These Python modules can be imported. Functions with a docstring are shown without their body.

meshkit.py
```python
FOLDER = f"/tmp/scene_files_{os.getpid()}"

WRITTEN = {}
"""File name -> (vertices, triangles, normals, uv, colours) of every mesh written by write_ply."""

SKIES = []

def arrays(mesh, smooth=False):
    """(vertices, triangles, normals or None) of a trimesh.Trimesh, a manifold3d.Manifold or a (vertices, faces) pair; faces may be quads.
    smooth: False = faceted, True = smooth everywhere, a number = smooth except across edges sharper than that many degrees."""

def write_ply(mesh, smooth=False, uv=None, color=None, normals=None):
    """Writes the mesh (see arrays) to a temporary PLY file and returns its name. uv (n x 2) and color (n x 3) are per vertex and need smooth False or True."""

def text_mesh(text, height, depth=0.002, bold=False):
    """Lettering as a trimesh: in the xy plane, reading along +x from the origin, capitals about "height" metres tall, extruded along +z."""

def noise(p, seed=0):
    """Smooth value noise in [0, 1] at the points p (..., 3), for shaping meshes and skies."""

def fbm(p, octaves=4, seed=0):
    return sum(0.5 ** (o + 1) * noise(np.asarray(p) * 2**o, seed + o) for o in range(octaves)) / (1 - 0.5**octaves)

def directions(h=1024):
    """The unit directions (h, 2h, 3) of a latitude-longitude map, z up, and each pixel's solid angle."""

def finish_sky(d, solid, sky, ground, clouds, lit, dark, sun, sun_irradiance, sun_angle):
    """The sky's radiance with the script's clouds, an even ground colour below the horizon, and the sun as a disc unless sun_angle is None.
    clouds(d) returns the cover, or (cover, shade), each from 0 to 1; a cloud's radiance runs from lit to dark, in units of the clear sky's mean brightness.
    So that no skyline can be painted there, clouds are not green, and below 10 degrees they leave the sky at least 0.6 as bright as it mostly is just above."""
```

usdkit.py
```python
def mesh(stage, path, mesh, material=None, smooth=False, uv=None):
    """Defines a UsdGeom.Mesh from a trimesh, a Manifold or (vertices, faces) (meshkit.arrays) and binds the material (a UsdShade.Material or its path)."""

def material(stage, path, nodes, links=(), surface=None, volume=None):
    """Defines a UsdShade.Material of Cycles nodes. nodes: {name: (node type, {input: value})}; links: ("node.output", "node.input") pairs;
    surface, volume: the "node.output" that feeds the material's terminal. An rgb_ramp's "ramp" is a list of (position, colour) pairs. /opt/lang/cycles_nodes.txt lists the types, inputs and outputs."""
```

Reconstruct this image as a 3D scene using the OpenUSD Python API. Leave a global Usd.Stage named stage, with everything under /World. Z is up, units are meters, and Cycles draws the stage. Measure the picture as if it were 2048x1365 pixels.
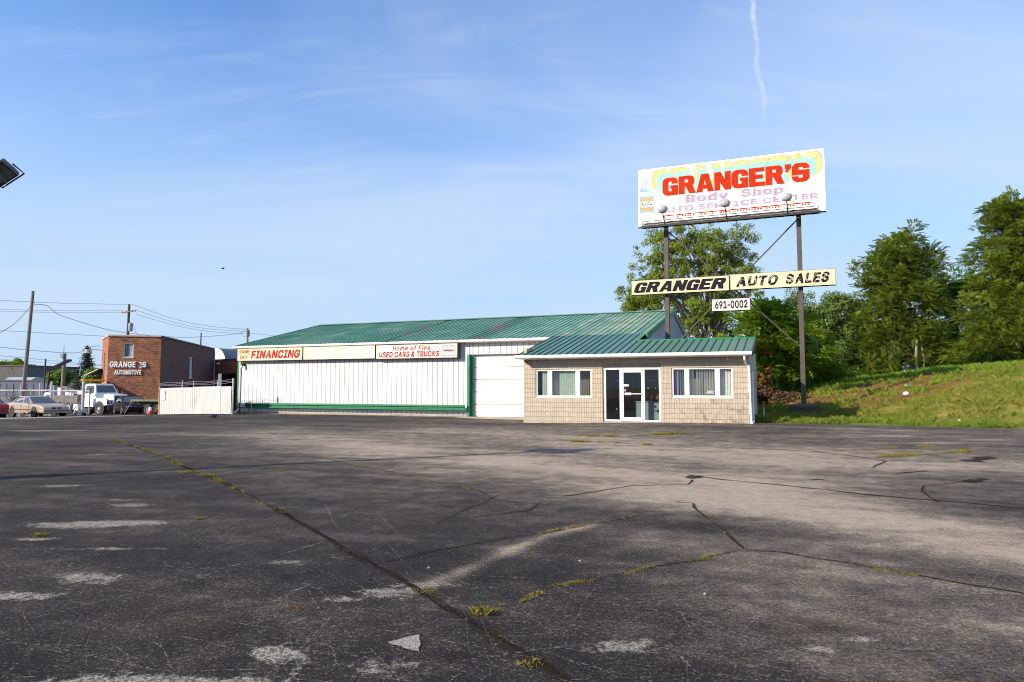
import math, random
import numpy as np, trimesh, usdkit, meshkit
from scipy.spatial import ConvexHull
from shapely import affinity
from shapely.geometry import Polygon, MultiPolygon, LineString, Point, box as sbox
from shapely.ops import unary_union
from pxr import Usd, UsdGeom, UsdLux, UsdShade, Gf, Sdf, Vt

stage = Usd.Stage.CreateInMemory()
UsdGeom.SetStageUpAxis(stage, UsdGeom.Tokens.z)
UsdGeom.SetStageMetersPerUnit(stage, 1.0)
world = UsdGeom.Xform.Define(stage, '/World')
stage.SetDefaultPrim(world.GetPrim())
UsdGeom.Scope.Define(stage, '/World/Looks')

# ------------------------------------------------------------------ camera, sun, sky
F, CX, CY = 1380.0, 1024.0, 682.5            # pixels of the 2048 x 1365 photograph
EYE = np.array([0.0, 0.0, 1.5])
PITCH = math.atan((776 - CY) / F)
cam = UsdGeom.Camera.Define(stage, '/World/camera')
cam.CreateHorizontalApertureAttr(36.0)
cam.CreateVerticalApertureAttr(36.0 * 682 / 1024)
cam.CreateFocalLengthAttr(36.0 * F / 2048)
cam.CreateClippingRangeAttr(Gf.Vec2f(0.1, 6000))
cam.AddTranslateOp().Set(Gf.Vec3d(*EYE))
cam.AddRotateXOp().Set(90 + math.degrees(PITCH))
EXPOSURE = 0.78
cam.CreateExposureAttr(EXPOSURE)

SUN_EL = math.radians(24.0)
SUN_H = np.array([-0.887, -0.4615]) / np.hypot(0.887, 0.4615)
SUN = np.array([SUN_H[0] * math.cos(SUN_EL), SUN_H[1] * math.cos(SUN_EL), math.sin(SUN_EL)])
sun = UsdLux.DistantLight.Define(stage, '/World/sun')
sun.CreateIntensityAttr(1.2)
sun.CreateAngleAttr(0.5)
sun.CreateColorAttr(Gf.Vec3f(1.0, 0.86, 0.68))
sun.GetPrim().CreateAttribute('inputs:normalize', Sdf.ValueTypeNames.Bool).Set(True)
sun.AddTransformOp().Set(Gf.Matrix4d().SetRotate(Gf.Rotation(Gf.Vec3d(0, 0, 1), Gf.Vec3d(*SUN))))

def at(px, py, Y):
    """the point at depth Y (metres ahead) seen at a pixel of the photograph"""
    x, y = (px - CX) / F, -(py - CY) / F
    d = np.array([x, math.cos(PITCH) - y * math.sin(PITCH), math.sin(PITCH) + y * math.cos(PITCH)])
    return EYE + d * (Y / d[1])

def dirpx(px, py):
    d = at(px, py, 1.0) - EYE
    return d / np.linalg.norm(d)

SKY_STRENGTH = 0.10
c1, c2 = dirpx(1504, 0), dirpx(1532, 265)
CONTRAIL_N = np.cross(c1, c2); CONTRAIL_N /= np.linalg.norm(CONTRAIL_N)
sky_nodes = {
    "tc": ("texture_coordinate", {}),
    "sky": ("sky_texture", {"sky_type": "single_scattering", "sun_disc": False, "sun_elevation": SUN_EL,
                            "sun_rotation": math.atan2(SUN[0], SUN[1]), "altitude": 200.0, "air_density": 1.0, "aerosol_density": 1.0, "ozone_density": 2.5}),
    "sep": ("separate_xyz", {}), "tint": ("mix", {"mix_type": "multiply", "fac": 1.0, "color2": (0.74, 1.10, 1.56)}),
    "zc": ("math", {"math_type": "maximum", "value2": 0.0}),
    "za": ("math", {"math_type": "add", "value2": 0.22}),
    "dx": ("math", {"math_type": "divide"}), "dy": ("math", {"math_type": "divide"}),
    "cmb": ("combine_xyz", {}),
    # wide veils
    "m1": ("mapping", {"rotation": (0, 0, 0.55), "scale": (0.55, 1.35, 1.0), "location": (-2.4, 4.1, 0)}),
    "n1": ("noise_texture", {"scale": 1.0, "detail": 5.0, "roughness": 0.48, "distortion": 0.6}),
    "r1": ("map_range", {"from_min": 0.28, "from_max": 0.70, "to_min": 0.0, "to_max": 1.0, "clamp": True, "range_type": "smoothstep"}),
    # fine streaks
    "m2": ("mapping", {"rotation": (0, 0, 0.9), "scale": (0.9, 4.2, 1.0), "location": (5.0, 1.0, 0)}),
    "n2": ("noise_texture", {"scale": 1.6, "detail": 8.0, "roughness": 0.62, "distortion": 1.1}),
    "r2": ("map_range", {"from_min": 0.45, "from_max": 0.8, "to_min": 0.0, "to_max": 0.38, "clamp": True, "range_type": "smoothstep"}),
    "cov": ("math", {"math_type": "add"}),
    "covs": ("math", {"math_type": "multiply", "value2": 0.64, "use_clamp": True}),
    # haze towards the horizon
    "hz": ("map_range", {"from_min": 0.0, "from_max": 0.56, "to_min": 0.95, "to_max": 0.0, "clamp": True, "range_type": "smoothstep"}),
    # contrail: a thin wandering great circle that fades towards the horizon
    "cd": ("vector_math", {"math_type": "dot_product", "vector2": tuple(CONTRAIL_N)}),
    "cn": ("noise_texture", {"scale": 14.0, "detail": 4.0, "roughness": 0.6}),
    "cn0": ("math", {"math_type": "subtract", "value2": 0.5}),
    "cnm": ("math", {"math_type": "multiply", "value2": 0.018}),
    "cds": ("math", {"math_type": "add"}),
    "cda": ("math", {"math_type": "absolute"}),
    "cr": ("map_range", {"from_min": 0.0005, "from_max": 0.0045, "to_min": 0.85, "to_max": 0.0, "clamp": True, "range_type": "smoothstep"}),
    "cz": ("map_range", {"from_min": 0.34, "from_max": 0.44, "to_min": 0.0, "to_max": 1.0, "clamp": True}),
    "cb": ("noise_texture", {"scale": 60.0, "detail": 3.0}),
    "cbr": ("map_range", {"from_min": 0.3, "from_max": 0.65, "to_min": 0.25, "to_max": 1.0, "clamp": True}),
    "cm": ("math", {"math_type": "multiply"}), "cm2": ("math", {"math_type": "multiply"}),
    "mixh": ("mix", {"mix_type": "mix", "color2": (3.15, 4.2, 5.4)}),
    "mixc": ("mix", {"mix_type": "mix", "color2": (3.75, 4.5, 5.6)}),
    "mixt": ("mix", {"mix_type": "mix", "color2": (4.7, 5.2, 6.1)}),
    "bg": ("background_shader", {"strength": SKY_STRENGTH}),
}
sky_links = [("tc.generated", "sep.vector"), ("sep.z", "zc.value1"), ("zc.value", "za.value1"), ("sep.x", "dx.value1"), ("za.value", "dx.value2"),
             ("sep.y", "dy.value1"), ("za.value", "dy.value2"), ("dx.value", "cmb.x"), ("dy.value", "cmb.y"),
             ("cmb.vector", "m1.vector"), ("m1.vector", "n1.vector"), ("n1.fac", "r1.value"),
             ("cmb.vector", "m2.vector"), ("m2.vector", "n2.vector"), ("n2.fac", "r2.value"),
             ("r1.result", "cov.value1"), ("r2.result", "cov.value2"), ("cov.value", "covs.value1"),
             ("sep.z", "hz.value"), ("sky.color", "tint.color1"), ("tint.color", "mixh.color1"), ("hz.result", "mixh.fac"),
             ("mixh.color", "mixc.color1"), ("covs.value", "mixc.fac"),
             ("tc.generated", "cd.vector1"), ("tc.generated", "cn.vector"), ("cn.fac", "cn0.value1"), ("cn0.value", "cnm.value1"),
             ("cd.value", "cds.value1"), ("cnm.value", "cds.value2"), ("cds.value", "cda.value1"), ("cda.value", "cr.value"),
             ("sep.z", "cz.value"), ("tc.generated", "cb.vector"), ("cb.fac", "cbr.value"),
             ("cr.result", "cm.value1"), ("cz.result", "cm.value2"), ("cm.value", "cm2.value1"), ("cbr.result", "cm2.value2"),
             ("mixc.color", "mixt.color1"), ("cm2.value", "mixt.fac"), ("mixt.color", "bg.color")]
sky_mat = usdkit.material(stage, '/World/Looks/sky_look', sky_nodes, sky_links, surface="bg.background")
dome = UsdLux.DomeLight.Define(stage, '/World/sky')
dome.CreateIntensityAttr(1.0)
UsdShade.MaterialBindingAPI.Apply(dome.GetPrim()).Bind(sky_mat)
dome.GetPrim().SetCustomDataByKey('kind', 'structure')

# ------------------------------------------------------------------ helpers: names, things, meshes
_used = {}
def numbered(parent, name):
    k = (parent, name); n = _used.get(k, 0); _used[k] = n + 1
    return name if n == 0 else f'{name}_{n:03d}'

def tag(prim, label=None, cat=None, group=None, kind=None):
    for k, v in (('label', label), ('category', cat), ('group', group), ('kind', kind)):
        if v: prim.SetCustomDataByKey(k, v)
    return prim

def thing(name, label, cat, loc=(0, 0, 0), rz=0.0, group=None, kind=None):
    x = UsdGeom.Xform.Define(stage, '/World/' + numbered('/World', name))
    x.AddTranslateOp().Set(Gf.Vec3d(*map(float, loc)))
    x.AddRotateZOp().Set(float(rz))
    return tag(x.GetPrim(), label, cat, group, kind)

class MB:
    """collects triangles and becomes one mesh"""
    def __init__(self): self.v, self.f, self.n = [], [], 0
    def add(self, v, f):
        v = np.asarray(v, float); f = np.asarray(f, int)
        if f.shape[1] == 4: f = np.vstack([f[:, [0, 1, 2]], f[:, [0, 2, 3]]])
        self.v.append(v); self.f.append(f + self.n); self.n += len(v); return self
    def box(self, x0, x1, y0, y1, z0, z1, M=None):
        v = np.array([[x, y, z] for x in (x0, x1) for y in (y0, y1) for z in (z0, z1)], float)
        f = [[0, 1, 3], [0, 3, 2], [4, 6, 7], [4, 7, 5], [0, 4, 5], [0, 5, 1], [2, 3, 7], [2, 7, 6], [0, 2, 6], [0, 6, 4], [1, 5, 7], [1, 7, 3]]
        if M is not None: v = v @ np.asarray(M[0]).T + M[1]
        return self.add(v, f)
    def bbox(self, x0, x1, y0, y1, z0, z1, r=0.02):
        r = min(r, (x1 - x0) * .45, (y1 - y0) * .45, (z1 - z0) * .45); P = []
        for sx in (0, 1):
            for sy in (0, 1):
                for sz in (0, 1):
                    c = np.array([(x0, x1)[sx], (y0, y1)[sy], (z0, z1)[sz]]); d = np.array([r * (1 - 2 * sx), r * (1 - 2 * sy), r * (1 - 2 * sz)])
                    P += [c + d * [0, 1, 1], c + d * [1, 0, 1], c + d * [1, 1, 0]]
        return self.hull(P)
    def hull(self, P):
        P = np.asarray(P, float); h = ConvexHull(P); f = h.simplices.copy(); c = P[h.vertices].mean(0)
        nrm = np.cross(P[f[:, 1]] - P[f[:, 0]], P[f[:, 2]] - P[f[:, 0]])
        bad = ((P[f].mean(1) - c) * nrm).sum(1) < 0
        f[bad] = f[bad][:, [0, 2, 1]]
        return self.add(P, f)
    def quad(self, a, b, c, d): return self.add([a, b, c, d], [[0, 1, 2], [0, 2, 3]])
    def tube(self, pts, r, n=6, caps=True):
        pts = np.asarray(pts, float); m = len(pts); r = np.broadcast_to(np.asarray(r, float), (m,))
        t = np.gradient(pts, axis=0); t /= np.maximum(np.linalg.norm(t, axis=1, keepdims=True), 1e-9)
        ref = np.array([0, 0, 1.0]) if abs(t[:, 2]).mean() < 0.8 else np.array([1.0, 0, 0])
        a = np.cross(t, ref); a /= np.maximum(np.linalg.norm(a, axis=1, keepdims=True), 1e-9); b = np.cross(t, a)
        an = np.arange(n) * 2 * math.pi / n
        v = (pts[:, None] + r[:, None, None] * (np.cos(an)[None, :, None] * a[:, None] + np.sin(an)[None, :, None] * b[:, None])).reshape(-1, 3)
        i, j = np.meshgrid(np.arange(m - 1), np.arange(n), indexing='ij'); i, j = i.ravel(), j.ravel(); k = (j + 1) % n
        q = np.stack([i * n + j, i * n + k, (i + 1) * n + k, (i + 1) * n + j], 1)
        f = np.vstack([q[:, [0, 1, 2]], q[:, [0, 2, 3]]])
        if caps:
            e = (m - 1) * n
            f = np.vstack([f, [[0, x + 1, x] for x in range(1, n - 1)][:] and np.array([[0, x + 1, x] for x in range(1, n - 1)]), np.array([[e, e + x, e + x + 1] for x in range(1, n - 1)])])
        return self.add(v, f)
    def loft(self, secs):
        m, n = len(secs), len(secs[0]); v = np.concatenate([np.asarray(s, float) for s in secs])
        i, j = np.meshgrid(np.arange(m - 1), np.arange(n), indexing='ij'); i, j = i.ravel(), j.ravel(); k = (j + 1) % n
        q = np.stack([i * n + j, (i + 1) * n + j, (i + 1) * n + k, i * n + k], 1)
        f = np.vstack([q[:, [0, 1, 2]], q[:, [0, 2, 3]]]); e = (m - 1) * n
        f = np.vstack([f, [[0, x, x + 1] for x in range(1, n - 1)], [[e, e + x + 1, e + x] for x in range(1, n - 1)]])
        return self.add(v, f)
    def rev(self, prof, c, axis='y', n=24):
        """prof: (radius, along) pairs revolved about an axis through c"""
        an = np.arange(n) * 2 * math.pi / n; V = []
        for r, h in prof:
            ca, sa, hh = r * np.cos(an), r * np.sin(an), np.full(n, h)
            V.append(np.stack({'y': (ca, hh, -sa), 'z': (ca, sa, hh), 'x': (hh, ca, sa)}[axis], 1))
        v = np.concatenate(V) + np.asarray(c); m = len(prof)
        i, j = np.meshgrid(np.arange(m - 1), np.arange(n), indexing='ij'); i, j = i.ravel(), j.ravel(); k = (j + 1) % n
        q = np.stack([i * n + j, i * n + k, (i + 1) * n + k, (i + 1) * n + j], 1)
        return self.add(v, np.vstack([q[:, [0, 1, 2]], q[:, [0, 2, 3]]]))
    def poly(self, poly, depth, o, ex, ey):
        """a shapely polygon extruded by depth along ex x ey from o"""
        o, ex, ey = (np.asarray(k, float) for k in (o, ex, ey)); ez = np.cross(ex, ey)
        for g in getattr(poly, 'geoms', [poly]):
            if g.geom_type != 'Polygon' or g.area < 1e-7: continue
            m = trimesh.creation.extrude_polygon(g, depth, engine='earcut')
            self.add(o + m.vertices[:, :1] * ex + m.vertices[:, 1:2] * ey + m.vertices[:, 2:] * ez, m.faces)
        return self
    def get(self): return np.concatenate(self.v), np.concatenate(self.f)

def part(parent, name, mb, material, label=None, smooth=False, kind=None):
    """one mesh under parent (a prim), or a top-level mesh if parent is None"""
    pp = '/World' if parent is None else str(parent.GetPath())
    path = pp + '/' + numbered(pp, name)
    m = usdkit.mesh(stage, path, mb.get() if isinstance(mb, MB) else mb, material, smooth=smooth)
    return tag(m.GetPrim(), label, None, None, kind)

def top(name, mb, material, label, cat, group=None, kind=None, smooth=False):
    return tag(part(None, name, mb, material, None, smooth), label, cat, group, kind)

# ------------------------------------------------------------------ materials
def look(name, nodes, links, surface): return usdkit.material(stage, '/World/Looks/' + name, nodes, links, surface=surface)

def M(name, c, c2=None, scale=3.0, rough=0.6, metal=0.0, spec=0.5, bump=0.0, bscale=60.0, rnd=0.0, lo=0.38, hi=0.64, stretch=None, dirt=None, coat=0.0):
    """a painted, stone or metal surface: two tones by noise, optional grime, per-object tone, fine relief"""
    c2 = c2 or tuple(x * 0.82 for x in c)
    n = {"g": ("geometry", {}), "mp": ("mapping", {"scale": stretch or (1, 1, 1)}), "n": ("noise_texture", {"scale": scale, "detail": 5.0, "roughness": 0.62}),
         "r": ("rgb_ramp", {"ramp": [(lo, c), (hi, c2)]}), "p": ("principled_bsdf", {"roughness": rough, "metallic": metal, "specular_ior_level": spec, "coat_weight": coat})}
    L = [("g.position", "mp.vector"), ("mp.vector", "n.vector"), ("n.fac", "r.fac")]
    out = "r.color"
    if dirt:                                   # (colour, scale, from, to, amount)
        n["dn"] = ("noise_texture", {"scale": dirt[1], "detail": 6.0, "roughness": 0.68})
        n["dr"] = ("map_range", {"from_min": dirt[2], "from_max": dirt[3], "to_min": 0.0, "to_max": dirt[4], "clamp": True})
        n["dm"] = ("mix", {"mix_type": "mix", "color2": dirt[0]})
        L += [("mp.vector", "dn.vector"), ("dn.fac", "dr.value"), (out, "dm.color1"), ("dr.result", "dm.fac")]; out = "dm.color"
    if rnd:
        n["oi"] = ("object_info", {}); n["om"] = ("map_range", {"to_min": 1 - rnd, "to_max": 1 + rnd}); n["h"] = ("hsv", {})
        L += [("oi.random", "om.value"), ("om.result", "h.value"), (out, "h.color")]; out = "h.color"
    L.append((out, "p.base_color"))
    if bump:
        n["bn"] = ("noise_texture", {"scale": bscale, "detail": 3.0}); n["b"] = ("bump", {"strength": bump, "distance": 0.02})
        L += [("g.position", "bn.vector"), ("bn.fac", "b.height"), ("b.normal", "p.normal")]
    return look(name, n, L, "p.BSDF")

def leaf_look(name, a, b, c, trans=0.35):
    n = {"g": ("geometry", {}), "r": ("rgb_ramp", {"ramp": [(0.0, a), (0.5, b), (0.93, c), (1.0, tuple(min(1, x * 1.25) for x in c))]}),
         "p": ("principled_bsdf", {"roughness": 0.55, "specular_ior_level": 0.3}), "t": ("translucent_bsdf", {}), "m": ("mix_closure", {"fac": trans})}
    return look(name, n, [("g.random_per_island", "r.fac"), ("r.color", "p.base_color"), ("r.color", "t.color"), ("p.BSDF", "m.closure1"), ("t.BSDF", "m.closure2")], "m.closure")

def glass_look(name, tint=(0.8, 0.86, 0.84), rough=0.02, ior=1.5):
    n = {"lw": ("layer_weight", {"blend": 0.5}), "pw": ("math", {"math_type": "power", "value2": 4.0}), "f": ("math", {"math_type": "multiply_add", "value2": 0.75, "value3": 0.05}), "t": ("transparent_bsdf", {"color": tint}), "g": ("glossy_bsdf", {"color": (1, 1, 1), "roughness": rough}), "m": ("mix_closure", {})}
    return look(name, n, [("lw.facing", "pw.value1"), ("pw.value", "f.value1"), ("f.value", "m.fac"), ("t.BSDF", "m.closure1"), ("g.BSDF", "m.closure2")], "m.closure")

siding_white = M('siding_white', (0.56, 0.56, 0.58), (0.5, 0.5, 0.52), 1.3, 0.45, rnd=0.03, stretch=(1, 1, 0.25), dirt=((0.45, 0.42, 0.36), 2.2, 0.62, 0.85, 0.35))
siding_gap = M('siding_gap', (0.27, 0.27, 0.30), rough=0.8)
trim_white = M('trim_white', (0.80, 0.79, 0.77), (0.70, 0.68, 0.65), 2.0, 0.4, dirt=((0.42, 0.38, 0.32), 3.0, 0.6, 0.85, 0.4))
door_white = M('door_white', (0.82, 0.80, 0.75), (0.78, 0.76, 0.71), 0.8, 0.5)
frame_white = M('frame_white', (0.72, 0.72, 0.72), (0.66, 0.66, 0.66), 3, 0.35)
green_trim = M('green_trim', (0.010, 0.17, 0.075), (0.008, 0.13, 0.06), 2.5, 0.45, dirt=((0.20, 0.26, 0.18), 4, 0.6, 0.8, 0.3))
roof_old = M('roof_old_green', (0.065, 0.205, 0.13), (0.16, 0.3, 0.215), 0.55, 0.42, rnd=0.13, stretch=(1, 1, 1), lo=0.40, hi=0.66, dirt=((0.23, 0.30, 0.20), 1.1, 0.56, 0.74, 0.62))
roof_rust = M('roof_rust_green', (0.09, 0.235, 0.15), (0.24, 0.345, 0.235), 0.7, 0.5, rnd=0.13, lo=0.38, hi=0.6, dirt=((0.25, 0.135, 0.06), 0.95, 0.50, 0.66, 0.75))
roof_purple = M('roof_purple_rust', (0.03, 0.15, 0.09), (0.16, 0.11, 0.10), 0.7, 0.5, rnd=0.12, lo=0.46, hi=0.6)
roof_new = M('roof_blue_green', (0.052, 0.14, 0.105), (0.062, 0.15, 0.108), 0.5, 0.36, rnd=0.10)
roof_seam = M('roof_seam', (0.010, 0.05, 0.038), rough=0.5)
gable_blue = M('gable_siding', (0.55, 0.57, 0.60), (0.5, 0.52, 0.55), 2, 0.5, stretch=(1, 1, .3))
block_tan = M('block_tan', (0.42, 0.365, 0.295), (0.365, 0.312, 0.25), 9, 0.9, rnd=0.05, bump=0.5, bscale=90, dirt=((0.36, 0.27, 0.19), 3, 0.55, 0.8, 0.35))
block_dirty = M('block_dirty', (0.41, 0.355, 0.285), (0.34, 0.285, 0.225), 7, 0.9, rnd=0.05, bump=0.5, bscale=90, dirt=((0.10, 0.08, 0.065), 2.6, 0.50, 0.68, 0.75))
mortar = M('mortar', (0.31, 0.268, 0.215), rough=0.95)
concrete = M('concrete', (0.36, 0.3, 0.23), (0.28, 0.23, 0.17), 3, 0.9, bump=0.3, dirt=((0.16, 0.14, 0.11), 2, 0.58, 0.75, 0.5))
concrete_grey = M('concrete_grey', (0.33, 0.31, 0.29), (0.25, 0.24, 0.22), 4, 0.9, bump=0.3)
sign_cream = M('sign_cream', (0.55, 0.48, 0.28), (0.55, 0.5, 0.37), 0.9, 0.4, dirt=((0.45, 0.28, 0.12), 2.6, 0.66, 0.85, 0.35), stretch=(1, 1, .35))
sign_stained = M('sign_stained', (0.56, 0.53, 0.44), (0.53, 0.47, 0.35), 0.8, 0.45, dirt=((0.48, 0.27, 0.10), 2.2, 0.60, 0.80, 0.5), stretch=(1, 1, .25))
sign_white = M('sign_white', (0.62, 0.6, 0.54), (0.58, 0.55, 0.46), 1.2, 0.4, stretch=(1, 1, .35), dirt=((0.5, 0.36, 0.2), 2.4, 0.66, 0.85, 0.3))
bb_white = M('billboard_white', (0.88, 0.87, 0.86), (0.83, 0.82, 0.81), 0.8, 0.5)
dark_edge = M('dark_edge', (0.045, 0.03, 0.022), (0.09, 0.05, 0.03), 4, 0.6)
ink_red = M('ink_red', (0.66, 0.045, 0.03), (0.52, 0.03, 0.025), 5, 0.85, spec=.08)
ink_faded_red = M('ink_faded_red', (0.33, 0.014, 0.024), (0.36, 0.035, 0.038), 9, 0.85, spec=.08)
ink_old_red = M('ink_old_red', (0.3, 0.045, 0.025), (0.36, 0.09, 0.05), 9, 0.85, spec=.08)
ink_black = M('ink_black', (0.008, 0.008, 0.013), (0.016, 0.016, 0.021), 6, 0.85, spec=.15)
ink_orange = M('ink_orange', (0.46, 0.03, 0.006), (0.38, 0.02, 0.006), 4, 0.85, spec=.08)
ink_lilac = M('ink_lilac', (0.33, 0.235, 0.34), (0.38, 0.3, 0.4), 3, 0.85, spec=.08)
ink_yellow = M('ink_yellow', (0.5, 0.44, 0.17), (0.52, 0.47, 0.24), 3, 0.85, spec=.08)
ink_mint = M('ink_mint', (0.33, 0.5, 0.27), (0.37, 0.51, 0.33), 3, 0.85, spec=.08)
ink_cyan = M('ink_cyan', (0.25, 0.46, 0.48), (0.31, 0.5, 0.51), 3, 0.85, spec=.08)
ink_blue = M('ink_pale_blue', (0.2, 0.36, 0.47), (0.25, 0.4, 0.49), 3, 0.85, spec=.08)
ink_navy = M('ink_navy', (.05, .12, .24), (.08, .16, .28), 4, 0.85, spec=.08)
ink_gold = M('ink_gold', (0.5, 0.29, 0.1), (0.5, 0.34, 0.17), 3, 0.85, spec=.08)
ink_line = M('ink_line', (0.30, 0.32, 0.28), rough=0.6)
steel_brown = M('steel_brown', (0.052, 0.04, 0.035), (0.075, 0.055, 0.045), 3, 0.6, dirt=((0.20, 0.10, 0.05), 6, 0.62, 0.8, 0.5))
steel_black = M('steel_black', (0.014, 0.012, 0.012), (0.028, 0.023, 0.02), 4, 0.6)
galv = M('galvanised', (0.42, 0.43, 0.45), (0.33, 0.34, 0.36), 6, 0.45, metal=0.4)
lamp_grey = M('lamp_grey', (0.50, 0.50, 0.49), (0.36, 0.36, 0.35), 5, 0.45, dirt=((0.2, 0.15, 0.1), 8, 0.6, 0.8, 0.4))
lamp_silver = M('lamp_silver', (0.38, 0.38, 0.385), (0.30, 0.30, 0.31), 5, 0.4, dirt=((0.25, 0.2, 0.15), 8, 0.62, 0.8, 0.4))
bronze = M('lamp_bronze', (0.035, 0.030, 0.026), (0.06, 0.05, 0.045), 6, 0.45)
lens_grey = M('lamp_lens', (0.10, 0.10, 0.08), (0.15, 0.14, 0.11), 5, 0.2)
gate_white = M('gate_white', (0.47, 0.465, 0.46), (0.42, 0.415, 0.41), 1.6, 0.6, stretch=(1, 1, .3), dirt=((0.42, 0.38, 0.32), 3, 0.58, 0.8, 0.45))
notice_white = M('notice_white', (0.82, 0.82, 0.82), (0.72, 0.72, 0.74), 14, 0.5)
rust_post = M('rust_post', (0.26, 0.13, 0.09), (0.36, 0.24, 0.19), 5, 0.8)
wood_pole = M('wood_pole', (0.20, 0.17, 0.14), (0.13, 0.11, 0.09), 9, 0.9, stretch=(1, 1, .12), bump=0.3)
wood_dark = M('wood_dark', (0.05, 0.042, 0.036), (0.08, 0.07, 0.055), 8, 0.9, stretch=(1, 1, .2))
timber = M('planter_timber', (0.085, 0.075, 0.06), (0.05, 0.045, 0.038), 6, 0.9, stretch=(.3, .3, 1), bump=.4)
soil_dark = M('soil_dark', (0.07, 0.048, 0.03), (0.11, 0.075, 0.045), 8, 1.0, bump=.6)
wire_black = M('wire_black', (0.03, 0.03, 0.035), rough=0.6)
rubber = M('rubber', (0.022, 0.022, 0.022), (0.035, 0.034, 0.032), 12, 0.85)
chrome = M('chrome', (0.55, 0.55, 0.55), (0.42, 0.42, 0.42), 8, 0.25, metal=0.85)
black_plastic = M('black_plastic', (0.018, 0.018, 0.02), rough=0.5)
paint_tan = M('paint_tan', (0.38, 0.305, 0.235), (0.35, 0.28, 0.21), 1.5, 0.30, metal=0.15, coat=0.5)
paint_darkred = M('paint_darkred', (0.12, 0.010, 0.016), (0.10, 0.008, 0.014), 2, 0.3, coat=0.6)
paint_black = M('paint_black', (0.008, 0.008, 0.010), rough=0.5, spec=.08)
paint_white = M('paint_white', (0.78, 0.78, 0.79), (0.72, 0.71, 0.70), 1.5, 0.35, coat=0.3, dirt=((0.4, 0.34, 0.27), 2.5, 0.62, 0.85, 0.35))
paint_rust = M('paint_rust', (0.20, 0.055, 0.03), (0.12, 0.045, 0.03), 3, 0.7)
grey_dirty = M('grey_dirty', (0.11, 0.10, 0.095), (0.065, 0.058, 0.052), 3, 0.7, dirt=((0.16, 0.09, 0.05), 5, 0.58, 0.78, 0.6))
amber = M('amber_plastic', (0.75, 0.28, 0.03), (0.65, 0.2, 0.02), 4, 0.25)
lens_red = M('lens_red', (0.42, 0.012, 0.012), rough=0.2)
lens_clear = M('lens_clear', (0.50, 0.52, 0.55), (0.4, 0.42, 0.45), 20, 0.12, metal=.3)
car_glass = M('car_glass', (0.035, 0.045, 0.048), (0.05, 0.065, 0.06), 3, 0.04, spec=0.8)
pane_dark = glass_look('window_glass', (0.90, 0.95, 0.93))
blind_pale = M('blind_pale', (0.66, 0.64, 0.60), (0.56, 0.55, 0.52), 5, 0.8)
blind_green = M('blind_green', (0.50, 0.58, 0.50), (0.38, 0.46, 0.41), 5, 0.8)
room_wall = M('room_wall', (0.16, 0.14, 0.12), rough=0.9)
room_floor = M('room_floor', (0.10, 0.09, 0.08), rough=0.7)
teal_counter = M('teal_counter', (0.14, 0.20, 0.21), (0.12, 0.17, 0.18), 3, 0.6)
maroon = M('maroon_fabric', (0.10, 0.03, 0.03), rough=0.9)
violet = M('violet_cloth', (0.30, 0.20, 0.42), (0.26, 0.17, 0.36), 4, 0.8)
blue_wall = M('blue_wall', (0.05, 0.066, 0.125), (0.043, 0.056, 0.105), 0.6, 0.7, stretch=(1, 1, .3))
grey_wall = M('grey_block_wall', (0.095, 0.093, 0.092), (0.07, 0.069, 0.068), 2.5, 0.9)
panel_pale = M('panel_pale', (0.32, 0.37, 0.42), (0.27, 0.31, 0.36), 2, 0.6)
dome_white = M('dome_white', (0.74, 0.75, 0.76), (0.66, 0.67, 0.69), 1, 0.5)
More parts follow.
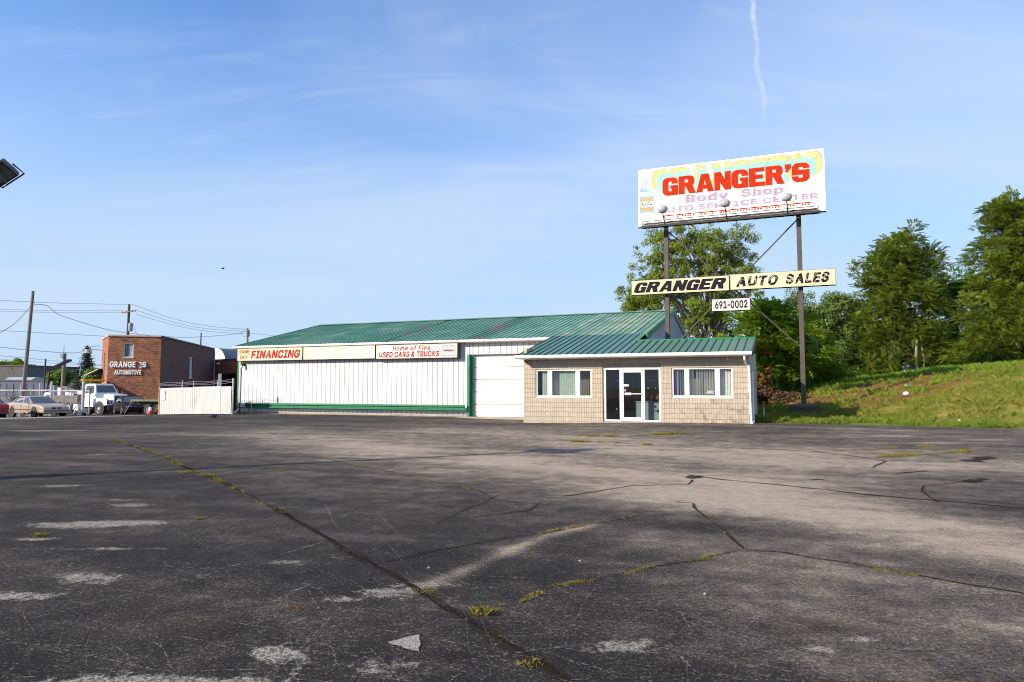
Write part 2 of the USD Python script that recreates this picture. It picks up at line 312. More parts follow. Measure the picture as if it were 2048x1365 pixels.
dome_roof = M('dome_roof', (0.11, 0.12, 0.15), (0.08, 0.09, 0.11), 1, 0.4)
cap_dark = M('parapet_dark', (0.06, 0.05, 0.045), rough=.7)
cap_pale = M('parapet_pale', (0.48, 0.42, 0.34), (0.38, 0.33, 0.26), 3, .7)
letter_white = M('letter_white', (0.88, 0.88, 0.88), (0.84, 0.84, 0.84), 4, 0.5)
transformer_grey = M('transformer_grey', (0.24, 0.27, 0.30), rough=.5)
bark = M('bark', (0.105, 0.075, 0.055), (0.055, 0.04, 0.03), 10, 0.95, stretch=(1, 1, .2), bump=.5)
bark_pale = M('bark_pale', (0.25, 0.21, 0.17), (0.15, 0.12, 0.095), 6, 0.95, stretch=(1, 1, .2))
vine_brown = M('vine_brown', (0.14, 0.09, 0.06), (0.09, 0.055, 0.035), 9, .95)
leaf_cotton = leaf_look('leaf_cottonwood', (0.1878, 0.2475, 0.0228), (0.4692, 0.459, 0.0494), (1.001, 0.6786, 0.0855), 0.35)
leaf_deep = leaf_look('leaf_deep_green', (0.0972, 0.2016, 0.0185), (0.2188, 0.3744, 0.0324), (0.5168, 0.6, 0.0509), 0.33)
leaf_olive = leaf_look('leaf_olive', (0.1311, 0.1849, 0.0189), (0.286, 0.3194, 0.0302), (0.596, 0.5042, 0.0567), 0.3)
leaf_bright = leaf_look('leaf_bright', (0.1498, 0.2451, 0.0152), (0.3209, 0.418, 0.0278), (0.6844, 0.6054, 0.0507), 0.4)
leaf_silver = leaf_look('leaf_grey_green', (0.127, 0.1949, 0.0388), (0.2751, 0.3411, 0.0673), (0.6349, 0.6173, 0.1345), 0.35)
leaf_rust = leaf_look('leaf_rust', (0.175, 0.08, 0.0182), (0.275, 0.136, 0.026), (0.375, 0.24, 0.052), 0.3)
leaf_spruce = leaf_look('leaf_spruce', (0.015, 0.039, 0.021), (0.027, 0.06, 0.03), (0.0525, 0.09, 0.045), 0.12)
leaf_dead = leaf_look('leaf_dead_brown', (0.1, 0.0608, 0.0306), (0.18, 0.1045, 0.051), (0.3, 0.19, 0.085), 0.2)
blade_green = leaf_look('grass_blade', (0.1313, 0.188, 0.0151), (0.2531, 0.2696, 0.0235), (0.4875, 0.3758, 0.0588), 0.35)
blade_straw = leaf_look('straw_blade', (0.20, 0.185, 0.03), (0.31, 0.265, 0.05), (0.46, 0.38, 0.11), 0.3)
blade_dry = leaf_look('dry_weed', (0.189, 0.1562, 0.033), (0.3375, 0.2375, 0.055), (0.54, 0.375, 0.132), 0.3)
bird_black = M('bird_black', (0.02, 0.02, 0.02), rough=.8)
cloth_blue = M('rag_blue', (0.02, 0.03, 0.09), (0.015, 0.02, 0.06), 12, .9)
plastic_bag = M('plastic_white', (0.8, 0.8, 0.8), (0.7, 0.7, 0.7), 8, .4)

# brick: far-off wall, courses by brick_texture in the wall's own coordinates
def brick_look(name, c1, c2, mort, rot):
    n = {"g": ("geometry", {}), "mp": ("mapping", {"rotation": (0, 0, rot)}), "s": ("separate_xyz", {}), "cm": ("combine_xyz", {}),
         "b": ("brick_texture", {"color1": c1, "color2": c2, "mortar": mort, "scale": 1.0, "brick_width": 0.42, "row_height": 0.10, "mortar_size": 0.008, "mortar_smooth": 0.3, "bias": -0.1}),
         "n": ("noise_texture", {"scale": 1.0, "detail": 5.0, "roughness": 0.7}), "mp2": ("mapping", {"scale": (2.4, 9.0, 1.0)}),
         "r": ("map_range", {"from_min": 0.47, "from_max": 0.60, "to_min": 0.0, "to_max": 0.8, "clamp": True}), "m": ("mix", {"mix_type": "mix", "color2": (0.05, 0.035, 0.028)}),
         "n3": ("noise_texture", {"scale": 0.8, "detail": 3.0}), "h": ("hsv", {}), "vr": ("map_range", {"from_min": .3, "from_max": .7, "to_min": .8, "to_max": 1.2}),
         "bp": ("bump", {"strength": 0.4, "distance": 0.01, "invert": True}), "p": ("principled_bsdf", {"roughness": 0.9})}
    L = [("g.position", "mp.vector"), ("mp.vector", "s.vector"), ("s.x", "cm.x"), ("s.z", "cm.y"), ("cm.vector", "b.vector"), ("cm.vector", "mp2.vector"), ("mp2.vector", "n.vector"),
         ("n.fac", "r.value"), ("b.color", "m.color1"), ("r.result", "m.fac"), ("cm.vector", "n3.vector"), ("n3.fac", "vr.value"), ("vr.result", "h.value"), ("m.color", "h.color"),
         ("h.color", "p.base_color"), ("b.fac", "bp.height"), ("bp.normal", "p.normal")]
    return look(name, n, L, "p.BSDF")

# ------------------------------------------------------------------ the lie of the land
A = math.radians(22.26)                       # the shop's front turns 22 degrees from the picture plane
O = np.array([-16.41, 41.02, 0.0])
U = np.array([math.cos(A), -math.sin(A), 0.0]); V = np.array([math.sin(A), math.cos(A), 0.0])
def Wp(s, t, z=0.0): return O + U * s + V * t + np.array([0, 0, z])
def loc_st(x, y):
    d0, d1 = x - O[0], y - O[1]
    return d0 * U[0] + d1 * U[1], d0 * V[0] + d1 * V[1]
def sstep(a, b, x):
    t = np.clip((np.asarray(x, float) - a) / (b - a), 0, 1); return t * t * (3 - 2 * t)
def zg(x, y):
    """height of the paved ground"""
    x, y = np.asarray(x, float), np.asarray(y, float)
    q = np.minimum(-0.7 * (x + 17) + 0.7 * (y - 40), 40)
    fall = -0.030 * np.log1p(np.exp(np.clip(q, -40, 40) / 1.5)) * 1.5
    s, t = loc_st(x, y)
    return fall * sstep(30, -5, s - 0 * t) ** 0.0 * np.where(s > 10, 0, 1) + 0.14 * sstep(19.5, 28, s) * sstep(-17, -5, t)
T0 = np.array([9.75, 27.05]); TD = np.array([0.882, -0.471]); TN = np.array([0.471, 0.882])
def alnn(x, y): return (x - T0[0]) * TD[0] + (y - T0[1]) * TD[1], (x - T0[0]) * TN[0] + (y - T0[1]) * TN[1]
def zbank(x, y):
    x, y = np.asarray(x, float), np.asarray(y, float)
    al, n = alnn(x, y)
    g = np.interp(al, [-12, -4, -1, 3, 7, 11, 18, 40], [0.0, 0.35, 0.95, 1.72, 2.25, 2.58, 2.85, 3.0])
    n0 = np.interp(al, [-2, 2, 7, 12], [5.6, 4.2, 1.2, 0.4])
    S = np.clip((n - n0) / (14.5 - n0), 0, 1); S = np.where(S < 1, S * (0.72 + 0.55 * S - 0.27 * S * S), 1)
    lump = (meshkit.noise(np.stack([x * 3.1, y * 3.1, 0 * x], -1), 15) - .5) * 0.07 + (meshkit.noise(np.stack([x * .5, y * .5, 0 * x], -1), 3) - .5) * 0.16 + (meshkit.noise(np.stack([x * 1.6, y * 1.6, 0 * x], -1), 5) - .5) * 0.06
    return 0.14 + g * S + lump * sstep(0.3, 3, n) + 0.045 * sstep(-.15, .25, n) - 0.07 * sstep(.1, -.25, n)
def ground_px(px, py):
    """the point of the paved ground at a pixel of the photograph"""
    z = 0.0
    for _ in range(6):
        x, y = (px - CX) / F, -(py - CY) / F
        d = np.array([x, math.cos(PITCH) - y * math.sin(PITCH), math.sin(PITCH) + y * math.cos(PITCH)])
        P = EYE + d * ((z - EYE[2]) / d[2]); z = float(zg(P[0], P[1]))
    return np.array([P[0], P[1], z])

def sheet(xs, ys, zf):
    X, Y = np.meshgrid(xs, ys, indexing='xy'); Z = zf(X, Y); nx, ny = len(xs), len(ys)
    v = np.stack([X, Y, Z], -1).reshape(-1, 3); i, j = np.meshgrid(np.arange(ny - 1), np.arange(nx - 1), indexing='ij'); k = (i * nx + j).ravel()
    return v, np.vstack([np.stack([k, k + 1, k + nx + 1], 1), np.stack([k, k + nx + 1, k + nx], 1)])
def primvar(prim, name, arr):
    UsdGeom.PrimvarsAPI(prim).CreatePrimvar(name, Sdf.ValueTypeNames.FloatArray, 'vertex').Set(Vt.FloatArray.FromNumpy(np.asarray(arr, np.float32)))
def steps(*segs):
    out = []
    for a, b, d in segs: out += list(np.arange(a, b - d * .4, d))
    return np.array(out + [segs[-1][1]])

# ground: one sheet to the horizon
ground_look = M('ground_scrub', (0.11, 0.105, 0.06), (0.14, 0.12, 0.075), 0.05, 0.95)
gx = steps((-3000, -400, 400), (-400, -80, 40), (-80, 60, 5), (60, 400, 40), (400, 3000, 400)); gy = steps((-3000, -200, 400), (-200, -40, 40), (-40, 120, 5), (120, 500, 40), (500, 3500, 400))
v, f = sheet(gx, gy, lambda x, y: np.minimum(zg(x, y), 0) - 0.09)
top('ground', (v, f), ground_look, None, None, kind='structure', smooth=True)

# parking lot: sheet with the wear of its sealer carried as vertex values
lx = steps((-60, -22, 0.8), (-22, -9, 0.22), (-9, -4, 0.10), (-4, 4, 0.05), (4, 9, 0.10), (9, 24, 0.22), (24, 45, 1.0))
ly = steps((-30, 2.5, 1.6), (2.5, 7, 0.05), (7, 12, 0.09), (12, 20, 0.14), (20, 38, 0.25), (38, 62, 0.8))
v, f = sheet(lx, ly, zg)
lot = part(None, 'parking_lot', (v, f), None, smooth=True); tag(lot, kind='structure')
P2 = v[:, :2]
def blob(px, py, rx, ry, rot=0.0, p=2.0, world=None):
    c = ground_px(px, py)[:2] if world is None else np.array(world); d = P2 - c; ca, sa = math.cos(rot), math.sin(rot)
    a, b = d[:, 0] * ca + d[:, 1] * sa, -d[:, 0] * sa + d[:, 1] * ca
    return np.exp(-((a / rx) ** 2 + (b / ry) ** 2) ** (p / 2))
def dist_line(pts):
    best = np.full(len(P2), 1e9)
    for a, b in zip(pts[:-1], pts[1:]):
        ab = b - a; t = np.clip(((P2 - a) @ ab) / max(ab @ ab, 1e-9), 0, 1); best = np.minimum(best, np.linalg.norm(P2 - a - t[:, None] * ab, axis=1))
    return best
def line_px(*pp): return [ground_px(*q)[:2] for q in pp]
N = lambda sc, sd: meshkit.fbm(np.stack([P2[:, 0] * sc, P2[:, 1] * sc, 0 * P2[:, 0]], -1), 4, sd) - 0.5
fade = 0.25 + 0.15 * sstep(-2, 4, P2[:, 0]) + 0.20 * sstep(8, 15, P2[:, 1]) - .08 * sstep(-4, -8, P2[:, 0])
fade += 0.50 * np.exp(-(dist_line(line_px((1300, 985), (1500, 985), (1750, 1030), (2040, 1080), (2500, 1150))) / 1.25) ** 2)
fade += 0.34 * np.exp(-(dist_line(line_px((1480, 1010), (1900, 1090), (2300, 1160))) / 0.8) ** 2)
fade += 0.55 * np.exp(-(dist_line(line_px((560, 868), (820, 905), (1150, 940), (1380, 965))) / 2.6) ** 2)
fade += 0.42 * np.exp(-(dist_line(line_px((900, 862), (1400, 905), (2000, 940))) / 2.6) ** 2)
fade += 0.30 * np.exp(-(dist_line(line_px((1500, 1190), (2048, 1250))) / 0.55) ** 2) + 0.22 * np.exp(-(dist_line(line_px((1300, 1080), (1700, 1150))) / 0.6) ** 2)
fade += 0.62 * np.exp(-(dist_line(line_px((832, 1180), (930, 1140), (1010, 1105), (1100, 1070), (1180, 1050))) / 0.11) ** 2)
ud, vd = P2 @ np.array([.94, -.34]), P2 @ np.array([.34, .94]); streak = meshkit.fbm(np.stack([ud * .35, vd * 2.6, 0 * ud], -1), 4, 5) - .5
fade += 0.5 * N(0.35, 1) + 0.32 * N(1.6, 2) + 0.35 * N(4.5, 12) + 0.5 * streak
wear = -0.45 + 0.0 * P2[:, 0]
for px, py, rx, ry, k in [(260, 1388, .75, 0.19, 1.9), (150, 1050, .55, .18, .95), (270, 1046, .60, .20, 1.0), (70, 1078, .3, .12, .9), (190, 1160, .3, .14, .7), (60, 1192, .3, .12, .85), (160, 1150, .3, .1, .5),
                          (90, 862, 2.2, .35, 1.0), (130, 972, .6, .2, .8), (270, 1010, .35, .14, .8), (210, 910, .8, .2, .8), (300, 1098, 1.2, .06, .6), (560, 1125, .2, .08, .8), (470, 1130, .12, .06, .8),
                          (555, 1310, .16, .09, 1.0), (535, 1300, .1, .1, .7), (420, 1152, .25, .1, .5), (610, 1240, .2, .1, .5), (390, 1190, .25, .12, .55), (90, 890, 1.0, .2, .6), (230, 1000, .3, .1, .7),
                          (1780, 872, 1.0, .45, 1.2), (1880, 886, .7, .25, 1.35), (1990, 880, 1.4, .3, .9), (1800, 862, .8, .2, 1.2), (1440, 863, .8, .2, .9), (1120, 868, .8, .2, .6), (990, 855, 1.6, .25, .6),
                          (1535, 981, .35, .2, .8), (1680, 1065, .22, .1, .7), (1740, 1038, .3, .1, .6), (780, 1185, .26, .14, .7), (850, 1170, .3, .1, .6), (1290, 1300, .35, .12, .5), (760, 1300, .4, .16, .3), (680, 1330, .5, .2, .3),
                          (1240, 1290, .25, .1, .6), (1640, 1300, .15, .07, .7), (1725, 1280, .12, .06, .8), (1380, 1090, .14, .06, .6), (1170, 1124, .1, .05, .9), (700, 1200, .14, .05, .7), (820, 1330, .3, .14, .35), (420, 905, .9, .15, .6), (560, 880, 1.3, .2, .5), (1980, 1185, .3, .12, .45)]:
    wear += k * blob(px, py, rx, ry, p=3.0)
wear += 0.75 * N(0.8, 7) + 0.8 * N(3.2, 9)
stain = 0.0 * P2[:, 0]
for px, py, rx, ry, k in [(205, 1070, .2, .07, 1.0), (1590, 1242, .22, .12, .8), (1560, 1265, .2, .08, .5), (1450, 1157, .12, .05, .5), (330, 1240, .3, .1, .5), (360, 1260, .3, .12, .5), (1737, 1257, .2, .06, .4)]:
    stain += k * blob(px, py, rx, ry)
primvar(lot, 'fade', fade); primvar(lot, 'wear', wear); primvar(lot, 'stain', stain)
lot_nodes = {
    "g": ("geometry", {}), "af": ("attribute", {"attribute": "fade"}), "aw": ("attribute", {"attribute": "wear"}), "as_": ("attribute", {"attribute": "stain"}),
    "n1": ("noise_texture", {"scale": 3.2, "detail": 7.0, "roughness": 0.7}), "n1m": ("math", {"math_type": "multiply_add", "value2": 0.95, "value3": -0.475}),
    "fb": ("math", {"math_type": "add"}), "fa": ("math", {"math_type": "multiply_add", "value2": 0.80, "value3": 0.04, "use_clamp": True}), "n5": ("noise_texture", {"scale": 30.0, "detail": 4.0, "roughness": 0.8}), "n5m": ("math", {"math_type": "multiply_add", "value2": 1.5, "value3": -0.75}), "fc": ("math", {"math_type": "add"}),
    "ramp": ("rgb_ramp", {"ramp": [(0.0, (0.0140, 0.0122, 0.0122)), (0.3, (0.032, 0.0272, 0.0248)), (0.62, (0.110, 0.090, 0.072)), (1.0, (0.34, 0.272, 0.205))]}),
    # aggregate: stones showing through
    "vo": ("voronoi_texture", {"scale": 70.0}), "vs": ("separate_color", {}), "sp": ("map_range", {"from_min": 0.55, "from_max": 1.0, "to_min": 0.0, "to_max": 1.0, "clamp": True}),
    "spd": ("map_range", {"from_min": 0.35, "from_max": 0.5, "to_min": 1.0, "to_max": 0.0, "clamp": True}), "spm": ("math", {"math_type": "multiply"}),
    "spa": ("math", {"math_type": "multiply_add", "value2": 0.5, "value3": 0.15}), "spb": ("math", {"math_type": "multiply"}),
    "mspk": ("mix", {"mix_type": "mix", "color2": (0.40, 0.36, 0.31)}),
    # worn patches
    "n2": ("noise_texture", {"scale": 11.0, "detail": 8.0, "roughness": 0.75, "distortion": 0.4}), "n2m": ("math", {"math_type": "multiply_add", "value2": 2.8, "value3": -1.4}),
    "n4": ("noise_texture", {"scale": 90.0, "detail": 2.0, "roughness": 0.6}), "n4m": ("math", {"math_type": "multiply_add", "value2": 0.95, "value3": -0.475}),
    "wa": ("math", {"math_type": "add"}), "wb": ("math", {"math_type": "add"}), "wr": ("map_range", {"from_min": 0.10, "from_max": 0.42, "to_min": 0.0, "to_max": 0.85, "clamp": True}),
    "pale": ("rgb_ramp", {"ramp": [(0.25, (0.12, 0.105, 0.088)), (0.5, (0.25, 0.22, 0.18)), (0.75, (0.36, 0.325, 0.28))]}),
    "mw": ("mix", {"mix_type": "mix"}), "mst": ("mix", {"mix_type": "mix", "color2": (0.045, 0.030, 0.020)}), "sts": ("math", {"math_type": "multiply", "value2": 0.75, "use_clamp": True}),
    "bh": ("noise_texture", {"scale": 130.0, "detail": 3.0}), "bp": ("bump", {"strength": 0.55, "distance": 0.012}),
    "n6": ("noise_texture", {"scale": 48.0, "detail": 5.0, "roughness": 0.85}), "n6m": ("map_range", {"from_min": 0.3, "from_max": 0.7, "to_min": 0.4, "to_max": 1.6}), "gh": ("hsv", {}),
    "n7": ("noise_texture", {"scale": 7.0, "detail": 4.0, "roughness": 0.7}), "n7m": ("map_range", {"from_min": 0.3, "from_max": 0.7, "to_min": 0.8, "to_max": 1.2}), "n67": ("math", {"math_type": "multiply"}),
    "p": ("principled_bsdf", {"roughness": 0.9, "specular_ior_level": 0.14})}
lot_links = [("g.position", "n1.vector"), ("n1.fac", "n1m.value1"), ("af.fac", "fb.value1"), ("n1m.value", "fb.value2"), ("g.position", "n5.vector"), ("n5.fac", "n5m.value1"), ("fb.value", "fc.value1"), ("n5m.value", "fc.value2"), ("fc.value", "fa.value1"), ("fa.value", "ramp.fac"),
             ("g.position", "vo.vector"), ("vo.color", "vs.color"), ("vs.r", "sp.value"), ("vo.distance", "spd.value"), ("sp.result", "spm.value1"), ("spd.result", "spm.value2"),
             ("fa.value", "spa.value1"), ("spm.value", "spb.value1"), ("spa.value", "spb.value2"), ("ramp.color", "mspk.color1"), ("spb.value", "mspk.fac"),
             ("g.position", "n2.vector"), ("n2.fac", "n2m.value1"), ("g.position", "n4.vector"), ("n4.fac", "n4m.value1"), ("aw.fac", "wa.value1"), ("n2m.value", "wa.value2"),
             ("wa.value", "wb.value1"), ("n4m.value", "wb.value2"), ("wb.value", "wr.value"), ("vs.g", "pale.fac"), ("mspk.color", "mw.color1"), ("pale.color", "mw.color2"), ("wr.result", "mw.fac"),
             ("as_.fac", "sts.value1"), ("mw.color", "mst.color1"), ("sts.value", "mst.fac"), ("g.position", "n6.vector"), ("n6.fac", "n6m.value"), ("g.position", "n7.vector"), ("n7.fac", "n7m.value"), ("n6m.result", "n67.value1"), ("n7m.result", "n67.value2"), ("n67.value", "gh.value"), ("mst.color", "gh.color"), ("gh.color", "p.base_color"), ("g.position", "bh.vector"), ("bh.fac", "bp.height"), ("bp.normal", "p.normal")]
UsdShade.MaterialBindingAPI.Apply(lot).Bind(look('asphalt', lot_nodes, lot_links, 'p.BSDF'))

def broken(name, col, thr, sc, alpha=0.85):
    """a worn mark: its colour shows only where the noise lets it, the asphalt under it elsewhere"""
    n = {"g": ("geometry", {}), "n": ("noise_texture", {"scale": sc, "detail": 5.0, "roughness": 0.75}), "r": ("map_range", {"from_min": thr, "from_max": thr + 0.1, "to_min": 0.0, "to_max": alpha, "clamp": True}),
         "p": ("principled_bsdf", {"base_color": col, "roughness": 0.95, "specular_ior_level": 0.04}), "t": ("transparent_bsdf", {}), "m": ("mix_closure", {})}
    return look(name, n, [("g.position", "n.vector"), ("n.fac", "r.value"), ("r.result", "m.fac"), ("t.BSDF", "m.closure1"), ("p.BSDF", "m.closure2")], "m.closure")
chalk = broken('scuff_chalk', (0.30, 0.265, 0.225), 0.50, 34.0, 0.5)
tar = broken('tar_seal', (0.030, 0.022, 0.017), 0.38, 22.0, 0.85)
crack_dark = broken('crack_dark', (0.016, 0.012, 0.009), 0.42, 20.0, 0.85)
brown_patch = broken('dust_brown', (0.13, 0.10, 0.07), 0.40, 14.0, 0.6)

def smooth_line(pts, d, wob, rng):
    pts = np.asarray(pts); seg = np.r_[0, np.cumsum(np.linalg.norm(np.diff(pts[:, :2], axis=0), axis=1))]; n = max(3, int(seg[-1] / d)); t = np.linspace(0, seg[-1], n)
    q = np.stack([np.interp(t, seg, pts[:, 0]), np.interp(t, seg, pts[:, 1])], 1); k = meshkit.fbm(np.stack([q[:, 0] * 2.2, q[:, 1] * 2.2, np.full(n, rng.random() * 50)], -1), 4, 3) - .5
    tan = np.gradient(q, axis=0); tan /= np.maximum(np.linalg.norm(tan, axis=1, keepdims=True), 1e-9); nr = np.stack([-tan[:, 1], tan[:, 0]], 1)
    return q + nr * (k * wob)[:, None], nr
def ribbon(mb, pts, w, d=0.08, wob=0.12, h=0.004, rng=None):
    rng = rng or np.random.default_rng(1); q, nr = smooth_line(pts, d, wob, rng); n = len(q)
    ww = w * (0.35 + 1.2 * meshkit.noise(np.stack([q[:, 0] * 5, q[:, 1] * 5, np.full(n, rng.random() * 9)], -1), 8)); ww[0] *= .2; ww[-1] *= .2
    a, b = q + nr * ww[:, None] / 2, q - nr * ww[:, None] / 2; vv = np.empty((2 * n, 3)); vv[0::2, :2] = b; vv[1::2, :2] = a; vv[:, 2] = zg(vv[:, 0], vv[:, 1]) + h
    i = np.arange(n - 1) * 2; mb.add(vv, np.vstack([np.stack([i, i + 2, i + 3], 1), np.stack([i, i + 3, i + 1], 1)])); return q

rng = np.random.default_rng(7)
G2 = lambda *pp: [ground_px(*q)[:2] for q in pp]
C_MAIN = G2((463, 974), (535, 1012), (575, 1032), (623, 1060), (699, 1105), (752, 1133), (832, 1177), (884, 1209), (951, 1245), (1019, 1295), (1083, 1327), (1139, 1365), (1230, 1420))
C_WEED1 = G2((1039, 1203), (1091, 1181), (1139, 1169), (1199, 1159), (1259, 1143), (1299, 1135), (1359, 1127), (1399, 1121), (1418, 1113), (1490, 1101))
C_R1 = G2((1490, 1101), (1558, 1104), (1629, 1117), (1709, 1129), (1753, 1139), (1829, 1151), (1909, 1165), (1989, 1179), (2060, 1190))
C_R2 = G2((1490, 1099), (1462, 1075), (1446, 1060), (1406, 1031), (1390, 1015), (1386, 1007), (1350, 1005))
C_2 = G2((752, 1129), (860, 1103), (940, 1091), (1011, 1077), (1079, 1069), (1179, 1049), (1215, 1045), (1279, 1031))
C_4 = G2((1374, 950), (1446, 960), (1550, 970), (1645, 980), (1733, 990), (1849, 1000), (1989, 1012), (2060, 1019))
C_4b = G2((1386, 960), (1379, 970), (1259, 972), (1179, 986), (1127, 994))
C_4c = G2((1350, 948), (1250, 936), (1180, 930))
C_5 = G2((228, 880), (279, 898), (331, 916), (367, 934), (431, 960), (463, 974))
C_6 = G2((640, 915), (700, 930), (760, 940), (832, 956), (892, 970), (956, 982))
C_6b = G2((956, 982), (990, 1000), (1079, 1010))
C_7 = G2((1163, 872), (1231, 874), (1323, 870), (1379, 866))
C_8 = G2((1139, 884), (1230, 886), (1319, 892), (1480, 897), (1620, 903), (1749, 918))
C_9 = G2((1749, 916), (1780, 914), (1870, 908), (1941, 904))
C_10 = G2((1629, 904), (1700, 901), (1780, 897), (1857, 892))
C_11 = G2((840, 1022), (900, 1038), (1040, 1055), (1075, 1012)) if False else G2((875, 1050), (960, 1034), (1060, 1022), (1078, 1008))
C_12 = G2((1879, 1006), (1845, 985), (1846, 972), (1900, 968), (1960, 957))
C_13 = G2((1350, 1250), (1390, 1235), (1440, 1222), (1487, 1205))
C_14 = G2((1260, 1300), (1330, 1290), (1370, 1240), (1395, 1232))
C_15 = G2((705, 1170), (760, 1160), (752, 1130)) if False else G2((400, 1040), (437, 1030))
mb = MB()
for pts, w in [(C_MAIN[1:], 0.075), (C_R1, 0.035), (C_4, 0.06), (C_4b, 0.045), (C_R2, 0.04), (C_8[3:], .06)]: ribbon(mb, pts, w, rng=rng)
for pts, w in [(G2((1933, 924), (1960, 919), (1981, 914)), .35), (G2((1793, 948), (1857, 942)), .12), (G2((1933, 966), (1973, 958)), .2), (G2((540, 1014), (580, 1034)), .09), (G2((1379, 958), (1400, 952)), .3), (G2((1613, 961), (1650, 959)), .08)]: ribbon(mb, pts, w, rng=rng, wob=.05)
top('tar_seams', mb, tar, None, None, kind='structure')
mb = MB()
for pts, w in [(C_MAIN, 0.04), (C_2, .026), (C_5, .09), (C_6, .03), (C_6b, .025), (C_WEED1, .025), (C_11, .03), (C_12, .04), (C_13, .008), (C_14, .008), (C_15, .04), (C_R1, .018), (C_4, .03), (C_7, .06), (C_8, .04), (C_10, .05), (C_9, .06),
               (C_4c, .03), (G2((735, 1170), (752, 1130), (700, 1095)), .012), (G2((1130, 975), (1000, 990), (870, 1050)), .02), (G2((1749, 918), (1772, 924), (1740, 937)), .06)]: ribbon(mb, pts, w, rng=rng, h=0.0075)
top('pavement_cracks', mb, crack_dark, None, None, kind='structure')
# scratches and scuffs
mb = MB()
for a, b, w in [((1350, 1225), (1560, 1300), .02), ((1350, 1240), (1590, 1318), .014), ((1629, 1207), (1809, 1275), .014), ((1809, 1275), (2048, 1358), .012), ((820, 1127), (1000, 1195), .012), ((905, 1160), (985, 1190), .014), ((1070, 1120), (1140, 1152), .010),
                ((660, 1075), (700, 1100), .012), ((700, 1042), (780, 1019), .012), ((752, 1026), (790, 1066), .016), ((700, 1085), (755, 1055), .012), ((1000, 1220), (1300, 1290), .014), ((1020, 1180), (1120, 1215), .012), ((1130, 1250), (1200, 1290), .010), ((900, 1330), (1180, 1290), .016), ((1270, 1210), (1420, 1260), .012),
                ((650, 1010), (675, 1060), .016), ((740, 1050), (830, 1150), .011), ((520, 1220), (620, 1170), .035), ((560, 1112), (650, 1085), .04), ((690, 990), (660, 1030), .012), ((1753, 1125), (1790, 1165), .05), ((1548, 1042), (1552, 1060), .025), ((1870, 1160), (1990, 1200), .012), ((1350, 1300), (1400, 1365), .01), ((1450, 1310), (1640, 1365), .012),
                ((700, 1160), (760, 1200), .012), ((450, 1100), (530, 1080), .014), ((610, 1165), (650, 1245), .012), ((980, 1275), (1000, 1310), .02), ((1560, 1030), (1700, 1060), .02), ((1900, 1040), (2040, 1062), .02), ((1420, 1055), (1530, 1068), .012)]:
    ribbon(mb, G2(a, b), w, rng=rng, h=0.011, wob=0.05)
for k in range(420):
    c = ground_px(rng.uniform(0, 2048), 880 + 485 * rng.random() ** 0.9)[:2]; an = rng.normal(-0.45, 0.35) if rng.random() < .7 else rng.uniform(0, 3.1); L = rng.uniform(.12, 1.0) * (1 + c[1] / 20)
    d = np.array([math.cos(an), math.sin(an)]) * L / 2; ribbon(mb, [c - d, c, c + d], rng.uniform(.004, .011), rng=rng, h=0.011, wob=.08)
for r0, ph in ((0.9, 0.2), (0.55, 1.0)):
    c = ground_px(1510, 905)[:2]; ribbon(mb, [c + r0 * np.array([math.cos(t), 2.2 * math.sin(t)]) for t in np.linspace(2, 3.9, 14)], .03, rng=rng, h=.011, wob=.02)
top('pavement_scratches', mb, chalk, None, None, kind='structure')
patch = MB(); tri = np.array(G2((780, 1287), (838, 1272), (834, 1303)))
pp = Polygon(tri).buffer(.012, quad_segs=2).buffer(-.004); bd = np.array(pp.segmentize(.05).exterior.coords)[:-1]; bd += np.random.default_rng(4).normal(0, .007, bd.shape); pp = Polygon(bd).buffer(0).buffer(.006).buffer(-.006); patch.poly(pp, 0.0008, (0, 0, 0.0045), (1, 0, 0), (0, 1, 0))
top('worn_patch', patch, M('bare_aggregate', (0.36, 0.33, 0.29), (0.16, 0.145, 0.125), 75, .95, bump=.6, bscale=120), None, None, kind='structure')
# apron of pale concrete by the left cars, at the garage door and the strip along the wall
mb = MB(); L = [ground_px(*q) for q in [(-200, 842), (0, 838.5), (120, 836), (290, 832)]]; H = [ground_px(*q) for q in [(-200, 838.5), (0, 835.5), (120, 834), (290, 831.2)]]
for i in range(3): mb.quad(L[i] + [0, 0, .012], L[i + 1] + [0, 0, .012], H[i + 1] + [0, 0, .012], H[i] + [0, 0, .012])
top('concrete_strip', mb, concrete_grey, None, None, kind='structure')
mb = MB(); prev = None
v = [Wp(15.1, .3, .03), Wp(19.9, .3, .03), Wp(19.9, -2.2, .022), Wp(17.2, -1.6, .014), Wp(15.0, -.9, .012)]
mb.add(v, [[0, 4, 3], [0, 3, 1], [1, 3, 2]])
top('concrete_apron', mb, concrete, None, None, kind='structure')
mb = MB(); ss = np.linspace(-.6, 15.3, 80); wd = .32 + .5 * meshkit.noise(np.stack([ss * 1.3, 0 * ss, 0 * ss], -1), 4)
va = np.array([Wp(s, .32, 0.022 + float(zg(*Wp(s, .3)[:2]))) for s in ss]); vb = np.array([Wp(s, .3 - w, 0.006 + float(zg(*Wp(s, .3 - w)[:2]))) for s, w in zip(ss, wd)])
i = np.arange(79); mb.add(np.vstack([va, vb]), np.vstack([np.stack([i, i + 80, i + 81], 1), np.stack([i, i + 81, i + 1], 1)]))
top('dirt_strip', mb, M('gravel_dirt', (0.30, 0.24, 0.16), (0.17, 0.14, 0.085), 9, .95, bump=.5), None, None, kind='structure')
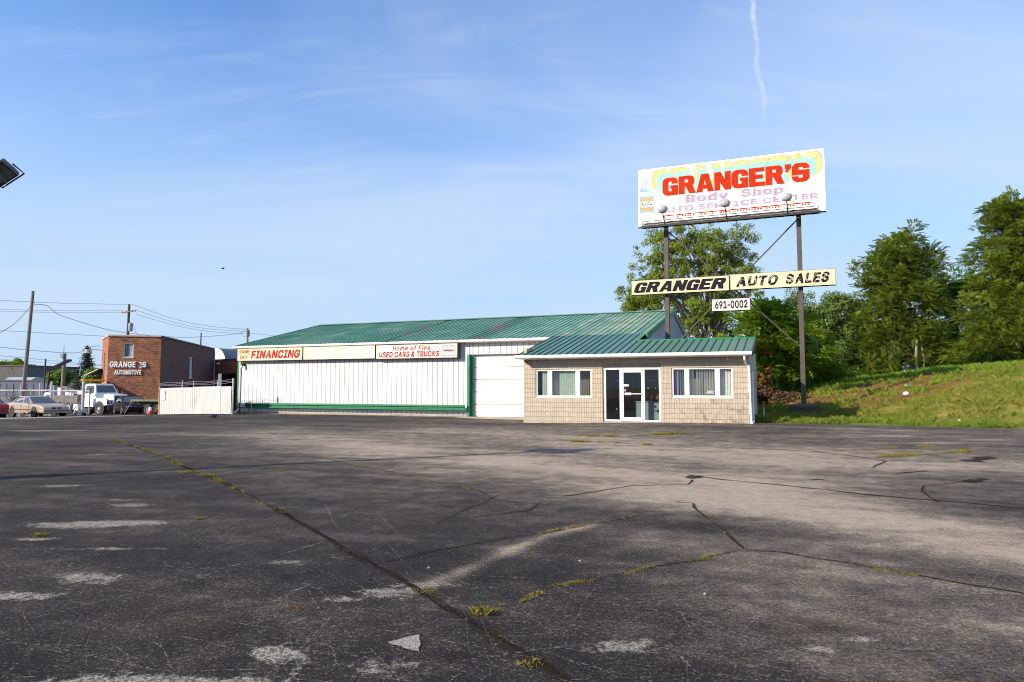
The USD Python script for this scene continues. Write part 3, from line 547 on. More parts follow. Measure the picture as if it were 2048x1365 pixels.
# bank of grass
bx, by = np.arange(-14, 46.01, 0.30), np.arange(-0.3, 30.01, 0.28)
AL, NN = np.meshgrid(bx, by, indexing='xy'); X = T0[0] + AL * TD[0] + NN * TN[0]; Y = T0[1] + AL * TD[1] + NN * TN[1]
edge = (meshkit.fbm(np.stack([AL * 1.2, 0 * AL, 0 * AL], -1), 3, 2) - .5) * .5 * (NN < .3)
X += edge * TN[0]; Y += edge * TN[1]
Z = zbank(X, Y); v = np.stack([X, Y, Z], -1).reshape(-1, 3); nx, ny = len(bx), len(by)
s_, t_ = loc_st(v[:, 0], v[:, 1]); inside = (s_ < 29.3) & (s_ > -5) & (t_ > -4.2) & (t_ < 16.2)
v[inside, 2] = np.minimum(v[inside, 2], -0.05)
i, j = np.meshgrid(np.arange(ny - 1), np.arange(nx - 1), indexing='ij'); k = (i * nx + j).ravel()
f = np.vstack([np.stack([k, k + 1, k + nx + 1], 1), np.stack([k, k + nx + 1, k + nx], 1)])
bank = part(None, 'grass_bank', (v, f), None, smooth=True); tag(bank, kind='structure')
def soil_amount(x, y):
    al, n = alnn(x, y)
    top_n, low_n = np.interp(al, [-3, 2, 8, 12], [13.6, 14.3, 14.5, 14.2]), np.interp(al, [-3, 0, 3, 6, 9, 12], [3.8, 4.2, 5.6, 8.4, 11.4, 13.4])
    band = sstep(low_n - .8, low_n + 1.0, n) * sstep(top_n + .8, top_n - .3, n) * sstep(9.5, 6.0, al)
    st = meshkit.fbm(np.stack([al * .25 - n * .18, n * .8 + al * .1, 0 * al], -1), 4, 11) - .5
    return np.clip(band * (1.1 + 1.6 * st), 0, 1)
primvar(bank, 'soil', soil_amount(v[:, 0], v[:, 1]))
dry = np.clip(0.5 + 1.7 * (meshkit.fbm(np.stack([v[:, 0] * .35, v[:, 1] * .7, 0 * v[:, 0]], -1), 4, 21) - .5), 0, 1); al_, n_ = alnn(v[:, 0], v[:, 1]); dry *= sstep(0.2, 3.2, n_)
primvar(bank, 'dry', dry)
bn = {"g": ("geometry", {}), "a": ("attribute", {"attribute": "soil"}), "d": ("attribute", {"attribute": "dry"}), "n": ("noise_texture", {"scale": 5.0, "detail": 7.0, "roughness": .72}), "n2": ("noise_texture", {"scale": 22.0, "detail": 5.0, "roughness": .7}),
      "gr": ("rgb_ramp", {"ramp": [(0.25, (0.075, 0.10, 0.010)), (0.5, (0.15, 0.165, 0.02)), (0.75, (0.24, 0.225, 0.035))]}), "dr": ("rgb_ramp", {"ramp": [(0.3, (0.20, 0.18, 0.03)), (0.7, (0.34, 0.275, 0.07))]}),
      "so": ("rgb_ramp", {"ramp": [(0.3, (0.055, 0.032, 0.012)), (0.5, (0.165, 0.080, 0.022)), (0.7, (0.27, 0.15, 0.045))]}),
      "m1": ("mix", {}), "m2": ("mix", {}), "bp": ("bump", {"strength": .8, "distance": .06}), "p": ("principled_bsdf", {"roughness": .95, "specular_ior_level": .2})}
look_bank = look('bank_turf', bn, [("g.position", "n.vector"), ("g.position", "n2.vector"), ("n.fac", "gr.fac"), ("n.fac", "dr.fac"), ("n2.fac", "so.fac"), ("gr.color", "m1.color1"), ("dr.color", "m1.color2"), ("d.fac", "m1.fac"),
     ("m1.color", "m2.color1"), ("so.color", "m2.color2"), ("a.fac", "m2.fac"), ("m2.color", "p.base_color"), ("n2.fac", "bp.height"), ("bp.normal", "p.normal")], "p.BSDF")
UsdShade.MaterialBindingAPI.Apply(bank).Bind(look_bank)

def blades(P, h, w, lean, rng):
    """one bent blade (two triangles) at every point"""
    n = len(P); a = rng.uniform(0, 2 * math.pi, n); d = np.stack([np.cos(a), np.sin(a), 0 * a], 1); b = rng.uniform(0, 2 * math.pi, n); l = np.stack([np.cos(b), np.sin(b), 0 * b], 1) * (lean * h)[:, None]
    up = np.array([0, 0, 1.0]); v = np.stack([P - d * w[:, None] / 2, P + d * w[:, None] / 2, P + l * .4 + up * (h * .6)[:, None], P + l + up * (h * rng.uniform(.75, 1, n))[:, None]], 1).reshape(-1, 3)
    k = np.arange(n)[:, None] * 4; return v, np.vstack([k + [[0, 1, 2]], k + [[0, 2, 3]]])
rng = np.random.default_rng(21)
n = 260000; al = rng.uniform(-4, 24, n); nn = 15.2 * rng.random(n) ** 1.1 - .05; x = T0[0] + al * TD[0] + nn * TN[0]; y = T0[1] + al * TD[1] + nn * TN[1]
s_, t_ = loc_st(x, y); ok = ~((s_ < 29.2) & (t_ > -4.1)) & (rng.random(n) > 0.985 * soil_amount(x, y)) & ~((s_ > 30.4) & (s_ < 31.8) & (t_ > 2.1) & (t_ < 3.6)) & (x / np.maximum(y, 1) < .80)
clump = meshkit.fbm(np.stack([x * .9, y * .9, 0 * x], -1), 3, 31); ok &= rng.random(n) < np.clip((clump - .30) * 4, .15, 1)
x, y, cl = x[ok], y[ok], clump[ok]
k = rng.choice(len(x), 420, replace=False); tx, ty = np.repeat(x[k], 22) + rng.normal(0, .10, 9240), np.repeat(y[k], 22) + rng.normal(0, .10, 9240); x, y, cl = np.r_[x, tx], np.r_[y, ty], np.r_[cl, np.repeat(rng.uniform(.55, .95, 420), 22)]; P = np.stack([x, y, zbank(x, y) - .01], 1); h = rng.uniform(.06, .20, len(P)) * (0.3 + 1.8 * np.clip(cl - .25, 0, 1))
dryv = np.clip(0.5 + 1.7 * (meshkit.fbm(np.stack([x * .35, y * .7, 0 * x], -1), 4, 21) - .5), 0, 1) * sstep(.4, 3.0, alnn(x, y)[1]); isdry = rng.random(len(P)) < .65 * dryv
Pd, hd = P[isdry], h[isdry]; P, h = P[~isdry], h[~isdry]
top('dry_grass', blades(Pd, hd * 1.1, np.full(len(Pd), .02), np.full(len(Pd), .9), rng), blade_straw, 'straw coloured dry patches in the grass of the bank', 'grass', kind='stuff')
top('grass', blades(P, h, np.full(len(P), .022), np.full(len(P), .7), rng), blade_green, 'short sunlit grass covering the bank on the right', 'grass', kind='stuff')

# ------------------------------------------------------------------ lettering
_poly = {}
def text_poly(text, height, heavy=0.0, bold=True, slant=0.0, sx=1.0, spacing=0.0):
    """lettering as a shapely shape with its lower left corner near the origin, capitals `height` tall"""
    out, x = [], 0.0
    for ch in text:
        if ch == ' ': x += height * (0.34 + spacing) * sx; continue
        if (ch, bold) not in _poly:
            m = meshkit.text_mesh(ch, 1.0, 1.0, bold); tris = m.triangles[m.face_normals[:, 2] > .9][:, :, :2]
            _poly[(ch, bold)] = unary_union([Polygon(t).buffer(1e-4) for t in tris]).simplify(.006)
        p = _poly[(ch, bold)]; b = p.bounds
        p = affinity.translate(p, -b[0], 0)
        if heavy: p = p.buffer(heavy, join_style=2, mitre_limit=2); p = affinity.translate(p, -p.bounds[0], 0)
        p = affinity.scale(p, height * sx, height, origin=(0, 0))
        out.append(affinity.translate(p, x, 0)); x += p.bounds[2] - p.bounds[0] + height * (0.10 + spacing) * sx
    g = out if False else out
    if slant: g = [affinity.affine_transform(p, [1, slant, 0, 1, 0, 0]) for p in g]
    return g
def fit(polys, x0, x1, y0, y1):
    """scale and move a list of shapes into a box"""
    u = unary_union(polys); b = u.bounds; sx, sy = (x1 - x0) / (b[2] - b[0]), (y1 - y0) / (b[3] - b[1])
    return [affinity.affine_transform(p, [sx, 0, 0, sy, x0 - b[0] * sx, y0 - b[1] * sy]) for p in polys]
def _rb(x0, y0, x1, y1, r): return sbox(x0 + r, y0 + r, x1 - r, y1 - r).buffer(r, quad_segs=5)
_so = _rb(0, 0, 1, 1.3, .34)
BLOCK = {
    'G': _so.difference(_rb(.36, .25, .64, 1.05, .12)).difference(sbox(.5, .70, 1.1, .86)).union(sbox(.54, .50, 1.0, .70)).union(sbox(.72, 0, 1.0, .55)),
    'R': sbox(0, 0, .36, 1.3).union(_rb(-.3, .56, 1, 1.3, .28).intersection(sbox(0, 0, 2, 2))).union(Polygon([(.42, .66), (.70, 0), (1.08, 0), (.86, .62)])).difference(sbox(.36, .80, .64, 1.07)),
    'A': Polygon([(0, 0), (.32, 1.3), (.76, 1.3), (1.08, 0)]).difference(Polygon([(.34, 0), (.385, .24), (.695, .24), (.74, 0)])).difference(Polygon([(.43, .46), (.54, .98), (.65, .46)])),
    'N': sbox(0, 0, .33, 1.3).union(sbox(.69, 0, 1.02, 1.3)).union(Polygon([(0, 1.3), (.36, 1.3), (1.02, 0), (.66, 0)])),
    'E': sbox(0, 0, .36, 1.3).union(sbox(0, 1.04, .92, 1.3)).union(sbox(0, .54, .82, .78)).union(sbox(0, 0, .94, .26)),
    'S': _so.difference(sbox(.36, .80, .66, 1.05)).difference(sbox(.5, .80, 1.1, .94)).difference(sbox(.34, .25, .66, .50)).difference(sbox(-.1, .38, .5, .50)),
    "'": Polygon([(0, 1.3), (.32, 1.3), (.32, 1.05), (.10, .76), (.0, .84), (.12, 1.02), (0, 1.02)])}
def block_text(text, gap=.07, slant=0.0):
    out, x = [], 0.0
    for ch in text:
        p = BLOCK[ch].buffer(.022, join_style=2); out.append(affinity.affine_transform(p, [1, slant, 0, 1, x, 0])); x += p.bounds[2] + gap
    return out
def scratch(shape, n, w, rng, an=None):
    """flaked paint: thin slivers taken out of lettering"""
    b = shape.bounds; cut = []
    for _ in range(n):
        c = np.array([rng.uniform(b[0], b[2]), rng.uniform(b[1], b[3])]); t = rng.uniform(0, math.pi) if an is None else rng.normal(an, .12); L = rng.uniform(.3, 1.0) * (b[3] - b[1]) * .5
        cut.append(LineString([c - L * np.array([math.cos(t), math.sin(t)]), c + rng.normal(0, w, 2), c + L * np.array([math.cos(t), math.sin(t)])]).buffer(w * rng.uniform(.3, 1)))
    return shape.difference(unary_union(cut))
RZ = -math.degrees(A)
SX, SZ = np.array([1.0, 0, 0]), np.array([0, 0, 1.0])       # lettering on a front: along s, up z, out of the wall along -t

# ------------------------------------------------------------------ the metal workshop
shop = thing('workshop_building', 'long white metal workshop with weathered green ribbed roof, behind the row of three signs', 'workshop', O, RZ)
KR = (5.87 - 3.95) / 7.93
def zr(t): return 3.95 + KR * t
wall = MB().box(0.0, 15.46, .34, .42, -.3, 3.86).box(20.0, 24.3, .34, .42, -.3, 3.86).box(15.46, 20.0, .34, .42, 3.2, 3.86)
w_front = part(shop, 'front_wall', wall, siding_gap)
PW = 0.3085
i = 0; s = 0.12
while s < 24.2:
    s1 = min(s + PW, 24.3)
    z0 = 0.10
    if s1 > 15.44 and s < 20.0:
        z0 = 3.22
    if s < 15.44 < s1 and s > 15.2: s1 = 15.44
    if s < 20.1:
        b = MB(); b.box(s + .016, s1 - .016, .300, .339, z0, 3.84); b.box(s + .15, s + .165, .296, .2999, z0, 3.84)
        part(w_front, 'wall_panel', b, siding_white)
    s = s1
part(shop, 'footing', MB().box(0, 15.3, .32, .338, -.3, .098), concrete_grey)
gb = MB(); pr = Polygon([(0.34, -.3), (15.5, -.3), (15.5, zr(.4) - .12), (7.93, zr(7.93) - .1), (.34, zr(.34) - .12)])
gb.poly(pr, .06, (24.34, 0, 0), (0, 1, 0), (0, 0, 1)); gw = part(shop, 'gable_wall', gb, gable_blue)
for k in range(48):
    t = .5 + k * .3085
    if t > 15.2: break
    ztop = zr(t if t < 7.93 else 15.86 - t) - .2
    part(gw, 'gable_rib', MB().box(24.401, 24.43, t, t + .03, -.1, ztop), gable_blue)
gl = MB(); gl.poly(pr, .06, (0.0, 0, 0), (0, 1, 0), (0, 0, 1)); part(shop, 'gable_wall', gl, siding_white); part(shop, 'back_wall', MB().box(0, 24.4, 15.44, 15.5, -.3, 3.7), siding_white)
roof = part(shop, 'roof', MB().add([(-.1, .0, zr(0) - .05), (24.4, 0, zr(0) - .05), (24.4, 7.93, zr(7.93) - .05), (-.1, 7.93, zr(7.93) - .05), (24.4, 15.86, zr(0) - .05), (-.1, 15.86, zr(0) - .05)], [[0, 1, 2], [0, 2, 3], [3, 2, 4], [3, 4, 5]]), roof_seam)
rngr = random.Random(4); NP = 80; RW = 24.5 / NP
for k in range(NP):
    s0, s1 = -.1 + k * RW, -.1 + (k + 1) * RW; t0, t1 = (-.02 if s0 < 19.7 else .28), 7.93
    b = MB(); e = rngr.uniform(0, .006)
    b.add([(s0 + .022, t0, zr(t0) + e), (s1, t0, zr(t0) + e), (s1, t1, zr(t1) + e), (s0 + .022, t1, zr(t1) + e)], [[0, 1, 2], [0, 2, 3]])
    ra, rb, h = s0 - .002, s0 + .02, .034                 # standing rib
    b.add([(ra, t0, zr(t0)), (ra, t0, zr(t0) + h), (rb, t0, zr(t0) + h), (rb, t0, zr(t0)), (ra, t1, zr(t1)), (ra, t1, zr(t1) + h), (rb, t1, zr(t1) + h), (rb, t1, zr(t1))],
          [[0, 3, 2], [0, 2, 1], [0, 1, 5], [0, 5, 4], [3, 7, 6], [3, 6, 2], [1, 2, 6], [1, 6, 5]])
    mm = roof_old
    if s0 > 20.0 and rngr.random() < .8: mm = roof_rust
    elif 9.6 < s0 < 11.2 or 14.6 < s0 < 16.2: mm = roof_purple if rngr.random() < .75 else roof_old
    part(roof, 'roof_panel', b, mm)
part(roof, 'ridge_cap', MB().hull([(-.12, 7.7, zr(7.7) + .05), (24.42, 7.7, zr(7.7) + .05), (-.12, 7.93, zr(7.93) + .075), (24.42, 7.93, zr(7.93) + .075), (-.12, 8.16, zr(7.7) + .05), (24.42, 8.16, zr(7.7) + .05), (-.12, 7.93, zr(7.93) - .02), (24.42, 7.93, zr(7.93) - .02)]), roof_old)
part(roof, 'back_slope', MB().add([(-.1, 15.86, zr(0) + .01), (-.1, 7.93, zr(7.93) + .01), (24.4, 7.93, zr(7.93) + .01), (24.4, 15.86, zr(0) + .01)], [[0, 2, 1], [0, 3, 2]]), roof_old)
for sg, (ta, tb) in ((24.405, (.02, 7.9)), (24.405, (15.84, 7.95))):
    za, zb = zr(.02), zr(7.9); part(shop, 'rake_trim', MB().hull([(sg, ta, za - .2), (sg + .07, ta, za - .2), (sg, ta, za + .05), (sg + .07, ta, za + .05), (sg, tb, zb - .2), (sg + .07, tb, zb - .2), (sg, tb, zb + .05), (sg + .07, tb, zb + .05)]), green_trim)
part(shop, 'rake_trim', MB().hull([(-.16, .0, zr(0) - .16), (-.105, 0, zr(0) - .16), (-.16, 0, zr(0) + .05), (-.105, 0, zr(0) + .05), (-.16, 7.9, zr(7.9) - .16), (-.105, 7.9, zr(7.9) - .16), (-.16, 7.9, zr(7.9) + .05), (-.105, 7.9, zr(7.9) + .05)]), green_trim)
g = MB(); sec = [(-.14, 3.945), (-.14, 3.90), (-.115, 3.84), (-.03, 3.815), (.0, 3.815), (.0, 3.945)]
g.loft([[(s, t, z) for t, z in sec] for s in (-.17, 6.4, 12.8, 19.75)]); part(shop, 'gutter', g, trim_white)
part(shop, 'soffit', MB().box(-.1, 19.8, .0, .33, 3.80, 3.814), trim_white)
part(shop, 'corner_trim', MB().box(-.10, .04, .25, .45, -.1, 3.82), green_trim)
d = MB(); d.tube([(.12, .22, 3.82), (.12, .24, 3.6), (.10, .26, 3.4), (.08, .26, .35), (.03, .20, .16), (-.05, .02, .06)], .05, 6); part(shop, 'downspout', d, trim_white, smooth=40)
# garage door, jambs, header
jb = MB().box(15.20, 15.33, .10, .32, -.05, 3.20); jb.box(15.33, 15.46, .26, .34, -.05, 3.20); part(shop, 'door_jamb', jb, green_trim)
part(shop, 'door_header', MB().box(15.46, 20.0, .24, .34, 3.185, 3.215), siding_gap)
gd = part(shop, 'garage_door', MB().box(15.46, 20.0, .47, .53, .02, 3.2), siding_gap)
for k in range(5):
    part(gd, 'door_panel', MB().bbox(15.47, 19.95, .42, .469, .03 + k * .634, .03 + (k + 1) * .634 - .026, .014), door_white)
for x, z in ((8.5, 3.98), (3.6, 4.0)):
    pass
# guard rail: W beam on posts in front of the wall
gr = thing('guard_rail', 'green steel guard rail along the foot of the white metal wall', 'guard rail', Wp(0, 0), RZ)
prof = [(0, .32), (-.02, .32), (-.12, .375), (-.12, .41), (-.02, .465), (-.02, .50), (-.12, .555), (-.12, .595), (-.02, .645), (0, .645)]
bm = MB(); SS = np.linspace(.3, 15.19, 14)
for pth in zip(SS[:-1], SS[1:]):
    pts = prof; n_ = len(pts); vv = [(s, .02 + t, z - .02) for s in pth for t, z in pts]
    bm.add(vv, [[j, n_ + j, n_ + j + 1] for j in range(n_ - 1)] + [[j, n_ + j + 1, j + 1] for j in range(n_ - 1)])
part(gr, 'rail_beam', bm, green_trim)
for s in np.linspace(.8, 14.7, 8): part(gr, 'rail_bracket', MB().box(s - .06, s + .06, .025, .275, .42, .52), green_trim)
# gas meter, small lamp
gm = thing('gas_meter', 'small grey gas meter and bent pipe in front of the guard rail left end', 'meter', Wp(1.05, -.25, float(zg(*Wp(1.05, -.25)[:2]))), RZ)
part(gm, 'pipe', MB().tube([(0, 0, -.05), (0, 0, .45), (.05, 0, .55), (.22, 0, .6), (.3, 0, .72), (.42, .0, .66)], .03, 6).tube([(-.25, 0, .5), (0, 0, .5)], .025, 6).tube([(.42, 0, -.05), (.42, 0, .66)], .022, 6), galv)
part(gm, 'meter_body', MB().bbox(-.36, -.12, -.1, .1, .36, .64, .04), lamp_grey); part(gm, 'regulator', MB().rev([(0, -.05), (.1, -.05), (.13, 0), (.1, .05), (0, .05)], (.14, -.05, .55), 'y', 12), steel_black)
lp = thing('wall_lamp', 'small dark lamp on the white wall under the left end of the financing sign', 'lamp', Wp(.35, .2, 2.85), RZ)
part(lp, 'lamp_body', MB().bbox(-.06, .06, -.12, .1, -.05, .1, .02), steel_black); part(lp, 'lamp_head', MB().rev([(.0, -.16), (.07, -.16), (.05, -.02), (0, 0)], (0, -.1, 0), 'z', 10), lamp_grey)

# ------------------------------------------------------------------ three sign cabinets
rs = np.random.default_rng(3)
def cabinet(name, label, s0, s1, z0, z1, t0, t1, face, cat='sign', edge=dark_edge, rim=.035):
    t = thing(name, label, cat, Wp(s0, t0, z0), RZ); w, h = s1 - s0, z1 - z0
    part(t, 'cabinet', MB().bbox(0, w, 0, t1 - t0, 0, h, .02), edge)
    part(t, 'face', MB().box(rim, w - rim, -.012, .0005, rim, h - rim), face)
    return t
def letters(t, polys, mat, name='lettering', z=-.0125, depth=.004, sep=False, label=None):
    if sep:
        for p in polys: part(t, name, MB().poly(p, depth, (0, z, 0), SX, SZ), mat)
    else: part(t, name, MB().poly(unary_union(polys), depth, (0, z, 0), SX, SZ), mat, label)
sg = cabinet('wall_sign', 'cream wall sign reading SAME DAY FINANCING in faded red', .10, 4.90, 3.06, 3.85, -.02, .30, sign_cream)
letters(sg, fit(text_poly('SAME', .2, .02, slant=.12), .15, .95, .46, .68), ink_old_red, 'letter', sep=True); letters(sg, fit(text_poly('DAY', .2, .02, slant=.12), .22, .80, .13, .35), ink_old_red, 'letter', sep=True)
letters(sg, [scratch(p, 4, .010, rs, 1.5) for p in fit(text_poly('FINANCING', .5, .05, slant=.22), 1.05, 4.62, .14, .62)], ink_faded_red, 'letter', sep=True)
cabinet('wall_sign', 'blank cream wall sign with rust stains, between the two lettered signs', 4.92, 9.76, 3.06, 3.83, -.02, .30, sign_stained)
sg = cabinet('wall_sign', 'white wall sign reading Home of Fine USED CARS & TRUCKS in red', 9.79, 14.74, 3.03, 3.81, -.04, .30, sign_white)
letters(sg, [scratch(p, 1, .005, rs, 1.5) for p in fit(text_poly('Home of Fine', .2, .015, slant=.2, spacing=.14), 1.05, 3.35, .44, .70)], ink_faded_red, 'letter', sep=True)
letters(sg, [scratch(p, 2, .007, rs, 1.5) for p in fit(text_poly('USED CARS & TRUCKS', .3, .035, slant=.18, spacing=.03), .20, 3.88, .09, .40)], ink_faded_red, 'letter', sep=True)
em = []                                                    # emblem: a broken red frame with scribble
for x0, x1, y0, y1 in [(4.05, 4.40, .64, .665), (4.5, 4.78, .645, .67), (4.05, 4.07, .45, .66), (4.76, 4.78, .4, .6), (4.04, 4.3, .13, .155), (4.36, 4.78, .12, .145), (4.04, 4.06, .13, .3), (4.24, 4.255, .14, .32), (4.55, 4.565, .14, .34), (4.76, 4.78, .13, .3), (4.2, 4.22, .56, .65), (4.34, 4.36, .5, .64), (4.62, 4.64, .55, .65)]: em.append(sbox(x0, y0, x1, y1))
xx = np.linspace(4.1, 4.76, 16); em.append(LineString([(x, .39 + .03 * math.sin(k * 2.4) + .02 * (x - 4.4)) for k, x in enumerate(xx)]).buffer(.022)); em.append(LineString([(4.25, .43), (4.6, .40)]).buffer(.03))
letters(sg, [scratch(unary_union(em), 8, .008, rs)], ink_faded_red, 'emblem')

# ------------------------------------------------------------------ office annex of scored block
ofz = -0.0
off = thing('office_annex', 'low tan block office with teal metal roof, glass door and two white windows', 'office', O, RZ)
TF = -3.95; S0, S1 = 19.89, 29.11
holes = [(20.44, 22.93, 1.095, 2.285), (23.38, 25.79, .05, 2.335), (26.19, 28.53, 1.12, 2.30)]
bw = MB(); hp = sbox(S0, -.2, S1, 2.86)
for a, b, c, d_ in holes: hp = hp.difference(sbox(a, c, b, d_))
bw.poly(hp, .14, (0, TF + .16, 0), SX, SZ)
fw = part(off, 'front_wall', bw, mortar)
rngb = random.Random(8); course = 0
z = -.115
while z < 2.80:
    z1 = z + .2; sb = S0 - (.2 if course % 2 else 0)
    while sb < S1 - .02:
        a, b = max(sb, S0), min(sb + .4, S1); sb += .4
        segs = [(a, b, max(z, -.11), min(z1, 2.80))]
        for h0, h1, hz0, hz1 in holes:
            new = []
            for (p, q, r, t) in segs:
                if q <= h0 + .01 or p >= h1 - .01 or t <= hz0 + .03 or r >= hz1 - .03: new.append((p, q, r, t)); continue
                if p < h0: new.append((p, h0, r, t))
                if q > h1: new.append((h1, q, r, t))
            segs = new
        for (p, q, r, t) in segs:
            if q - p < .03 or t - r < .03: continue
            b_ = MB(); d0 = rngb.uniform(-.003, .003)
            b_.box(p + .004, q - .004, TF + .007, TF + .0195, r + .005, t - .005)
            k0 = math.floor((p - S0 + .001) / .1)
            x = S0 + k0 * .1
            while x < q - .001:
                ra, rb = max(x + .005, p + .004), min(x + .095, q - .004); x += .1
                if rb - ra > .012: b_.box(ra, rb, TF + d0, TF + .0068, r + .006, t - .006)
            dirty = p > 26.4 and r < 1.0 + .3 * (p - 28)
            part(fw, 'block', b_, block_dirty if dirty else block_tan)
    z = z1; course += 1
sd = MB(); sd.box(S1 - .14, S1 - .004, TF + .03, 1.6, -.2, 3.0); part(off, 'side_wall', sd, block_tan); part(off, 'side_wall', MB().box(S0 + .004, S0 + .14, TF + .03, .28, -.2, 3.2), block_tan)
part(off, 'back_wall', MB().box(S0 + .15, S1 - .15, 1.4, 1.55, -.2, 3.0), room_wall)
for k in range(14):
    part(off, 'side_block_course', MB().box(S1 - .003, S1 + .006, TF + .002, 1.58, -.115 + k * .2 + .006, .085 + k * .2 - .006), block_tan)
# interior
part(off, 'ceiling', MB().box(S0 + .15, S1 - .15, TF + .35, 1.38, 2.70, 2.76), room_wall); part(off, 'floor', MB().box(S0 + .15, S1 - .15, TF + .17, 1.38, -.1, .085), room_floor)
part(off, 'partition_wall', MB().box(S0 + .15, S1 - .15, -.9, -.8, .09, 2.69), room_wall)
for sx in (23.1, 26.05): part(off, 'partition_wall', MB().box(sx - .04, sx + .04, TF + .3, -.91, .09, 2.69), room_wall)
# roof
def zo(t): return 3.95 + KR * t
TE = -4.52
orf = part(off, 'roof', MB().add([(19.8, TE + .02, zo(TE) - .045), (29.24, TE + .02, zo(TE) - .045), (29.24, -1.69, zo(-1.69) - .045), (24.34, -1.69, zo(-1.69) - .045), (24.34, .27, zo(.27) - .045), (19.8, .27, zo(.27) - .045)], [[0, 1, 2], [0, 2, 3], [0, 3, 4], [0, 4, 5]]), roof_seam)
NO = 31; ow = (29.24 - 19.8) / NO
for k in range(NO):
    s0, s1 = 19.8 + k * ow, 19.8 + (k + 1) * ow; t0, t1 = TE, (.285 if s1 < 24.45 else -1.69)
    b = MB(); e = rngr.uniform(0, .005); b.add([(s0 + .02, t0, zo(t0) + e), (s1, t0, zo(t0) + e), (s1, t1, zo(t1) + e), (s0 + .02, t1, zo(t1) + e)], [[0, 1, 2], [0, 2, 3]]); part(orf, 'roof_panel', b, roof_new)
    b = MB(); ra, rb, h = s0 - .003, s0 + .016, .034
    b.add([(ra, t0, zo(t0)), (ra, t0, zo(t0) + h), (rb, t0, zo(t0) + h), (rb, t0, zo(t0)), (ra, t1, zo(t1)), (ra, t1, zo(t1) + h), (rb, t1, zo(t1) + h), (rb, t1, zo(t1))], [[0, 3, 2], [0, 2, 1], [0, 1, 5], [0, 5, 4], [3, 7, 6], [3, 6, 2], [1, 2, 6], [1, 6, 5]]); part(orf, 'seam', b, roof_seam)
part(orf, 'ridge_trim', MB().box(24.30, 29.27, -1.72, -1.60, zo(-1.69) - .02, zo(-1.69) + .06), green_trim)
part(orf, 'parapet_back', MB().box(24.42, 29.22, -1.6, -1.52, 2.9, zo(-1.69)), cap_dark)
part(orf, 'flat_roof', MB().box(24.44, 29.1, -1.52, 1.6, 2.98, 3.05), cap_dark)
part(orf, 'end_trim', MB().hull([(29.245, TE, zo(TE) - .2), (29.29, TE, zo(TE) - .2), (29.245, TE, zo(TE) + .03), (29.29, TE, zo(TE) + .03), (29.245, -1.6, zo(-1.6) - .2), (29.29, -1.6, zo(-1.6) - .2), (29.245, -1.6, zo(-1.6) + .04), (29.29, -1.6, zo(-1.6) + .04)]), cap_dark)
g = MB(); zt = zo(TE) + .005; sec = [(TE - .15, zt), (TE - .15, zt - .05), (TE - .12, zt - .115), (TE - .03, zt - .145), (TE + .0, zt - .145), (TE + .0, zt)]
g.loft([[(s, t, z) for t, z in sec] for s in (19.72, 23, 26, 29.27)]); part(off, 'gutter', g, trim_white)
part(off, 'soffit', MB().box(19.8, 29.2, TE + .01, TF + .03, 2.70, 2.712), trim_white)
for pts in ([(29.0, TE - .04, 2.68), (29.0, TE - .02, 2.58), (29.02, TF - .03, 2.40), (29.12, TF - .055, 2.34), (29.16, TF - .055, .2), (29.2, TF - .12, .12)], [(29.22, TF + .3, 2.1), (29.22, TF + .26, 2.0), (29.22, TF + .25, .26), (29.24, TF + .05, .16)]):
    part(off, 'downspout', MB().tube(pts, .045, 6), trim_white, smooth=40)
# windows
def window(a, b, z0, z1, panes, blinds):
    w = MB(); t0 = TF + .045
    fr = MB()
    for (x0, x1, y0, y1) in [(a, b, z1 - .07, z1), (a, b, z0, z0 + .07), (a, a + .075, z0 + .07, z1 - .07), (b - .075, b, z0 + .07, z1 - .07)]: fr.bbox(x0, x1, t0, t0 + .09, y0, y1, .01)
    wn = part(off, 'window', fr, frame_white)
    for (p, q) in [(panes[0][1], panes[1][0]), (panes[1][1], panes[2][0])]: part(wn, 'mullion', MB().bbox(p, q, t0 - .006, t0 + .08, z0 + .07, z1 - .07, .012), frame_white)
    part(wn, 'sill', MB().bbox(a - .01, b + .01, t0 - .03, t0 + .05, z0 - .035, z0 + .002, .008), frame_white)
    for (p, q) in panes: part(wn, 'pane', MB().quad((p - .01, t0 + .048, z0 + .06), (q + .01, t0 + .048, z0 + .06), (q + .01, t0 + .048, z1 - .06), (p - .01, t0 + .048, z1 - .06)), pane_dark)
    for (p, q, m, tw) in blinds:
        x = p; bl = MB()
        while x < q:
            c, s_ = math.cos(tw), math.sin(tw); bl.quad((x, t0 + .17, z0 + .05), (x + .088 * c, t0 + .17 + .088 * s_, z0 + .05), (x + .088 * c, t0 + .17 + .088 * s_, z1 - .05), (x, t0 + .17, z1 - .05)); x += .098
        part(wn, 'blind', bl, m)
    part(wn, 'reveal_back', MB().box(a + .05, b - .05, t0 + .62, t0 + .64, z0 - .1, z1 + .1), room_wall)
    return wn
window(20.44, 22.93, 1.10, 2.28, [(20.56, 20.97), (21.18, 22.21), (22.41, 22.82)], [(20.68, 20.99, blind_green, .5), (21.10, 21.45, blind_green, 1.0), (21.45, 22.25, blind_green, .5)])
w2 = window(26.19, 28.53, 1.125, 2.295, [(26.29, 26.69), (26.88, 27.85), (28.04, 28.44)], [(26.48, 26.71, blind_green, .9), (26.86, 27.03, blind_pale, .5), (27.12, 27.87, blind_pale, .75), (28.02, 28.46, blind_pale, .35)])
part(w2, 'violet_curtain', MB().bbox(26.27, 26.44, TF + .2, TF + .24, 1.2, 2.22, .02), violet)
wt = fit(text_poly('-0002', .12, .02), 27.50, 27.79, 1.27, 1.39); part(w2, 'numerals', MB().poly(unary_union(wt), .002, (0, TF + .088, 0), SX, SZ), blind_green)
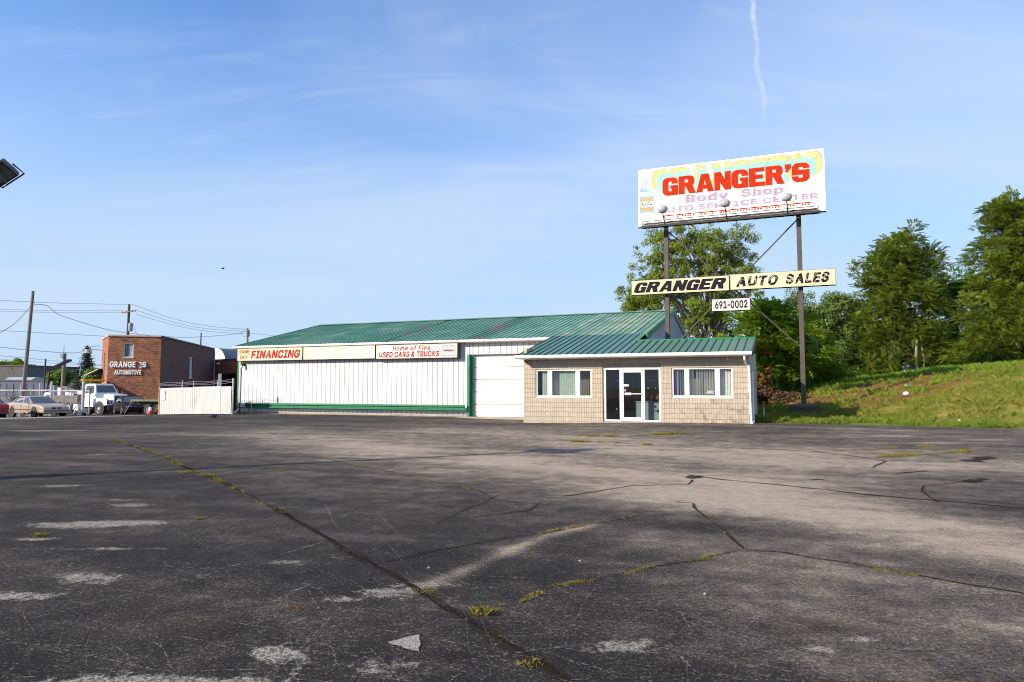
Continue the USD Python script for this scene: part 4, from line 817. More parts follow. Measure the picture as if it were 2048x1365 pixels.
# glazed entrance
t0 = TF + .06
fr = MB()
for (x0, x1, y0, y1) in [(23.44, 25.75, 2.235, 2.30), (23.44, 23.51, .13, 2.235), (25.68, 25.75, .13, 2.235), (24.08, 24.14, .13, 2.235), (25.05, 25.11, .13, 2.235), (23.51, 24.08, .13, .20), (25.11, 25.68, .13, .20)]: fr.bbox(x0, x1, t0, t0 + .1, y0, y1, .008)
en = part(off, 'entrance_frame', fr, frame_white)
part(en, 'threshold', MB().box(23.40, 25.78, TF + .0, TF + .25, .04, .128), concrete_grey)
part(en, 'head_trim', MB().box(23.38, 25.79, TF + .05, TF + .17, 2.301, 2.334), frame_white)
for sx in (23.385, 25.755): part(en, 'side_trim', MB().box(sx, sx + .05, TF + .052, TF + .16, .13, 2.30), galv)
dl = MB()
for (x0, x1, y0, y1) in [(24.15, 24.25, .14, 2.225), (24.965, 25.04, .14, 2.225), (24.25, 24.965, 2.12, 2.225), (24.25, 24.965, .14, .30)]: dl.bbox(x0, x1, t0 - .01, t0 + .04, y0, y1, .008)
dr = part(off, 'door', dl, frame_white)
part(dr, 'pane', MB().quad((24.24, t0 + .015, .29), (24.97, t0 + .015, .29), (24.97, t0 + .015, 2.13), (24.24, t0 + .015, 2.13)), pane_dark)
part(dr, 'push_bar', MB().bbox(24.25, 24.965, t0 - .05, t0 - .01, 1.235, 1.27, .008), frame_white); part(dr, 'handle', MB().bbox(24.31, 24.58, t0 - .065, t0 - .045, 1.20, 1.30, .01), sign_white)
part(dr, 'notice', MB().box(24.25, 24.45, t0 + .004, t0 + .008, 1.56, 1.64), notice_white); part(dr, 'round_sticker', MB().rev([(0, -.002), (.055, -.002), (.055, .002), (0, .002)], (24.30, t0 + .004, 1.40), 'y', 16), violet); part(dr, 'lock', MB().rev([(0, -.01), (.02, -.01), (.02, .01)], (24.2, t0 - .01, 1.0), 'y', 10), chrome)
for (p, q) in ((23.50, 24.09), (25.10, 25.69)): part(en, 'sidelight', MB().quad((p, t0 + .048, .19), (q, t0 + .048, .19), (q, t0 + .048, 2.245), (p, t0 + .048, 2.245)), pane_dark)
for x, z_ in ((23.98, 1.78), (23.93, .62), (25.33, 1.78), (25.52, 1.47), (25.22, 1.47), (25.48, 1.77)): part(en, 'paper_scrap', MB().box(x, x + .03, t0 + .038, t0 + .042, z_, z_ + .022), notice_white)
ct = thing('reception_counter', 'teal counter standing inside behind the glass office door', 'counter', Wp(24.45, -2.7, .09), RZ)
part(ct, 'counter_front', MB().bbox(0, 1.5, 0, .5, 0, .80, .01), teal_counter); part(ct, 'counter_top', MB().bbox(-.03, 1.53, -.03, .53, .802, .85, .01), teal_counter)
bg_ = thing('bag', 'dark maroon bag on the counter behind the right glass sidelight', 'bag', Wp(25.35, -2.5, .945), RZ)
part(bg_, 'bag_body', MB().bbox(-.25, .25, -.12, .12, 0, .28, .08), maroon); part(bg_, 'bag_strap', MB().tube([(-.15, 0, .26), (-.1, 0, .38), (.1, 0, .38), (.15, 0, .26)], .012, 5), maroon)
for s_, lab in ((20.1, 'security camera under the office eave at its left end'), (28.35, 'small white security camera under the office eave near the downspout')):
    cm = thing('security_camera', lab, 'camera', Wp(s_, TF - .12, 2.62), RZ); part(cm, 'bracket', MB().box(-.02, .02, .0, .12, -.02, .06), lamp_grey); part(cm, 'camera_body', MB().rev([(0, -.14), (.04, -.14), (.045, .03), (0, .04)], (0, 0, -.03), 'y', 10), steel_black if s_ < 24 else lamp_grey)

# ------------------------------------------------------------------ billboard on two posts, in the shop's own directions
TB = 2.6
bb = thing('billboard', 'tall white billboard reading GRANGER\'S Body Shop on two brown steel posts', 'billboard', O, RZ)
B0, B1, BZ0, BZ1 = 23.60, 32.25, 9.60, 12.55
part(bb, 'panel', MB().bbox(B0, B1, TB, TB + .10, BZ0, BZ1, .01), bb_white)
for s_, zb in ((24.94, -.2), (31.08, 0.0)): part(bb, 'post', MB().bbox(s_ - .105, s_ + .105, TB + .12, TB + .33, zb, BZ0 + 2.2, .012), steel_brown)
for z_ in (BZ0 + .25, BZ0 + 1.4, BZ1 - .3): part(bb, 'stringer', MB().box(B0 + .1, B1 - .1, TB + .101, TB + .119, z_, z_ + .12), steel_black)
for p, q in (((24.94, 9.42), (31.05, 3.37)), ((31.02, 9.40), (24.94, 3.26))): part(bb, 'brace', MB().tube([(p[0], TB + .36, p[1]), (q[0], TB + .36, q[1])], .035, 6), steel_brown)
# catwalk under the panel
cw = MB(); cw.box(B0, B1, TB - .05, TB - .002, BZ0 - .06, BZ0 + .0); cwf = TB - .62; BF = BZ0 - .15
part(bb, 'catwalk_rail', cw, steel_black); part(bb, 'catwalk_rail', MB().box(B0 + .30, B1 - .30, cwf, cwf + .06, BF - .03, BF + .085), steel_black)
for z_ in (.20,): part(bb, 'catwalk_rail', MB().tube([(B0 + .34, cwf, BF + .27), (B1 - .34, cwf, BF + .27)], .02, 5), steel_black)
part(bb, 'catwalk_rail', MB().tube([(B0 + .25, TB - .3, BF + .0), (B1 - .25, TB - .3, BF + .0)], .022, 5), steel_black)
for x in (B0 + .02, B1 - .02):
    xi = B0 + .32 if x < 25 else B1 - .32
    part(bb, 'catwalk_end', MB().tube([(x, TB - .03, BZ0 - .03), (xi, cwf + .02, BF + .05)], .03, 5).tube([(xi, cwf + .02, BF + .05), (xi, cwf + .02, BF + .28)], .02, 5), steel_black)
for k in range(19): x = B0 + .55 + k * (B1 - B0 - 1.1) / 18; part(bb, 'catwalk_bracket', MB().box(x - .012, x + .012, cwf + .05, TB - .05, BF + .0, BF + .03).box(x - .01, x + .01, cwf + .01, cwf + .03, BF + .075, BF + .26), steel_black)
part(bb, 'catwalk_deck', MB().box(B0 + .34, B1 - .34, cwf + .055, TB - .055, BF + .035, BF + .06).box(B0 + .36, B1 - .36, cwf + .02, cwf + .035, BF + .10, BF + .19), steel_black)
for s_ in (25.03, 27.93, 30.62):
    ar = part(bb, 'lamp_arm', MB().tube([(s_, TB - .6, BF + .04), (s_ - .02, TB - .95, BZ0 + .22), (s_ - .03, TB - 1.10, BZ0 + .38)], .028, 6), steel_black)
    c = np.array([s_ - .03, TB - 1.12, BZ0 + .54]); m = MB()
    m.bbox(c[0] - .225, c[0] + .225, c[1] - .19, c[1] + .17, c[2] - .19, c[2] + .19, .11); part(ar, 'lamp_head', m, lamp_silver, smooth=60); m = MB().box(c[0] - .18, c[0] + .18, c[1] + .171, c[1] + .185, c[2] - .15, c[2] + .15)
    part(ar, 'lamp_lens', m, lens_grey)
# print on the panel: thin painted layers
def paint(name, shape, mat, layer, t=None, label=None): part(t or bb, name, MB().poly(shape, .0016, (0, TB - .0008 - .002 * layer, 0), SX, SZ), mat, label)
GL = fit(block_text("GRANGER'S"), 24.83, 31.60, 11.08, 11.98)
GW = []
for p in GL:                                               # letters grow a little towards both ends, like the painted ones
    GW.append(p)
FOC = np.array([28.1, 10.3])
def sweep(p, k, c):
    q = affinity.scale(p, k, k, origin=(c[0], c[1])); out = [p, q]
    for g, h in zip(getattr(p, 'geoms', [p]), getattr(q, 'geoms', [q])):
        a, b = np.array(g.exterior.coords), np.array(h.exterior.coords)
        for i in range(len(a) - 1):
            qd = Polygon([a[i], a[i + 1], b[i + 1], b[i]])
            if qd.area > 1e-7: out.append(qd.buffer(0))
    return unary_union(out)
clip = sbox(B0 + .03, BZ0, B1 - .03, BZ1 - .04)
FOC = (28.1, 9.0)
lay = [[sweep(p.simplify(.01), k, FOC).intersection(clip) for p in GW] for k in (1.160, 1.152, 1.095, 1.075)]
paint('block_outline', unary_union([l.buffer(.006) for l in lay[0]]), ink_line, 0)
paint('block_yellow', unary_union(lay[1]), ink_yellow, 1); paint('block_mint', unary_union(lay[2]), ink_mint, 2); paint('block_cyan', unary_union(lay[3]), ink_cyan, 3)
edges = []
for p in GW:
    for g in getattr(p, 'geoms', [p]):
        h = g.convex_hull.exterior.coords; b = g.bounds
        for cx_, cy_ in ((b[0], b[3]), (b[2], b[3])):
            q = min(h, key=lambda w: (w[0] - cx_) ** 2 + (w[1] - cy_) ** 2); k = 1.15
            edges.append(LineString([q, (FOC[0] + (q[0] - FOC[0]) * k, FOC[1] + (q[1] - FOC[1]) * k)]).buffer(.005))
paint('block_edges', unary_union(edges).intersection(clip), ink_line, 4)
paint('letter_outline', unary_union([p.buffer(.014) for p in GW]), ink_line, 5)
for p in GW: paint('letter', p, ink_orange, 6)
[paint('letter', q, ink_lilac, 1) for q in fit(text_poly('Body', .3, .06, sx=1.3), 25.95, 27.98, 10.52, 11.02)]
[paint('letter', q, ink_lilac, 1) for q in fit(text_poly('Shop', .3, .06, sx=1.3), 28.55, 30.48, 10.54, 11.02)]
[paint('letter', q, ink_lilac, 1) for q in fit(text_poly('AUTO SERVICE CENTER', .28, .035, sx=1.5, spacing=.06), 24.56, 31.94, 10.22, 10.50)]
for x0, x1 in ((24.8, 25.4), (25.5, 26.2), (26.3, 27.9), (28.0, 28.9), (29.0, 30.5), (30.6, 31.65)): paint('red_line', sbox(x0, 10.045, x1, 10.10), ink_orange, 1)
tx = fit(text_poly('WE HAUL WRECKS & SALVAGE', .12, .012, sx=1.4, spacing=.1), 24.9, 31.5, 9.93, 10.05) if False else []
rr = random.Random(5)
for k in range(52): x = 24.85 + k * .13; paint('worn_letter', sbox(x, 9.955, x + rr.uniform(.05, .09), 10.03), ink_orange, 1) if rr.random() < .7 else None
ppg = [sbox(23.67, 11.38, 24.17, 11.90)]; paint('emblem', ppg[0], ink_blue, 1)
pw = fit(text_poly('PPG', .4, .03), 23.70, 24.19, 11.46, 11.86); paint('emblem_lettering', unary_union(pw), bb_white, 2)
paint('emblem', sbox(23.65, 10.33, 24.42, 11.15), ink_blue, 1)
hexp = Polygon([(23.78, 10.44), (24.28, 10.44), (24.39, 10.74), (24.28, 11.05), (23.78, 11.05), (23.68, 10.74)]).buffer(.02)
paint('emblem', hexp, ink_gold, 2); paint('emblem', sbox(23.73, 10.60, 24.36, 10.89), bb_white, 3)
paint('emblem_lettering', unary_union(fit(text_poly('NAPA', .2, .02), 23.78, 24.31, 10.64, 10.86)), ink_navy, 4)

# signs hung on the billboard's posts
ss1 = cabinet('sales_sign', 'cream sign reading GRANGER in heavy black italics, across the left billboard post', 23.23, 27.95, 6.13, 6.87, TB - .16, TB + .10, sign_cream, rim=.02)
letters(ss1, fit(block_text('GRANGER', .10, .30), .13, 4.58, .11, .63), ink_black, 'letter', sep=True)
ss2 = cabinet('sales_sign', 'cream sign reading AUTO SALES in flaking black letters, across the right billboard post', 27.98, 32.57, 6.14, 6.90, TB - .17, TB + .10, sign_cream, rim=.02)
rs2 = np.random.default_rng(12)
letters(ss2, [scratch(p, 9, .012, rs2) for p in fit(text_poly('AUTO', .5, .06, slant=.22, spacing=.06), .27, 2.15, .14, .62)], ink_black, 'letter', sep=True)
letters(ss2, [scratch(p, 7, .012, rs2) for p in fit(text_poly('SALES', .5, .06, slant=.22, spacing=.05), 2.47, 4.33, .15, .63)], ink_black, 'letter', sep=True)
ph = cabinet('phone_sign', 'small white sign reading 691-0002 hung below the black lettered signs', 27.11, 28.89, 5.15, 5.75, TB - .16, TB + .02, sign_white, rim=.025)
letters(ph, fit(text_poly('691-0002', .38, .025, sx=.6, spacing=.02), .16, 1.64, .12, .50), ink_black, 'letter', sep=True)
for x in (.12, 1.66): part(ph, 'hanger', MB().box(x - .05, x + .05, .10, .16, .60, .99), steel_black)
# planter box round the right post
pb = Wp(31.12, 2.75); zb = float(zbank(pb[0], pb[1]))
pl = thing('planter_box', 'dark timber planter box of soil round the foot of the right billboard post', 'planter', (pb[0], pb[1], zb - .03), RZ)
for k in range(3):
    for y in (-.72, .68): part(pl, 'plank', MB().bbox(-.62, .62, y, y + .05, k * .125, k * .125 + .118, .008), timber)
    for x in (-.62, .57): part(pl, 'plank', MB().bbox(x, x + .05, -.668, .678, k * .125, k * .125 + .118, .008), timber)
part(pl, 'soil', MB().hull([(-.56, -.66, 0), (.56, -.66, 0), (.56, .66, 0), (-.56, .66, 0), (-.5, -.6, .36), (.5, -.6, .36), (.5, .6, .36), (-.5, .6, .36), (-.2, -.2, .45), (.2, -.1, .46), (.1, .2, .45)]), soil_dark)

# ------------------------------------------------------------------ parking lot lamp: its pole stands just outside the picture, heads and shadow in it
px_, py_ = -9.05, 11.32
lm = thing('parking_lamp', 'dark double floodlight on a tall pole at the left edge of the lot', 'lamp post', (px_, py_, float(zg(px_, py_))))
part(lm, 'footing', MB().rev([(0, 0), (.27, 0), (.27, .58), (.24, .62), (0, .62)], (0, 0, -.02), 'z', 20), concrete_grey, smooth=40)
part(lm, 'pole', MB().bbox(-.08, .08, -.08, .08, .6, 5.15, .012), bronze); part(lm, 'base_plate', MB().box(-.12, .12, -.12, .12, .6, .63), galv)
part(lm, 'cross_arm', MB().tube([(-.38, .12, 5.0), (.42, -.16, 5.0)], .03, 6), bronze)
def flood(c, aim, roll=0.0):
    aim = np.asarray(aim, float); aim /= np.linalg.norm(aim); side = np.cross(aim, [0, 0, 1]); side /= np.linalg.norm(side); up = np.cross(side, aim); side, up = side * math.cos(roll) + up * math.sin(roll), up * math.cos(roll) - side * math.sin(roll); Rm = np.stack([side, aim, up], 1); c = np.asarray(c, float)
    T = lambda P: (np.asarray(P, float) @ Rm.T) + c
    h = MB().hull(T([(sx * .21, .10, sz * .16) for sx in (-1, 1) for sz in (-1, 1)] + [(sx * .13, -.20, sz * .10) for sx in (-1, 1) for sz in (-1, 1)] + [(sx * .21, .0, sz * .16) for sx in (-1, 1) for sz in (-1, 1)]))
    hd = part(lm, 'floodlight', h, bronze); m = MB(); m.add(T([(-.18, .104, -.13), (.18, .104, -.13), (.18, .104, .13), (-.18, .104, .13)]), [[0, 1, 2, 3]]); part(hd, 'lens', m, lens_grey)
    part(hd, 'yoke', MB().tube(T([(-.23, -.05, 0), (-.23, -.05, -.22), (.23, -.05, -.22), (.23, -.05, 0)]), .015, 5), bronze); part(hd, 'hood', MB().hull(T([(-.22, .1, .165), (.22, .1, .165), (-.22, .24, .17), (.22, .24, .17), (-.22, .1, .18), (.22, .1, .18), (-.22, .24, .182), (.22, .24, .182)])), bronze)
flood((.40, .14, 5.14), (.30, -.62, -.62), -.75); flood((.38, -.22, 4.93), (.1, -.7, -.5), -.5); flood((-.45, .12, 5.1), (-.8, .3, -.5))

# ------------------------------------------------------------------ white corrugated gate left of the workshop
GP = np.array([-15.72, 39.0]); gz = float(zg(*GP))
gt = thing('corrugated_gate', 'white corrugated metal gate with barbed wire between brick building and workshop', 'gate', (GP[0], GP[1], 0.0), RZ)
GLn = 5.72
def gzl(x): p = GP + np.array([U[0], U[1]]) * x; return float(zg(p[0], p[1]))
rg = random.Random(6)
for a, b, dz in ((-5.62, -3.02, 0.0), (-3.06, -.90, .015), (-.93, -.12, -.01)):
    m = MB(); xs = np.arange(a, b, .033); n_ = len(xs); yy = .010 * np.sin((xs - a) * 2 * math.pi / .135) + .012 * np.array([meshkit.noise(np.array([x * .9, 0, 3.])) for x in xs])
    dent = np.exp(-((xs + 2.75) / .28) ** 2) * .10
    rows = []
    for fz in np.linspace(0, 1, 7): rows.append(np.stack([xs, yy + dent * math.exp(-((fz - .35) / .25) ** 2), np.array([gzl(x) + .04 + dz * .3 for x in xs]) * (1 - fz) + fz * (1.60 + dz + (xs / GLn) * .13)], 1))
    vv = np.concatenate(rows); i, j = np.meshgrid(np.arange(6), np.arange(n_ - 1), indexing='ij'); k = (i * n_ + j).ravel()
    m.add(vv, np.stack([k, k + 1, k + n_ + 1, k + n_], 1)); part(gt, 'panel', m, gate_white, smooth=True)
part(gt, 'post', MB().tube([(-.06, .05, -.1), (-.06, .05, 2.03)], .05, 8), galv, smooth=True)
part(gt, 'post', MB().box(-5.74, -5.66, .0, .08, gzl(-5.7) - .1, 1.55).box(-5.72, -5.69, .0, .05, 1.55, 1.78), rust_post, 'rusty left post')
for x, h in ((-3.9, 1.95), (-3.0, 1.9), (-1.2, 1.9)): part(gt, 'strand_support', MB().tube([(x, .03, 1.4), (x, .03, h)], .02, 5), galv)
for z_ in (1.66, 1.74, 1.83): part(gt, 'barbed_wire', MB().tube([(-5.7, .03, z_ - .06), (-3.9, .03, z_ - .01), (-2, .03, z_ + .03), (-.06, .03, z_ + .13)], .008, 4), galv)
for z_ in (1.32, 1.02): part(gt, 'notice', MB().box(-5.52, -5.2, -.03, -.024, z_ - .24, z_), notice_white)
part(gt, 'hinge_rail', MB().tube([(-5.6, .05, 1.42), (-.1, .05, 1.50)], .022, 5).tube([(-5.6, .05, gzl(-5.6) + .15), (-.1, .05, .16)], .022, 5), galv)

# ------------------------------------------------------------------ brick building
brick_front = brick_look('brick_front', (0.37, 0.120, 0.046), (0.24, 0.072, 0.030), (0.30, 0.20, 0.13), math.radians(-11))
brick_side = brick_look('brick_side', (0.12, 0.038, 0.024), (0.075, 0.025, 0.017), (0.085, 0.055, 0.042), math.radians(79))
brick_rear = brick_look('brick_rear', (0.36, 0.11, 0.055), (0.26, 0.075, 0.04), (0.2, 0.13, 0.09), math.radians(-15))
KC = at(318.5, 800, 60.0)[:2]; KL = at(212.5, 800, 59.0)[:2]; KLL = at(200.5, 800, 63.6)[:2]; KR_ = at(427, 760, 79.5)[:2]
ztop = float(at(318.5, 674.5, 60.0)[2]); zbot = -1.2
bk = thing('brick_building', 'two storey brown brick building with white letters on its front', 'building')
def wall_seg(a, b, z0, z1, th=.25, holes=()):
    """a wall from a to b (front on the right-hand side going a to b) with holes (u0,u1,z0,z1)"""
    a, b = np.asarray(a), np.asarray(b); L_ = np.linalg.norm(b - a); ex = np.array([*(b - a) / L_, 0]); shp = sbox(0, z0, L_, z1)
    for h in holes: shp = shp.difference(sbox(h[0], h[2], h[1], h[3]))
    n_out = np.cross(ex, [0, 0, 1.0]); o = np.array([a[0], a[1], 0]) - n_out * th
    return MB().poly(shp, th, o, ex, (0, 0, 1)), ex, n_out, L_
FW = np.linalg.norm(KC - KL)
def on_front(px, py):
    d = at(px, py, 1.0) - EYE; n = np.array([(KC - KL)[1], -(KC - KL)[0]]); k = ((KL - EYE[:2]) @ n) / (d[:2] @ n); P = EYE + d * k; return float((P[:2] - KL) @ (KC - KL) / FW), float(P[2])
u0, z1 = on_front(247, 686.5); u1, z0 = on_front(266.5, 715.5)
m, ex, no, L_ = wall_seg(KL, KC, zbot, ztop, holes=[(u0, u1, z0, z1)]); part(bk, 'front_wall', m, brick_front)
def win(ex, no, a, u0, u1, z0, z1, open_left=True):
    P = lambda u, d, z: np.array([a[0], a[1], 0]) + ex * u + no * d + np.array([0, 0, z]); f = MB(); w = .07
    for (p, q, r, t) in [(u0, u1, z1 - w, z1), (u0, u1, z0, z0 + w), (u0, u0 + w, z0 + w, z1 - w), (u1 - w, u1, z0 + w, z1 - w)]: f.hull([P(x, d, z) for x in (p, q) for d in (-.16, -.06) for z in (r, t)])
    wn = part(bk, 'window', f, frame_white); um = (u0 + u1) / 2
    part(wn, 'open_pane', MB().hull([P(x, d, z) for x in (u0 + w, um) for d in (-.2, -.19) for z in (z0 + w, z1 - w)]), car_glass); part(wn, 'pane', MB().hull([P(x, d, z) for x in (um, u1 - w) for d in (-.13, -.12) for z in (z0 + w, z1 - w)]), panel_pale)
    part(wn, 'sill', MB().hull([P(x, d, z) for x in (u0 - .08, u1 + .08) for d in (-.1, .04) for z in (z0 - .08, z0)]), cap_pale)
win(ex, no, KL, u0, u1, z0, z1)
PF = lambda u, d, z: np.array([KL[0], KL[1], 0]) + ex * u + no * d + np.array([0, 0, z])
for txt, pa, pb in (("GRANGE", (219.5, 735), (271.5, 723.5)), ("R", (278.0, 737), (284, 724.5)), ("S", (284.5, 735), (293, 724.5)), ("AUTOMOTIVE", (229, 749.5), (282.5, 741))):
    ua, za = on_front(*pa); ub, zb_ = on_front(*pb); pol = fit(text_poly(txt, .5, .022, spacing=.07), ua, ub, za, zb_)
    if txt == 'R': pol = [pol[0].difference(LineString([(ua, zb_ - .1), ((ua + ub) / 2, (za + zb_) / 2), (ua - .02, za + .1)]).buffer(.07))]
    for p in pol: part(bk, 'letter', MB().poly(p, .07, PF(0, .01, 0), ex, (0, 0, 1)), letter_white, 'broken letter leaning' if txt == 'R' else None)
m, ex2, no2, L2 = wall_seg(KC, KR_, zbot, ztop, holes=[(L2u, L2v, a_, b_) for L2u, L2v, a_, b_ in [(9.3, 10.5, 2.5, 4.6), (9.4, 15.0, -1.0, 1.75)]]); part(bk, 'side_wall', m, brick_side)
win(ex2, no2, KC, 9.3, 10.5, 2.5, 4.6)
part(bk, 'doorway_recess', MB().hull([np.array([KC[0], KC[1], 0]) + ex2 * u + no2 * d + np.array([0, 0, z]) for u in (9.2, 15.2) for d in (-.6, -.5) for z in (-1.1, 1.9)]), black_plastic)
m, ex3, no3, L3 = wall_seg(KLL, KL, zbot, ztop, holes=[(2.2, 3.3, 1.9, 4.6)]); part(bk, 'chamfer_wall', m, brick_front)
win(ex3, no3, KLL, 2.2, 3.3, 1.9, 4.6)
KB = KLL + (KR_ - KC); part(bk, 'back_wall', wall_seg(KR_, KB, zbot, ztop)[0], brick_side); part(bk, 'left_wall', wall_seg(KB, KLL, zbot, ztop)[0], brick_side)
def cap(a, b, mat, no, z=ztop): part(bk, 'parapet_cap', MB().hull([np.array([p[0], p[1], 0]) + no * d + np.array([0, 0, zz]) for p in (a, b) for d in (-.32, .07) for zz in (z + .002, z + .13)]), mat)
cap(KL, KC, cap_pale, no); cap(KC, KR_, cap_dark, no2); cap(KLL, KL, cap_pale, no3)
part(bk, 'roof', MB().add([[*KL, ztop - .15], [*KC, ztop - .15], [*KR_, ztop - .15], [*KB, ztop - .15], [*KLL, ztop - .15]], [[0, 1, 2], [0, 2, 3], [0, 3, 4]]), cap_dark)
PS = lambda u, d, z: np.array([KC[0], KC[1], 0]) + ex2 * u + no2 * d + np.array([0, 0, z])
part(bk, 'meter_box', MB().hull([PS(u, d, z) for u in (3.1, 3.8) for d in (.0, .12) for z in (.95, 1.4)]), panel_pale)
part(bk, 'downspout', MB().tube([PS(L2 - .3, .1, ztop - .05), PS(L2 - .3, .12, -.8)], .07, 6), panel_pale)
q = np.array([*KLL, 0]); wl = part(bk, 'lamp_arm', MB().tube([q + [.1, -.1, 4.95], q + [-.5, -.5, 5.0], q + [-.85, -.75, 4.95]], .03, 5), galv)
part(wl, 'lamp_shade', MB().rev([(0, .22), (.14, .2), (.17, .02), (.3, -.12), (.27, -.14), (.12, -.05), (0, -.05)], q + [-.9, -.8, 4.78], 'z', 14), lamp_grey, smooth=40)
# lower rear wing
RA, RB = at(421.5, 760, 80.0)[:2], at(500, 760, 76.5)[:2]; zw = float(at(440, 721.5, 80.0)[2])
rw = thing('brick_wing', 'low red brick wing with a wide dark doorway between brick building and workshop', 'building')
m, exr, nor, Lr = wall_seg(RA, RB, zbot, zw, holes=[(.95, 4.4, -1.1, float(at(440, 748, 79.5)[2]))]); part(rw, 'front_wall', m, brick_rear)
PR = lambda u, d, z: np.array([RA[0], RA[1], 0]) + exr * u + nor * d + np.array([0, 0, z])
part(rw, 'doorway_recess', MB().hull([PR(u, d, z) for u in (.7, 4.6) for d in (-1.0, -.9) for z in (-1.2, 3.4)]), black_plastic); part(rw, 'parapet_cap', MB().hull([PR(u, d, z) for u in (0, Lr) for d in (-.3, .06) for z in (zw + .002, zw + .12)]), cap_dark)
part(rw, 'roof', MB().hull([PR(u, d, z) for u in (0, Lr) for d in (-9, -.28) for z in (zw - .3, zw - .2)]), cap_dark)
wl = part(rw, 'lamp_arm', MB().tube([PR(1.95, 0, zw - .1), PR(1.95, .35, zw - .05), PR(1.95, .5, zw - .25)], .03, 5), galv); part(wl, 'lamp_shade', MB().rev([(0, .12), (.1, .1), (.26, -.06), (.12, -.08), (0, -.2)], PR(1.95, .5, zw - .4), 'z', 12), lamp_grey)
# round white end of an arched roof behind it
q0 = at(431, 722, 97.0)
ar = thing('arched_shed', 'white round ended shed with dark arched roof rising behind the brick wing', 'shed', (q0[0], q0[1], 0.0), -28)
R_ = 2.0; zc = float(q0[2]) - .2; an = np.linspace(0, math.pi, 25); prof = [(R_ * math.cos(a), R_ * math.sin(a) + zc) for a in an]
m = MB(); n_ = len(prof); vv = [(x, 0, z) for x, z in prof] + [(x, 7, z) for x, z in prof]; m.add(vv, [[i, i + 1, n_ + i + 1, n_ + i] for i in range(n_ - 1)]); part(ar, 'arched_roof', m, dome_roof, smooth=True)
m = MB().poly(Polygon(prof), .05, (0, .02, 0), SX, SZ); part(ar, 'round_end', m, dome_white); part(ar, 'end_seam', MB().tube([(-1.2, -.05, zc + .1), (.9, -.05, zc + 1.7)], .03, 4), panel_pale)
part(ar, 'base', MB().box(-R_, R_, .05, 6.95, -1.2, zc), dome_roof)

# ------------------------------------------------------------------ vehicles (x forward, y to the left, z up)
def rrect(x, hw, zb, zt, r=.12, n=3):
    r = min(r, hw * .9, (zt - zb) * .48); P = []
    for cy, cz, a0 in ((hw - r, zb + r * .6, -90), (hw - r, zt - r, 0), (-hw + r, zt - r, 90), (-hw + r, zb + r * .6, 180)):
        for k in range(n + 1):
            a = math.radians(a0 + 90 * k / n); rz = r * .6 if a0 in (-90, 180) else r; P.append((x, cy + r * math.cos(a), cz + rz * math.sin(a)))
    return P
def wheel(t, x, y, r, w, mat=chrome):
    s = 1 if y > 0 else -1
    tw = part(t, 'wheel', MB().rev([(r * .62, -w / 2), (r * .9, -w / 2), (r, -w / 2 + .03), (r, w / 2 - .03), (r * .9, w / 2), (r * .62, w / 2)], (x, y, r), 'y', 22), rubber, smooth=40)
    part(tw, 'rim', MB().rev([(0, s * w * .40), (r * .22, s * w * .42), (r * .3, s * w * .30), (r * .56, s * w * .34), (r * .64, s * w * .46)], (x, y, r), 'y', 18), mat, smooth=40)
def quadp(P, off=.006, ref=(-.6, 0, 1.1)):
    P = np.asarray(P, float); n = np.cross(P[1] - P[0], P[3] - P[0]); n /= np.linalg.norm(n); m = MB()
    
    if ref is not None and (P.mean(0) - np.asarray(ref)) @ n < 0: P = P[::-1]; n = -n
    a, b = P + n * off, P - n * .01; m.add(np.vstack([a, b]), [[0, 1, 2, 3], [0, 4, 5, 1], [1, 5, 6, 2], [2, 6, 7, 3], [3, 7, 4, 0]]); return m
